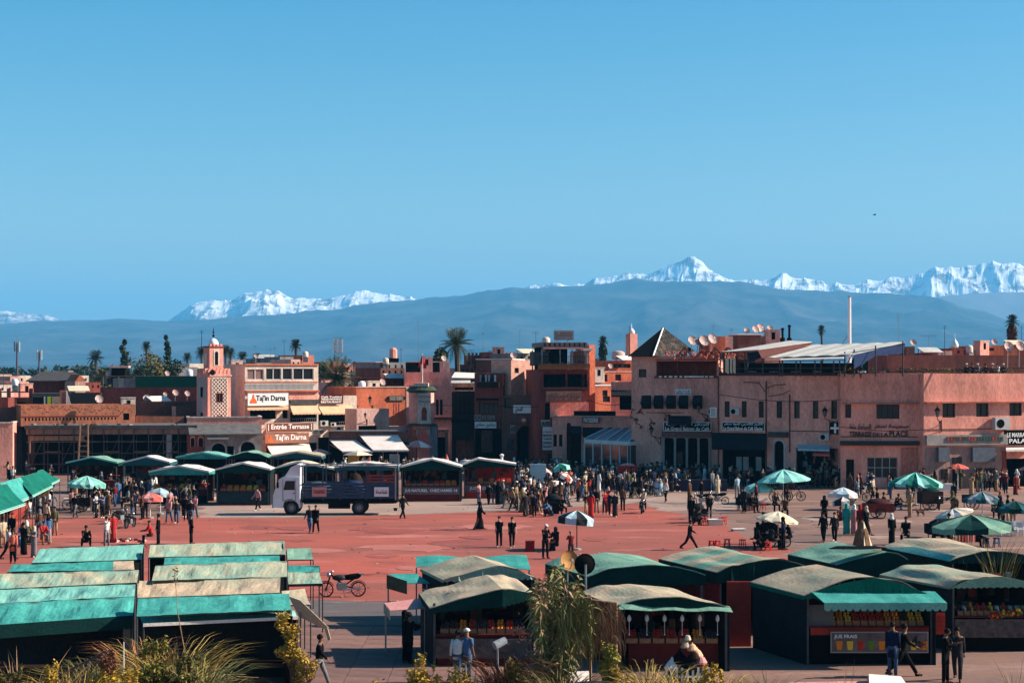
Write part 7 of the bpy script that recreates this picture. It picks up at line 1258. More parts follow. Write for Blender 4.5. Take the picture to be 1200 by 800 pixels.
# small tables and sundries
def box_thing(name, label, cat, px, py, sx, sy, sz, m, rz=0, lid=None):
    t = thing(name, label, cat, PZ(px,py,0), rz); MB().rbox((0,0,sz/2), sx, sy, sz).build('body', m, t); MB().box(-sx/2-.02,sx/2+.02,-sy/2-.02,sy/2+.02,sz+.001,sz+.05).build('lid', lid or m, t); return t
box_thing('tea_table', 'low round tea table cluttered with pale things beside red stools', 'table', 838, 615, .9,.6,.35, C_CREAM, 0, WHITE); box_thing('suitcase','left black suitcase standing in the crowd on the red asphalt edge','suitcase',641,602,.5,.3,.75,BLACK); box_thing('suitcase','right black suitcase standing in the crowd on the red asphalt edge','suitcase',651,602,.5,.3,.75,BLACK)
box_thing('backpack','red backpack on the ground beside the man in a white cap','backpack',621,646,.5,.35,.55,mat('maroon_bag', (.20,.02,.02), .8, .3, 3)); box_thing('flat_parcel','grey-white cloth parcel lying on the paving','parcel',865,622,.8,.4,.12,C_GREY,.3,C_WHITE); box_thing('planter_box','long low dark box in front of the veranda','box',795,575,8.0,.5,.9,mat('navy_box', (.035,.035,.06), .7, .3, 2)); box_thing('planter_box','reddish counter box at the veranda corner','box',795,566,3.0,.8,1.3,DRED)
box_thing('white_box','white box at the foot of the coral red parasol','box',1105,574,1.5,.5,.5,WHITE); box_thing('parcel','pale bundle of cloth on the pavement left of the coral parasol','bundle',85,592,1.2,.5,.5,C_WHITE,.2)
tag(MB().box(0,10.5,0,2.6,0,.22).build('low_platform', PALEP), 'pale raised platform edge behind the round turquoise parasol', 'platform'); COL.objects[-1].location = PZ(90,586,0)
t = thing('goods_on_ground','scatter of red and pale trinkets spread on the ground by the seated seller','goods',PZ(151,634,0)); mb = MB(); rn = random.Random(4)
for i in range(40): mb.c = i % 3; mb.rbox((rn.uniform(-1.2,1.0),rn.uniform(-.6,.6),.05),rn.uniform(.08,.25),.12,rn.uniform(.05,.2),rn.uniform(0,3))
mb.build('trinkets', [mat('red_trinket',(.3,.04,.03),.7,.3), DARKW, C_WHITE], t, kind='stuff')
t = thing('cone_cover','brown and cream cone-shaped cover beside the stalls','cover',PZ(1010,641,0)); MB().lathe([(.55,0),(.35,.9),(.03,1.55)],(0,0,0),10).build('cone', mat('brown_cloth'), t); MB().prism([(.0,-.56,.02),(.57,-.1,.02),(.05,-.1,1.5)],(.03,-.03,0)).build('cream_side', C_CREAM, t)
# ---- the truck
TW = mat('truck_white', (.66,.66,.68), .4, .15, 1.2); TB = mat('truck_blue', (.045,.07,.11), .6, .4, 2.5); tk = thing('truck', 'old truck with a pale cab and an open blue slatted bed, parked facing left', 'truck', PZ(320,603.5,0), 0); L = 8.55
cabp = [(.0,.55),(.0,1.35),(.12,1.75),(.42,2.5),(.62,2.62),(1.85,2.62),(1.85,.5),(1.62,.5),(1.55,.95),(1.3,1.12),(.98,1.12),(.75,.9),(.68,.5)]
MB().prism([(x,0,z) for x,z in cabp],(0,2.2,0)).build('cab', TW, tk)
MB().prism([(.75,.15,2.62),(1.2,.15,3.3),(1.6,.15,3.5),(1.85,.15,3.5),(1.85,.15,2.62)],(0,1.9,0)).build('wind_deflector', TW, tk)
MB().prism([(.72,-.02,1.75),(.86,-.02,2.38),(1.5,-.02,2.38),(1.5,-.02,1.75)],(0,.018,0)).build('side_window', GLASS, tk); MB().prism([(.13,.1,1.78),(.41,.1,2.45),(.41,2.1,2.45),(.13,2.1,1.78)],(-.02,0,.01)).build('windscreen', GLASS, tk)
d = MB().box(.66,1.56,-.035,-.021,1.0,1.06).box(.66,.70,-.035,-.021,1.06,2.5).box(1.54,1.58,-.035,-.021,1.06,2.5).build('door', METAL, tk); MB().box(1.38,1.5,-.06,-.036,1.5,1.55).build('handle', BLACK, d)
MB().box(-.08,.0,.05,2.15,.5,.85).build('bumper', METAL, tk); MB().box(-.03,-.001,.15,.5,.9,1.1).build('headlight', CHR, tk); MB().box(-.03,-.001,1.7,2.05,.9,1.1).build('headlight', CHR, tk); MB().tube((.35,-.25,1.9),(.35,-.25,2.3),.08,.08,6).build('mirror', BLACK, tk)
MB().box(1.95,L,.2,2.0,.85,1.05).box(3.8,5.3,.1,.5,.45,.85).build('chassis', BLACK, tk); MB().box(1.95,L,0,2.2,1.06,1.16).build('bed_floor', BLACK, tk)
for i in range(5): MB().box(1.98,L-.03,-.02,.02,1.17+i*.22,1.35+i*.22).build('side_slat', TB, tk); MB().box(1.98,L-.03,2.18,2.2,1.17+i*.22,1.35+i*.22).build('side_slat', TB, tk)
for i in range(3): MB().box(6.45,L-.04,-.022,.018,2.27+i*.2,2.4+i*.2).build('side_slat', mat('red_rail', (.22,.06,.045), .7, .3), tk)
for x in (1.98,3.4,4.6,6.4,7.4,8.42): MB().box(x,x+.09,-.05,-.021,1.06,3.38).build('stake', METAL if x in (8.42,) else TB, tk); MB().box(x,x+.09,2.2,2.25,1.06,3.38).build('stake', TB, tk)
MB().box(1.9,L+.15,-.12,-.02,3.39,3.46).box(1.9,L+.15,2.2,2.28,3.39,3.46).box(1.9,2.0,-.02,2.2,3.39,3.46).box(L+.05,L+.15,-.02,2.2,3.39,3.46).build('top_frame', C_GREY, tk)
for x in (4.0,6.2): MB().box(x,x+.06,-.02,2.2,3.395,3.45).build('hoop', POSTM, tk)
for x, w, m, tx in ((2.7,1.0,C_PINK,'TRANSPORT'),(7.0,1.0,WHITE,'شاحنة')): b_ = MB().box(x,x+w,-.07,-.052,1.3,1.95).build('name_board', m, tk); fit_text(tx, x+.1, x+w-.1, 1.5, 1.75, -.075, mat('faded_red_lettering') if m is C_PINK else INK, tk)
for x in (1.27, 5.95):
    for y in (.12, 2.05): w_ = wheel(tk, x, .52, .52, .3, 3, y=y, inn=.6); MB().tube((x,y-.13,.52),(x,y+.1,.52),.315,.31,14).build('hub', POSTM, w_); MB().tube((x,y-.17,.52),(x,y-.131,.52),.13,.16,10).build('hub_cap', METAL, w_)
MB().box(8.3,8.6,.1,.2,.45,.5).tube((8.45,.2,.5),(8.45,.2,.3),.12,.12,8).build('tow_gear', BLACK, tk)
for i, (x0_, x1_, h, m, lb) in enumerate(((2.1,4.0,.55,mat('blue_grey_tarp', (.07,.09,.11), .8, .4, 3),'low blue-grey tarpaulined load at the front of the truck bed'),(4.7,6.3,.7,mat('navy_tarp'),'navy tarpaulined load in the middle of the truck bed'),(5.0,6.2,1.15,DARKW,'dark boxes at the back of the middle of the truck bed'))):
    o = tag(MB().ball((0,0,0),.5,12,6,x1_-x0_,1.4,h*2.0).build('truck_load', m, smooth=True), lb, 'load'); o.location = tk.location+Vector(((x0_+x1_)/2,1.0+.3*(i == 2),1.75))
# lamps, palm-leaf sunshades and pots in the near centre
for i, (px, py) in enumerate(((519,763),(516,775))): pass
t = thing('spotlight', 'white-headed spotlight on a pole at the bottom centre', 'lamp', PZ(583,806,0)); MB().tube((0,0,0),(0,0,1.35),.04,.03,6).build('pole', METAL, t); MB().tube((-.1,-.1,1.35),(.25,.1,1.5),.14,.12,10).build('head', C_GREY, t)
for i, (c, m, lb) in enumerate((([(640,803,.9),(694,800,.9),(691,785.5,1.1),(642,787,1.1)],C_WHITE,'white cloth table at the bottom, left of the lime shrub'),([(668,815,1.0),(770,812,1.0),(766,796,1.2),(674,798,1.2)],C_CREAM,'cream canvas top at the very bottom centre'),([(920,812,1.0),(1040,808,1.0),(1020,797,1.2),(926,799,1.2)],C_PINK,'pale pink canvas top at the bottom right'),([(1020,818,1.2),(1070,812,1.1),(1056,792,1.3),(1018,789,1.4)],C_WHITE,'white canvas corner at the bottom right'))):
    q = [PZ(*k) for k in c]; t = thing('canvas_table', lb, 'table', (q[0].x,q[0].y,0)); W_(MB().sheet(*q,4,3,None,.03), 'cloth_top', m, t)
    for p in q: W_(MB().box(p.x-.03,p.x+.03,p.y-.03,p.y+.03,0,p.z-.04), 'leg', METAL, t)
# round brass-hatted display and white pickets
t = thing('tagine_display', 'heap of white and orange tagine pots before the low tan stall', 'display', PZ(806,803,0)); rn = random.Random(14); pots = MB()
for i, (x, y, z, s_, m) in enumerate(((0,0,1.5,.11,C_CREAM),(-.08,0,1.28,.15,C_TAN),(.14,0,1.2,.17,C_PEACH),(.3,.1,1.0,.2,C_PEACH),(.42,0,.8,.2,C_PINK),(.5,0,.62,.16,C_RED),(.2,-.1,.95,.18,DARKW),(-.5,0,.65,.26,C_WHITE),(-.25,.1,.85,.3,BLACK),(.05,-.1,.7,.3,BLACK),(-.2,-.1,.55,.26,BLACK))): MB().lathe([(s_*.9,-s_*.5),(s_,-s_*.25),(s_*.55,.1),(s_*.2,s_*.75),(s_*.12,s_*.95),(.01,s_*1.05)],(x,y,z),10).build('pot', m, t)
MB().box(-.6,.7,-.2,.6,0,.45).build('stand', BLACK, t)
for i in range(9): MB().box(-.75+i*.17,-.68+i*.17,-.32,-.29,.18,.62).build('picket', WHITE, t)
MB().box(-.78,.72,-.285,-.26,.3,.35).build('picket_rail', WHITE, t)
# ================================================================ PEOPLE
SKIN = [mat('skin_%s' % n, c, .6, .1, 8) for n, c in (('brown',(.22,.11,.065)),('light',(.42,.24,.16)),('dark',(.11,.055,.035)))]
CLO = {k: mat('cloth_'+k.replace(' ', '_'), c, .9, .25, 6, spec=.02) for k, c in {'black':(.008,.0075,.008),'dark grey':(.028,.026,.028),'grey':(.16,.16,.165),'white':(.66,.64,.6),'cream':(.5,.4,.28),'navy':(.012,.018,.045),'blue':(.07,.14,.26),'pale blue':(.3,.42,.5),'red':(.4,.03,.03),'maroon':(.13,.018,.02),'brown':(.10,.05,.03),'olive':(.09,.085,.04),'turquoise':(.03,.28,.24),'pink':(.55,.25,.24),'tan':(.34,.22,.12),'green':(.03,.13,.08),'denim':(.06,.09,.15),'coral':(.6,.16,.1),'purple':(.10,.07,.2)}.items()}
HAIR = mat('dark_hair', (.012,.009,.008), .7, .2, 10)
V = Vector
def fk(p):
    """joint positions of a 1.72 m figure facing -Y"""
    lean, lL, kL, lR, kR = R(p.get('lean', 0)), R(p.get('lL', 0)), R(p.get('kL', 0)), R(p.get('lR', 0)), R(p.get('kR', 0)); J = {}
    J['pel'] = V((0,0,.93)); s = V((0,-math.sin(lean),math.cos(lean))); J['s'] = s
    J['wai'] = J['pel']+s*.14; J['che'] = J['pel']+s*.36; J['nek'] = J['pel']+s*.54; hd = R(p.get('head', 0))+lean*.4; h = V((0,-math.sin(hd),math.cos(hd))); J['hb'] = J['nek']+h*.06; J['hm'] = J['nek']+h*.15; J['ht'] = J['nek']+h*.235; J['h'] = h
    for S, x, a, k in (('L',.095,lL,kL),('R',-.095,lR,kR)):
        sp = R(p.get('spread', 2))*(1 if S == 'L' else -1); hip = J['pel']+V((x,0,-.04)); kn = hip+V((math.sin(sp)*.43,-math.sin(a)*.43,-math.cos(a)*.43)); an = kn+V((math.sin(sp)*.1,-math.sin(a-k)*.41,-math.cos(a-k)*.41)); to = an+V((.02 if S == 'L' else -.02,-.15,-.045)); J['hip'+S], J['kn'+S], J['an'+S], J['to'+S] = hip, kn, an, to
    for S, x in (('L',.162),('R',-.162)):
        b, e, c = R(p.get('b'+S, 5)), R(p.get('e'+S, 12)), R(p.get('c'+S, 5))*(1 if S == 'L' else -1); sh = J['pel']+s*.48+V((x,0,0)); el = sh+V((math.sin(c),-math.sin(b)*math.cos(c),-math.cos(b)*math.cos(c)))*.28; i = R(p.get('i'+S, 0))*(-1 if S == 'L' else 1)
        wr = el+V((math.sin(c*.5+i),-math.sin(b+e),-math.cos(b+e))).normalized()*.25; J['sh'+S], J['el'+S], J['wr'+S] = sh, el, wr; J['ha'+S] = wr+(wr-el).normalized()*.08
    dz = min(J['anL'].z, J['anR'].z)-.075
    for k in J:
        if k not in ('s', 'h'): J[k] = J[k]-V((0,0,dz))
    return J
def body_mesh(J):
    vs, es, rs = [], [], []
    def ad(p, r, par=None):
        vs.append(p); rs.append(r if isinstance(r, tuple) else (r, r))
        if par is not None: es.append((par, len(vs)-1))
        return len(vs)-1
    pel = ad(J['pel'], (.135,.10)); wai = ad(J['wai'], (.12,.09), pel); che = ad(J['che'], (.15,.10), wai); up = ad(J['che'].lerp(J['nek'], .6), (.11,.08), che); nk = ad(J['nek'], .055, up); hb = ad(J['hb'], (.06,.07), nk); hm = ad(J['hm'], (.078,.098), hb); ad(J['ht'], (.05,.06), hm)
    f = V((0,-1,0)); ad(J['hm']+f*.085+V((0,0,-.01)), .014, hm)
    for S in 'LR':
        sh = ad(J['sh'+S], .055, up); el = ad(J['el'+S], .04, sh); wr = ad(J['wr'+S], .026, el); d = (J['wr'+S]-J['el'+S]).normalized(); pm = ad(J['wr'+S]+d*.045, (.034,.018), wr); sd = d.cross(V((0,1,.2))).normalized(); k = 1 if S == 'L' else -1
        for q, (o, l) in enumerate(((-.026,.055),(-.009,.068),(.009,.064),(.026,.05))): a = ad(J['wr'+S]+d*.085+sd*o, .009, pm); ad(J['wr'+S]+d*(.085+l)+sd*o*1.1+V((-.01*k,-.012,0)), .007, a)
        a = ad(J['wr'+S]+d*.03+V((-.02*k,-.035,0)), .010, pm); ad(J['wr'+S]+d*.075+V((-.02*k,-.052,0)), .008, a)
        hip = ad(J['hip'+S], .085, pel); kn = ad(J['kn'+S], .058, hip); an = ad(J['an'+S], .038, kn); ad(J['to'+S], .035, an)
    me = bpy.data.meshes.new('body'); me.from_pydata([tuple(v) for v in vs], es, []); o = bpy.data.objects.new('tmp', me); COL.objects.link(o); m = o.modifiers.new('s', 'SKIN'); m.use_smooth_shade = True; o.modifiers.new('u', 'SUBSURF').levels = 1
    for i, r in enumerate(rs): me.skin_vertices[0].data[i].radius = r; me.skin_vertices[0].data[i].use_root = (i == 0)
    bpy.context.view_layer.update(); r = bpy.data.meshes.new_from_object(o.evaluated_get(bpy.context.evaluated_depsgraph_get())); bpy.data.objects.remove(o); r.name = 'person_body'; r.materials.clear(); r.materials.append(SKIN[0]); return r
def cloth_meshes(J, kind):
    out = {}; s = J['s']; P = J['pel']; base = P-s*.07
    def torso(w=1.0, low=0.0): return [P+s*(-.10-low), P+s*.06, P+s*.2, P+s*.36, P+s*.47, P+s*.53], [(.165*w,.12*w),(.155*w,.115*w),(.165*w,.12*w),(.18*w,.125*w),(.145*w,.10*w),(.065,.065)]
    mb = MB(); low = {'coat': .22, 'robe': 0, 'shirt': 0, 'jacket': .03}.get(kind, 0)
    if kind == 'robe':
        an = (J['anL']+J['anR'])/2; kn = (J['knL']+J['knR'])/2; w = abs(J['anL'].y-J['anR'].y)/2; wk = abs(J['knL'].y-J['knR'].y)/2
        mb.chain([V((an.x,an.y,max(.05,an.z-.03))), V((an.x,an.y,an.z+.15)), kn+V((0,0,.02)), P-s*.12, P+s*.1, P+s*.36, P+s*.47, P+s*.54], [(.20,.15+w*.45),(.195,.145+w*.4),(.185,.14+wk*.5),(.19,.15),(.175,.135),(.19,.135),(.15,.105),(.07,.07)], 10)
    else: pts, rr = torso(1.0, low); mb.chain(pts, rr, 10)
    for S in 'LR':
        k = 1.25 if kind in ('robe', 'coat') else 1.0
        if kind == 'shirt': mb.chain([J['sh'+S]+V((0,0,.01)), J['sh'+S].lerp(J['el'+S], .8)], [.07,.06], 7)
        else: mb.chain([J['sh'+S]+V((0,0,.012)), J['sh'+S].lerp(J['el'+S], .5), J['el'+S], J['wr'+S].lerp(J['el'+S], .08)], [.062*k,.058*k,.052*k,.042*k*k], 7)
    out['top'] = mb.mesh({'robe': 'robe', 'coat': 'coat', 'shirt': 'shirt'}.get(kind, 'jacket'), CLO['black'], True)
    if kind != 'robe':
        mb = MB().chain([P+s*.1, P-s*.02, P-s*.09], [(.15,.11),(.165,.12),(.15,.115)], 10)
        for S in 'LR': mb.chain([J['hip'+S]+V((0,0,.02)), J['hip'+S].lerp(J['kn'+S], .5), J['kn'+S], J['an'+S]+V((0,0,.02))], [.098,.085,.07,.056], 8)
        out['trousers'] = mb.mesh('trousers', CLO['black'], True)
    mb = MB()
    for S in 'LR': d = J['to'+S]-J['an'+S]; mb.chain([J['an'+S]+V((0,.05,-.035)), J['an'+S]+V((0,0,-.03)), J['an'+S]+d*.6, J['to'+S]+V((0,-.03,.0))], [(.03,.035),(.045,.042),(.045,.03),(.03,.02)], 7)
    out['shoes'] = mb.mesh('shoes', CLO['black'], True); return out
def head_mesh(J, kind):
    h = J['h']; c = J['hm']; mb = MB(); q = h.rotation_difference(V((0,0,1)))
    if kind == 'hair': mb.ball(c+V((0,.018,.035)), .098, 10, 6, .88, 1.05, 1.0)
    elif kind == 'cap': mb.lathe([(.1,.02),(.102,.06),(.085,.1),(.02,.125)], c+V((0,.005,0)), 10).prism([c+V((-.07,-.09,.035)), c+V((.07,-.09,.035)), c+V((.05,-.17,.02)), c+V((-.05,-.17,.02))], (0,0,.012))
    elif kind == 'skullcap': mb.lathe([(.098,.035),(.096,.075),(.07,.11),(.02,.118)], c+V((0,.01,0)), 10)
    elif kind == 'scarf': mb.chain([J['nek']-J['s']*.09, J['nek']-J['s']*.01, J['hb']+V((0,.02,0)), c+V((0,.025,.03)), c+V((0,.02,.1)), c+V((0,.02,.135))], [(.17,.13),(.125,.11),(.1,.1),(.105,.115),(.075,.085),(.02,.02)], 10)
    elif kind == 'hood': mb.chain([J['nek']-J['s']*.06, J['nek']+V((0,.03,.04)), c+V((0,.035,.02)), c+V((0,.045,.11)), c+V((0,.09,.2))], [(.14,.12),(.115,.11),(.112,.118),(.075,.08),(.012,.012)], 9)
    return mb.mesh({'hair':'hair','cap':'cap','skullcap':'skullcap','scarf':'headscarf','hood':'hood'}[kind], HAIR, True)
def face_mesh(J):
    c = J['hm']+V((0,-.092,.0)); mb = MB()
    for x in (-.03,.03): mb.box(c.x+x-.013,c.x+x+.013,c.y+.0,c.y+.01,c.z+.012,c.z+.022).box(c.x+x-.017,c.x+x+.017,c.y+.0,c.y+.01,c.z+.033,c.z+.039)
    mb.box(c.x-.022,c.x+.022,c.y+.004,c.y+.012,c.z-.052,c.z-.044); return mb.mesh('face_features', HAIR)
POSE = {
 'standing': dict(lL=3, lR=-3, bL=4, bR=6, eL=10, eR=14), 'standing with folded arms': dict(bL=30, eL=85, iL=35, bR=30, eR=80, iR=35, lL=2, lR=-2, cL=8, cR=8), 'standing with one hand raised': dict(bR=75, eR=50, cR=25, lL=3, lR=-4),
 'walking': dict(lL=24, kL=6, lR=-20, kR=14, bL=-20, bR=22, eL=14, eR=26, lean=4), 'striding': dict(lL=32, kL=4, lR=-26, kR=22, bL=-26, bR=28, eL=20, eR=34, lean=6), 'strolling': dict(lL=-14, kL=10, lR=16, kR=4, bL=16, bR=-10, eL=20, eR=12, lean=2),
 'seated': dict(lL=86, kL=84, lR=84, kR=82, bL=32, bR=34, eL=50, eR=48, lean=10, spread=8), 'crouching': dict(lL=112, kL=135, lR=108, kR=132, bL=50, bR=55, eL=30, eR=40, lean=32, spread=12), 'bending': dict(lL=4, lR=-4, lean=62, bL=88, bR=84, eL=10, eR=20, head=10), 'riding': dict(lL=70, kL=62, lR=70, kR=62, bL=58, bR=58, eL=18, eR=18, lean=14, spread=12), 'looking down': dict(lL=2, lR=-2, bL=40, eL=70, bR=40, eR=72, iL=25, iR=25, head=28)}
_J, _B, _C, _H, _F = {}, {}, {}, {}, {}
def setm(o, m): o.material_slots[0].link = 'OBJECT'; o.material_slots[0].material = m
PEOPLE = []
def person(px, py, pose, kind, top, bot, head, where, rz=None, s=1.0, hc=None, skin=0, extra='', z=0, loc=None):
    if pose not in _J: _J[pose] = fk(POSE[pose]); _B[pose] = body_mesh(_J[pose])
    J = _J[pose]
    if (pose, kind) not in _C: _C[pose, kind] = cloth_meshes(J, kind)
    if (pose, head) not in _H: _H[pose, head] = head_mesh(J, head)
    o = link('person', _B[pose]); o.location = loc or PZ(px, py, z); rz = rnd.uniform(-180, 180) if rz is None else rz; o.rotation_euler = (0, 0, R(rz)); o.scale = (s, s, s); setm(o, SKIN[skin])
    for k, me in _C[pose, kind].items():
        c = link(me.name.split('.')[0], me, o); setm(c, CLO[top] if k == 'top' else CLO[bot] if k == 'trousers' else CLO['black' if skin != 1 else 'white'])
    h = link(_H[pose, head].name.split('.')[0], _H[pose, head], o); setm(h, HAIR if head == 'hair' else CLO[hc or top])
    if py > 596:
        if pose not in _F: _F[pose] = face_mesh(J)
        link('face_features', _F[pose], o)
    g = {'robe': '%s robe' % top, 'coat': 'long %s coat' % top, 'shirt': '%s shirt' % top, 'jacket': '%s jacket' % top}[kind]
    if head != 'hair' and hc and hc != top: g += ' and %s %s' % (hc, {'cap':'cap','skullcap':'skullcap','scarf':'headscarf','hood':'hood'}[head])
    elif kind in ('jacket', 'shirt') and bot not in (top, 'black'): g += ' and %s trousers' % bot
    PEOPLE.append((o, '%s %s%s' % (g, pose.replace('standing with one hand raised', 'raising a hand').replace('standing with folded arms', 'arms folded'), extra), where, px)); return o
DK = ['black','black','black','dark grey','navy','brown','dark grey','grey','maroon','olive']
MX_ = DK+DK[:6]+['white','cream','white','tan','blue','pale blue','red','grey','white','coral','pink']
def crowd(n, x0, x1, y0, y1, where, pal=DK, seed=0, poses=('standing','standing','walking','standing with folded arms','strolling','looking down'), kinds=('jacket','jacket','shirt','coat','robe'), minsep=3.0):
    rn = random.Random(seed); pts = []; tries = 0
    while len(pts) < n and tries < n*30:
        tries += 1; p = (rn.uniform(x0, x1), rn.uniform(y0, y1))
        if all(abs(p[0]-q[0]) > minsep or abs(p[1]-q[1]) > 3 for q in pts): pts.append(p)
    for x, y in pts:
        k = rn.choice(kinds); hd = rn.choice(('hair','hair','hair','cap','scarf','skullcap')) if k != 'robe' else rn.choice(('scarf','hood','hair','skullcap'))
        person(x, y, rn.choice(poses), k, rn.choice(pal), rn.choice(['black','black','denim','dark grey','tan']), hd, where, rn.uniform(-180,180), rn.uniform(.93,1.04), rn.choice(MX_) if hd != 'hair' else None, rn.choice((0,0,1,2)))
PP = person
CM = MB(); CMM = list(CLO.values())+SKIN[:1]+[HAIR]; CLK = list(CLO)
def mass(n, x0, x1, y0, y1, pal=DK, seed=0, poses=('standing','standing','seated','strolling','looking down','standing with folded arms')):
    rn = random.Random(seed)
    for _ in range(n):
        p = PZ(rn.uniform(x0, x1), rn.uniform(y0, y1), 0); pose = rn.choice(poses); kind = rn.choice(('jacket','coat','robe','shirt')); hd = rn.choice(('hair','hair','cap','scarf'))
        if pose not in _J: _J[pose] = fk(POSE[pose]); _B[pose] = body_mesh(_J[pose])
        J = _J[pose]
        if (pose, kind) not in _C: _C[pose, kind] = cloth_meshes(J, kind)
        if (pose, hd) not in _H: _H[pose, hd] = head_mesh(J, hd)
        M_ = Matrix.Translation(p) @ Matrix.Rotation(rn.uniform(0, 6.28), 4, 'Z') @ Matrix.Scale(rn.uniform(.93, 1.04), 4); top = rn.choice(pal)
        for k, me in [('b', _B[pose])]+list(_C[pose, kind].items())+[('h', _H[pose, hd])]:
            if k == 'shoes': continue
            CM.c = len(CLK) if k == 'b' else CLK.index(top) if k == 'top' else CLK.index(rn.choice(['black','dark grey','denim'])) if k == 'trousers' else len(CLK)+1 if hd == 'hair' else CLK.index(rn.choice(['white','black','tan','grey']))
            CM.add([M_ @ v.co for v in me.vertices], [tuple(f.vertices) for f in me.polygons])
# lone figures, left to right
PP(64,627,'standing','jacket','olive','tan','cap','alone near the green awnings',10,1.0,'black'); PP(100,640,'crouching','jacket','black','black','hair','squat on the red asphalt edge',20,1.15); PP(125,641,'standing with one hand raised','shirt','white','grey','hair','behind the rear turquoise tarpaulin',60,1.0,None,1); PP(133,635,'walking','robe','red','black','hair','behind the white-shirted one',200,1.0)
PP(88,607,'walking','jacket','black','grey','hair','below the round turquoise parasol',-30,1.0); PP(177,637,'seated','jacket','red','black','skullcap','on a box selling trinkets',-70,1.0,'dark grey'); PP(185.5,638,'standing','coat','black','black','hair','beside the seated trinket seller',-80,1.0); PP(224,637,'standing','coat','black','black','hair','alone behind the second tarpaulin block',100,1.0)
PP(302,598,'walking','jacket','pink','black','hair','before the green gabled stall',-40,.98,None,1); PP(363,624,'walking','jacket','dark grey','blue','cap','left one of the couple below the truck',-15,1.0,'grey'); PP(370,624.5,'strolling','coat','black','black','hair','right one of the couple below the truck',-10,1.0); PP(472,607.5,'walking','jacket','dark grey','black','hair','behind the truck tail',140,1.0)
PP(562,620.5,'walking','robe','black','black','scarf','alone on the red asphalt in the middle',100,1.05,'black'); PP(584,591,'standing','robe','black','black','scarf','in front of the red fronted stall',160,1.0,'black'); PP(585,641,'standing','shirt','black','black','hair','left one of two on the red asphalt',-8,1.0,None,1); PP(600,641.5,'strolling','shirt','black','black','hair','right one of two on the red asphalt',10,1.0,None,1)
PP(639,654,'looking down','jacket','black','black','cap','by the red backpack',30,1.05,'white'); PP(652,646,'seated','robe','black','black','scarf','between the backpack and the blue parasol',-150,1.0,'dark grey'); PP(669,655,'looking down','jacket','maroon','dark grey','cap','below the pale blue parasol',-160,.86,'grey')
PP(808,589,'standing','robe','brown','black','skullcap','before the long low veranda box',60,1.0,'white'); PP(808,644,'striding','jacket','black','black','hair','alone at the edge of the red asphalt',70,1.02); PP(831,607,'standing','jacket','black','black','hair','behind the tea table and stools',0,.95); PP(811,608,'seated','jacket','black','black','hair','at the covered cart left of the tea table',30,1.0,None)
PP(754,596,'riding','jacket','cream','black','cap','on the light motorbike in mid square',-10,1.0,'white'); PP(841,583,'standing','robe','cream','black','hood','behind the covered motorbike',20,1.0,'cream'); PP(864,584,'standing','shirt','pale blue','grey','hair','right of the covered motorbike',-150,1.05,None,1); PP(780,588,'walking','jacket','white','black','hair','in front of the scooter riders',-30,.95)
PP(908,600,'seated','jacket','dark grey','black','cap','just above the cream parasol',10,1.1,'tan'); PP(920,606,'seated','jacket','brown','black','hair','right one just above the cream parasol',-10,1.1); PP(926,641,'riding','jacket','black','black','hair','on the tricycle under the cream parasol',-90,1.0)
PP(965,635,'walking','jacket','black','black','cap','left one of two behind the green tent',-25,1.03,'black'); PP(978,635,'walking','jacket','dark grey','black','hair','right one of two behind the green tent',-20,1.03,None,1); PP(992,626,'standing','robe','turquoise','black','scarf','leftmost of the four women in bright dress',-20,1.08,'turquoise'); PP(1001,626,'standing','robe','pink','black','scarf','second of the four women in bright dress',0,1.05,'white'); PP(1008,627,'standing','robe','maroon','black','scarf','third of the four women in bright dress',15,1.05,'red'); PP(1015,627,'walking','robe','black','black','scarf','rightmost of the four women in bright dress',40,1.05,'cream')
PP(966,606,'seated','robe','black','black','scarf','below the small black and white parasol, left one',-10,1.1,'black'); PP(984,614,'crouching','jacket','maroon','black','hair','below the small black and white parasol, right one',0,1.1); PP(1045,637,'standing','robe','black','black','scarf','behind the green corner cloth, left one',10,1.0,'white'); PP(1062,638,'seated','jacket','black','black','hair','behind the green corner cloth, right one',-20,1.2)
PP(1050,597,'crouching','jacket','black','black','hair','left of the cream-clad man',20,1.1); PP(1066,606,'standing','jacket','tan','tan','cap','in the open beside a small dog',-60,1.06,'tan'); PP(1118,592,'standing','coat','dark grey','black','hair','left one under the coral red parasol',-40,1.0); PP(1122,596,'crouching','robe','olive','black','scarf','squat below the coral red parasol',-100,1.2,'olive')
PP(475,776,'standing','coat','black','black','scarf','in the shade left of the tan vault',90,1.02,'black'); PP(480,777,'standing with folded arms','coat','black','black','hair','behind the black-clad one by the tan vault',120,1.0)
PP(536,800,'walking','jacket','white','denim','hair','left one at the bottom beneath the tan vault',160,1.0,None,0); PP(547,800,'standing','shirt','blue','denim','cap','right one at the bottom beneath the tan vault',150,1.0,'white')
PP(1046,793,'standing','coat','navy','denim','hair','leftmost of the four before the juice stall',150,1.03); PP(1058,792,'striding','jacket','black','black','hair','second of the four before the juice stall',80,1.05); PP(1108,801,'looking down','coat','black','black','hair','third of the four before the juice stall',60,1.02); PP(1122,797,'walking','jacket','dark grey','dark grey','hair','rightmost of the four before the juice stall',-20,1.02)
PP(16,790,'standing','shirt','white','black','hair','in the dark under the front left tarpaulin',0,.95); PP(374,806,'walking','jacket','black','grey','hair','at the bottom right of the yellow climber',80,1.0)
PP(292,770,'bending','shirt','white','black','hair','in the shade under the second tarpaulin block',40,1.0); PP(312,768,'standing','jacket','grey','dark grey','hair','at the right end under the second tarpaulin block',-40,1.0); PP(1020,770,'standing','shirt','cream','black','hair','behind the counter of the juice stall',0,1.0,None,0,'',0,JS.location+Vector((3.6,2.0,.25)))
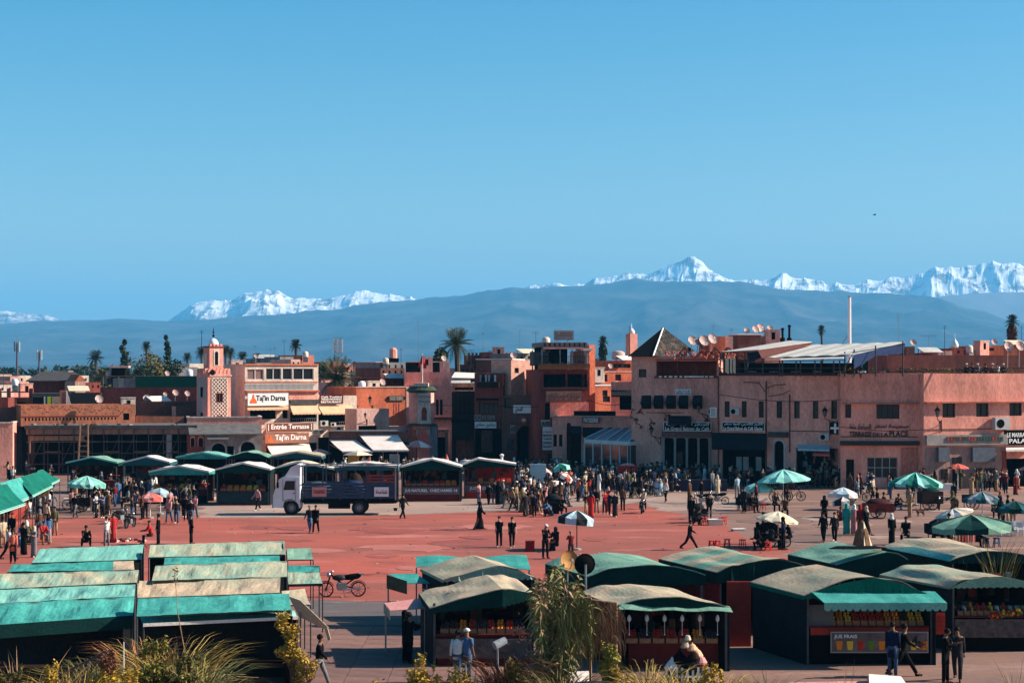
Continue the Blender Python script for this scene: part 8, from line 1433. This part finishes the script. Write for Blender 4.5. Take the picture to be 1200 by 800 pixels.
# around the carts
for x, y, top, ps in ((868,597,'black','seated'),(872,601,'dark grey','standing'),(880,600,'black','seated'),(886,594,'maroon','standing')): PP(x,y,ps,'jacket',top,'black','hair' if x % 2 else 'cap','around the black covered cart',rnd.uniform(-90,90),1.05,'dark grey')
for x, y, top, ps in ((886,641,'black','seated'),(892,644,'black','crouching'),(904,643,'dark grey','seated'),(918,644,'navy','standing'),(895,637,'brown','standing')): PP(x,y,ps,'jacket',top,'black','hair' if x % 2 else 'scarf','around the tricycle under cream parasol',rnd.uniform(-90,90),1.05,'black')
for x, y, top, ps in ((1095,637,'black','seated'),(1112,639,'black','standing'),(1147,640,'dark grey','seated'),(1028,602,'black','standing'),(1034,600,'black','seated'),(921,588,'black','standing'),(810,613,'black','standing'),(814,615,'dark grey','crouching'),(822,590,'black','standing'),(658,603,'black','seated'),(645,605,'blue','crouching'),(893,575,'black','standing')): PP(x,y,ps,'coat',top,'black','hair','close beside a cart or parasol',rnd.uniform(-90,90),1.05)
# the crowds
crowd(15,2,60,618,662,'in the crowd at the left edge',MX_,1,('standing','walking','seated','standing with folded arms','standing'))
crowd(8,24,62,588,607,'under the left green awnings',DK,2); crowd(9,84,135,584,604,'around the round turquoise parasol',MX_,3); crowd(8,112,128,596,607,'in the knot right of the turquoise parasol',MX_,33)
crowd(9,150,172,588,612,'near the coral parasol and scooters',DK+['white','blue'],4,('standing','seated','standing')); crowd(13,198,230,592,616,'in the group before the turquoise-edged stall',MX_,5,('walking','standing','strolling','walking'))
crowd(6,240,300,582,590,'at the counters left of the truck',MX_,6,('standing',)); crowd(26,606,668,566,580,'in the crowd before the archway',MX_,7); crowd(24,610,690,580,594,'in the crowd on the pale paving',MX_,8); crowd(12,612,640,594,606,'at the crowd edge left of the suitcases',DK+['white','red'],9,('walking','standing','strolling'))
crowd(8,680,730,598,607,'in the group above the pale blue parasol',['black','black','dark grey','red','pink','navy','brown'],10,('standing','standing','standing with folded arms')); crowd(18,690,745,560,585,'in the crowd before the pavilion',MX_,11); crowd(12,742,800,576,585,'among the row of scooters',MX_,12,('riding','standing','riding'))
mass(52,640,780,560,570,DK+['grey','blue','white'],13); mass(56,770,930,560,572,DK+['white','grey','blue'],14); crowd(6,905,990,568,575,'before the shop under the pharmacy cross',DK,15)
crowd(9,996,1030,573,585,'near the glazed corner shopfront',MX_,16,('standing','walking','standing','riding')); crowd(12,1040,1098,574,588,'under the green and dark striped parasol',DK+['red','white','brown'],17,('standing','seated','standing')); crowd(12,1138,1198,572,580,'before the right wing doors',DK+['brown','tan','grey','maroon'],18)
crowd(6,1160,1200,600,622,'by the dark parasols at the right edge',DK+['cream','grey'],19,('standing','seated')); mass(34,400,480,552,562,MX_,20); mass(22,478,560,553,564,MX_,21); mass(14,540,620,556,572,DK+['white','pink'],22); mass(10,330,405,558,568,MX_,23); mass(18,0,130,560,580,DK+['white','tan'],24); mass(30,606,660,556,566,MX_,25)
mass(26,130,240,581,590,MX_,51); mass(34,605,690,570,582,MX_,52); mass(36,690,800,568,577,MX_,53); mass(34,930,1100,565,573,DK+['white','grey'],54); mass(22,1100,1200,566,574,DK+['tan','white'],55); mass(24,0,62,588,612,MX_,56); mass(12,800,940,571,576,DK+['white'],57)
tag(CM.build('crowd', CMM, kind='stuff', smooth=True), 'dense dark far crowd before the shop fronts and cafés', 'crowd')
crowd(8,600,640,585,600,'right of the red fronted stall',MX_,40); crowd(8,1000,1040,562,572,'along the foot of the corner block',DK+['white'],41); crowd(6,560,606,590,597,'in front of the last middle stall',DK+['pink','blue'],42)
# people in a hall terrace of the tower and roof
for i, (u, y, top, k) in enumerate(((2.6,1.2,'red','jacket'),(3.6,1.5,'white','jacket'),(1.1,1.0,'white','shirt'),(4.4,1.2,'grey','jacket'))): PP(650+8*i,440,'seated' if i != 1 else 'standing',k,top,'black','hair','on the roof terrace of the restaurant tower',rnd.uniform(-40,40),1.0,None,1,'',0,K.wpt(u, y, K.zt-.45))
for i in range(7): PP(1150+i*7,440,'seated','jacket',['black','navy','grey','black','brown','white','dark grey'][i],'black','hair' if i % 2 else 'cap','on the terrace of the right wing',rnd.uniform(-60,60),1.0,'white' if i % 2 == 0 else None,0,'',0,Wg.wpt(4.6+i*.62, 1.0, Wg.zt-.5))
_by = {}
for o, d, w, px in PEOPLE: _by.setdefault((d, w), []).append((px, o))
for (d, w), L_ in _by.items():
    L_.sort(key=lambda q: q[0])
    for i, (px, o) in enumerate(L_):
        lab = 'person in %s %s' % (d, w)
        if len(L_) > 1: lab = 'person in %s %s, %s from left' % (d, w, ORD[i])
        ws = lab.split()
        if len(ws) > 16: ws = ('person in %s %s%s' % (d.split(' and ')[0] if ' and ' in d else d, w, ', %s from left' % ORD[i] if len(L_) > 1 else '')).split()
        if len(ws) > 16: lab = ' '.join(ws).replace(' and black trousers', '').replace(' in the crowd', '').replace('standing ', '')
        else: lab = ' '.join(ws)
        tag(o, lab, 'person', 'people in the square')
# small dog
def animal(px, py, label, m, rz, s=1.0, cat='dog'):
    t = thing(cat, label, cat, PZ(px, py, 0), rz); t.scale = (s,)*3; vs = [((.0,0,.42),(.10,.11)),((-.28,0,.44),(.12,.13)),((.25,0,.43),(.10,.10)),((-.42,0,.55),(.07,.07)),((-.52,0,.64),(.075,.07)),((-.66,0,.60),(.035,.035)),((.36,0,.5),(.03,.03)),((.5,0,.62),(.018,.018))]
    E = [(0,1),(0,2),(1,3),(3,4),(4,5),(2,6),(6,7)]
    for x, y in ((-.28,.09),(-.28,-.09)): n = len(vs); vs += [((x,y,.3),(.05,.05)),((x+.01,y,.14),(.028,.028)),((x-.02,y,.02),(.03,.03))]; E += [(1,n),(n,n+1),(n+1,n+2)]
    for x, y in ((.25,.09),(.25,-.09)): n = len(vs); vs += [((x-.04,y,.3),(.06,.06)),((x+.07,y,.16),(.028,.028)),((x+.03,y,.02),(.03,.03))]; E += [(2,n),(n,n+1),(n+1,n+2)]
    me = bpy.data.meshes.new('b'); me.from_pydata([v for v, r in vs], E, []); o = bpy.data.objects.new('t', me); COL.objects.link(o); o.modifiers.new('s', 'SKIN').use_smooth_shade = True; o.modifiers.new('u', 'SUBSURF').levels = 1
    for i, (v, r) in enumerate(vs): me.skin_vertices[0].data[i].radius = r; me.skin_vertices[0].data[i].use_root = (i == 0)
    bpy.context.view_layer.update(); r = bpy.data.meshes.new_from_object(o.evaluated_get(bpy.context.evaluated_depsgraph_get())); bpy.data.objects.remove(o); r.materials.clear(); r.materials.append(m); link('body', r, t)
    for y in (-.05,.05): MB().prism([(-.50,y-.02,.68),(-.46,y+.02,.68),(-.45,y,.78)], (-.02,0,0)).build('ear', m, t)
    return t
animal(1079, 605, 'small brown dog standing right of the man dressed in tan', CLO['brown'], R(20), .8)
# birds
t = thing('bird', 'small dark bird flying high in the sky at the right', 'bird', PY(1025, 252, 120)); t.scale = (.5,.5,.5); MB().chain([(-.25,0,0),(-.1,0,.02),(.1,0,.02),(.22,0,.0)], [.02,.06,.05,.01], 6).build('body', BLACK, t); MB().prism([(-.05,0,.03),(.08,0,.03),(.05,-.4,.16),(.0,-.42,.16)],(0,0,.01)).build('wing', BLACK, t); MB().prism([(-.05,0,.03),(.08,0,.03),(.05,.4,.16),(.0,.42,.16)],(0,0,.01)).build('wing', BLACK, t)
# ================================================================ PLANTS IN THE NEAR FOREGROUND
def blades(mb, base, n, L, spread, droop, w, rn, zmin=.2, seg=5, up=1.0):
    for _ in range(n):
        a = rn.uniform(0, 6.283); k = rn.random()**.6*spread; d = Vector((math.cos(a)*k, math.sin(a)*k, up)).normalized(); l = L*rn.uniform(.55, 1.1); p = Vector(base)+Vector((rn.gauss(0,.12), rn.gauss(0,.12), 0)); sd = d.cross(Vector((rn.gauss(0,1), rn.gauss(0,1), .1))).normalized(); vs = []
        h = Vector((math.cos(a), math.sin(a), 0))
        for i in range(seg+1):
            q = i/seg; c = p+d*l*q+h*(l*droop*.35*q*q)-Vector((0,0,l*droop*.75*q**2.4)); ww = w*(1-q)**.6*(.4+.6*min(1, q*4+.3)); vs += [c-sd*ww, c+sd*ww]
        mb.add(vs, [(2*i, 2*i+1, 2*i+3, 2*i+2) for i in range(seg)])
def clump(px, ytop, Y, label, m, n=420, wpx=60, droop=.9, seed=1, m2=None, w=.018, cat='plant', name='reed_clump', base=.0, k=1.0):
    w *= 1.25; n = int(n*.75); droop *= 1.15
    rn = random.Random(seed); X = (px-600)*Y/FP; h = CH-(ytop-HZ)*Y/FP; t = thing(name, label, cat, (X, Y, 0), 0); sp = wpx*Y/FP/2
    mb = MB(); L = h*1.42 if droop > .5 else h*1.1
    blades(mb, (0,0,base), n, L-base, sp/h*1.1, droop*.5*k, w, rn); mb.build('blades', m, t, kind='stuff')
    if m2: mb = MB(); blades(mb, (0,0,base), n//2, (L-base)*.9, sp/h*1.3, droop*.8*k, w*1.2, rn); mb.build('dry_blades', m2, t, kind='stuff')
    return t
def bush(px, ytop, Y, wpx, label, m, n=900, seed=1, size=.05, m2=None, hz=None, name='shrub'):
    rn = random.Random(seed); X = (px-600)*Y/FP; h = CH-(ytop-HZ)*Y/FP; w = wpx*Y/FP; t = thing(name, label, 'shrub', (X, Y, 0)); mb = MB(); mc = MB(); st = MB()
    for i in range(14):
        a = rn.uniform(0, 6.28); q = rn.random()**.6; c = Vector((math.cos(a)*q*w*.36, math.sin(a)*q*w*.3, h-w*.22-rn.random()*min(1.6, h*.4)*(1.0)-.25*w*q)); leaves(mb if rn.random() < .7 or not m2 else mc, c, w*.22*rn.uniform(.7,1.2), n//9, size*1.35, shell=.1, rn=rn); st.tube((0,0,0), c, .02, .008, 5)
    for i in range(10): a = rn.uniform(0, 6.28); c = Vector((math.cos(a)*w*.3*rn.random(), math.sin(a)*w*.2, h-.35+rn.random()*.3)); leaves(mb, c, .12, n//40, size, .5, .5, 2, .1, rn=rn)
    st.build('stems', BARK, t); mb.build('foliage', m, t)
    if m2: mc.build('dry_foliage', m2, t)
    return t
GOLD = leafm('golden_grass', (.55,.36,.05), (.28,.19,.03)); PAMP = leafm('pampas_blade', (.44,.29,.07), (.14,.11,.03)); ORANGE_DRY = leafm('orange_dry_blade', (.42,.17,.06), (.2,.08,.04))
# left pampas and reeds
clump(205,728,52,'tall arching reed clump with a bare stalk, right of the left plants',PAMP,520,95,1.0,1,L_DRY)
clump(165,728,53,'orange-brown plume shaped reed leaning over the left tarpaulin corner',ORANGE_DRY,360,50,1.1,2,L_DRY); clump(135,732,54,'drooping brownish reed crown left of the orange plume',L_OLIVE,380,62,1.5,3,L_DRY)
clump(110,745,51,'dense olive reed mound in front of the drooping crown',L_OLIVE,420,90,1.2,4,PAMP); clump(190,760,50,'dense olive-gold reed mound at the bottom left centre',PAMP,520,120,1.1,5,L_OLIVE); clump(235,750,50.5,'greenish reed mound with thin pale stalks',L_BAM,420,70,1.1,6,L_DRY)
clump(92,775,47,'bright golden yellow grass tuft at the bottom left',GOLD,900,62,.9,7,None,.012); clump(28,778,47,'dry brown spiky reeds at the bottom left corner',L_DRY,240,80,.6,8,L_RED,.02); clump(60,790,46,'low dry reeds beside the golden tuft',L_RED,200,70,.8,9,L_DRY)
t = thing('reed_stalk', 'single long bare reed stalk rising over the second tarpaulin block', 'plant', PY(228, 800, 49)); MB().chain([(0,0,-2),(-.25,0,.8),(-.45,0,1.9),(-.52,0,3.0)], [.018,.015,.01,.004], 5).build('stalk', L_DRY, t); mb = MB(); rn = random.Random(2); leaves(mb, (-.5,0,2.9), .12, 24, .07, .5,.5,3,.1, rn=rn); mb.build('leaves', L_DRY, t)
t = thing('stake', 'thin white stake standing in the left reeds', 'stake', PY(145, 812, 49)); MB().tube((0,0,-1.5),(0,0,1.35),.03,.012,6).build('pole', WHITE, t)
t = thing('lattice_fence', 'sloping purple-grey lattice trellis half hidden in the left reeds', 'trellis', PY(40, 806, 49.5)); mb = MB()
for i in range(16): q = i/15; mb.bar((0+q*1.9,0,-.3),(0+q*1.9,0,.05+.95*q),.03)
mb.bar((0,0,0.0),(1.95,0,1.0),.05)
for i in range(1,8): mb.bar((i*.24,.02,-.3+.1*i*.5),(1.95,.02,-.3+.12*i),.02)
mb.build('lattice', mat('plum_lattice', (.12,.07,.09), .8, .3), t, kind='stuff')
for i, (x, y, Y, w, m, m2, lb) in enumerate(((62,782,46.5,70,L_YEL,L_OLIVE,'leafy golden bush left of the bright grass tuft'),(128,768,48,60,L_RED,L_YEL,'rust-tinged leafy bush right of the lattice'),(182,752,49.5,60,L_YG,L_OLIVE,'tall olive leafy bush among the left reeds'),(222,768,49,54,L_OLIVE,L_YG,'dark leafy bush at the right of the left planting'),(150,786,46,60,L_YEL,L_OLIVE,'low golden leafy bush at the bottom of the left planting'),(828,782,50,64,L_YEL,L_OLIVE,'leafy golden bush inside the bottom centre grass'),(600,776,52.6,52,L_OLIVE,L_RED,'brownish leafy shrub left of the bamboo foot'),(14,788,45,60,L_OLIVE,L_RED,'dark leafy bush at the bottom left corner'))): bush(x, y, Y, w, lb, m, 2600, 60+i, .055, m2)
# yellow-leaved climber at the corner post
def climber():
    rn = random.Random(4); Y = 56; t = thing('climbing_shrub', 'tall yellow-leaved climber on a dark post at the corner of the stalls', 'shrub', PY(345, 806, Y)); mb = MB(); st = MB(); pts = [(332,722),(330,732),(336,742),(342,750),(330,764),(345,766),(356,772),(350,784),(362,790),(340,756),(366,780),(352,798),(338,770),(344,738)]
    for x, y in pts: c = PY(x, y, Y)-t.location; leaves(mb, c, .24, 95, .062, .95, .8, .9, .1, rn=rn); st.chain([(0,0,-1), Vector((c.x*.3,0,c.z*.5)), c], [.04,.03,.01], 5)
    for a, b in zip(pts, pts[1:]):
        for q in (.3,.7): c = PY(a[0]+(b[0]-a[0])*q, a[1]+(b[1]-a[1])*q, Y)-t.location; leaves(mb, c, .16, 30, .055, 1, .8, 1, .1, rn=rn)
    st.build('stems', BARK, t); mb.build('foliage', L_YEL, t)
climber()
t = thing('dark_post', 'thick dark post behind the yellow climber', 'post', PY(338, 806, 57)); MB().box(-.12,.12,-.1,.1,-1.6,2.2).build('post', BLACK, t)
# the tall bamboo and dry thatch in the centre
rn = random.Random(5); Yb = 54
t = thing('bamboo', 'tall feathery bamboo in the centre foreground', 'bamboo', PY(648, 806, Yb)); g = t.location.copy(); cn = MB(); lv = MB(); dr = MB()
for i in range(38):
    x0, xt, yt = 640+rn.uniform(-10,22), 622+rn.uniform(-2,78), 664+rn.random()**1.3*70
    if xt > 665: yt += (xt-665)*.9
    b = PY(x0, 830, Yb+rn.uniform(-.6,.6))-g; top = PY(xt, yt, Yb+rn.uniform(-.8,.8))-g; mid_ = b.lerp(top, .55)+Vector((rn.uniform(-.1,.1)-(xt-x0)*.004, 0, .1)); P3 = [b, b.lerp(mid_, .5), mid_, mid_.lerp(top, .6)+Vector((0,0,.08)), top]; cn.chain(P3, [.022,.018,.014,.009,.003], 5)
    for q in range(60):
        f = .25+.75*rn.random(); k = min(3, int(f*4)); p = P3[k].lerp(P3[k+1], f*4-k); l = rn.uniform(.2,.46); d = Vector((rn.gauss(0,.7), rn.gauss(0,.5), rn.uniform(-.9,.7))).normalized(); sd = d.cross(Vector((rn.gauss(0,1),1,rn.gauss(0,1)))).normalized()*.036; m_ = p+d*l*.5; e = p+d*l-Vector((0,0,l*.35)); (lv if rn.random() < .8 else dr).add([p, m_-sd, e, m_+sd], [(0,1,2,3)])
cn.build('canes', mat('bamboo_cane', (.30,.22,.10), .6, .3, 5), t, kind='stuff'); lv.build('leaves', L_BAM, t, kind='stuff'); dr.build('dry_leaves', L_DRY, t, kind='stuff')
def thatch(x0, x1, yt, yb, Y, label, m, n, m2=None, seed=1, ytr=None):
    rn = random.Random(seed); t = thing('hanging_thatch', label, 'thatch', PY((x0+x1)/2, yt, Y)); mb = MB(); g = t.location.copy(); m2b = MB()
    for i in range(n):
        q = rn.random(); x = x0+(x1-x0)*q; y = yt+((ytr if ytr else yt)-yt)*q+rn.random()**2*(yb-yt)*.55; p = PY(x, y, Y+rn.uniform(-.8,.8))-g; l = rn.uniform(.4,1.1); e = Vector((rn.gauss(.08,.16), rn.gauss(0,.1), -l)); s_ = Vector((.012,0,0)); m_ = p+e*.5+Vector((rn.gauss(.06,.05),0,.05)); (mb if rn.random() < .6 else m2b).add([p-s_, p+s_, m_+s_, p+e, m_-s_], [(0,1,2,3,4)])
    mb.build('reeds', m, t, kind='stuff'); m2b.build('pale_reeds', m2 or m, t, kind='stuff'); q = PY(x0, yt, Y)-g; r = PY(x1, ytr or yt, Y)-g; MB().tube(q, r, .03,.03,6).build('support_pole', WOOD, t); MB().tube(r, Vector((r.x, r.y, -g.z)), .04,.04,6).build('support_post', WOOD, t); return t
thatch(668,722,699,775,54.5,'drooping dry reddish thatch hanging right of the bamboo',L_RED,900,L_DRY,2,706); thatch(650,692,700,790,54,'greenish drooping reeds under the bamboo',L_OLIVE,900,L_BAM,3); clump(588,728,53.2,'rusty dry reeds arching before the tan vaulted stall',L_RED,150,60,1.3,41,L_DRY)
mb = MB(); rn = random.Random(9); t = thing('berry_branch', 'branch of pale pink blossoms left of the bamboo', 'plant', PY(618, 745, 54.2))
for i in range(55): c = Vector((rn.gauss(0,.28), rn.gauss(0,.1), rn.gauss(0,.3)-.1)); mb.ball(c, rn.uniform(.02,.035), 5, 3)
mb.build('blossoms', mat('pale_coral_blossom', (.7,.28,.2), .7, .3, 5), t, kind='stuff'); MB().chain([(.1,0,-1.6),(.05,0,-.6),(0,0,.2)],[.02,.015,.006],5).build('stem', BARK, t)
# shrubs along the bottom edge
bush(497,770,53,44,'yellow-green leafy shrub at the bottom, left of the bamboo',L_YEL,900,11,.05,L_OLIVE); bush(535,778,52.5,60,'darker leafy shrub at the bottom under the tan vault',L_OLIVE,1000,12,.05,L_YEL); bush(712,753,53,36,'lime-green rounded bush right of the bamboo',L_YG,2200,13,.045,L_YEL); bush(445,797,52,40,'tips of a yellow bush at the bottom edge',L_YEL,400,14,.05)
clump(762,760,52.5,'golden arching grass left of the white picket display',PAMP,420,60,1.1,15,GOLD); clump(800,778,51.5,'broad golden grass mound at the bottom centre right',GOLD,700,110,.9,16,PAMP,.014); clump(845,782,51.5,'golden grass mound, its right side orange',GOLD,520,60,.9,17,ORANGE_DRY,.014); clump(895,778,52,'dark thin reeds left of the juice stall',L_OLIVE,300,70,.9,18,L_DRY,.012); bush(735,792,51.5,40,'low golden shrub below the lime-green bush',L_YEL,500,19,.045); clump(600,765,53,'dry rusty reeds left of the bamboo foot',L_RED,320,60,.8,20,L_DRY); clump(655,770,52.5,'greenish tangle of reeds at the bamboo foot',L_OLIVE,420,80,.9,21,L_BAM)
clump(990,785,51,'thin dry stalks at the bottom right',L_DRY,40,26,.5,22,None,.01); clump(1190,778,52,'sparse pale stalks at the right bottom corner',L_DRY,60,40,.5,23,None,.01); clump(1170,640,72,'small dry shrub behind the right edge stall',L_OLIVE,120,22,.6,24,None,.02)
# ================================================================ closing: no two different things share a label
for lab, L_ in list(USED.items()):
    L_ = [o for o in L_ if o.get('label') == lab]
    if len(L_) > 1:
        for i, o in enumerate(sorted(L_, key=lambda q: q.location.x)): o['label'] = '%s, %s' % (lab, ['leftmost', 'second', 'third', 'fourth', 'fifth', 'sixth'][min(i, 5)])
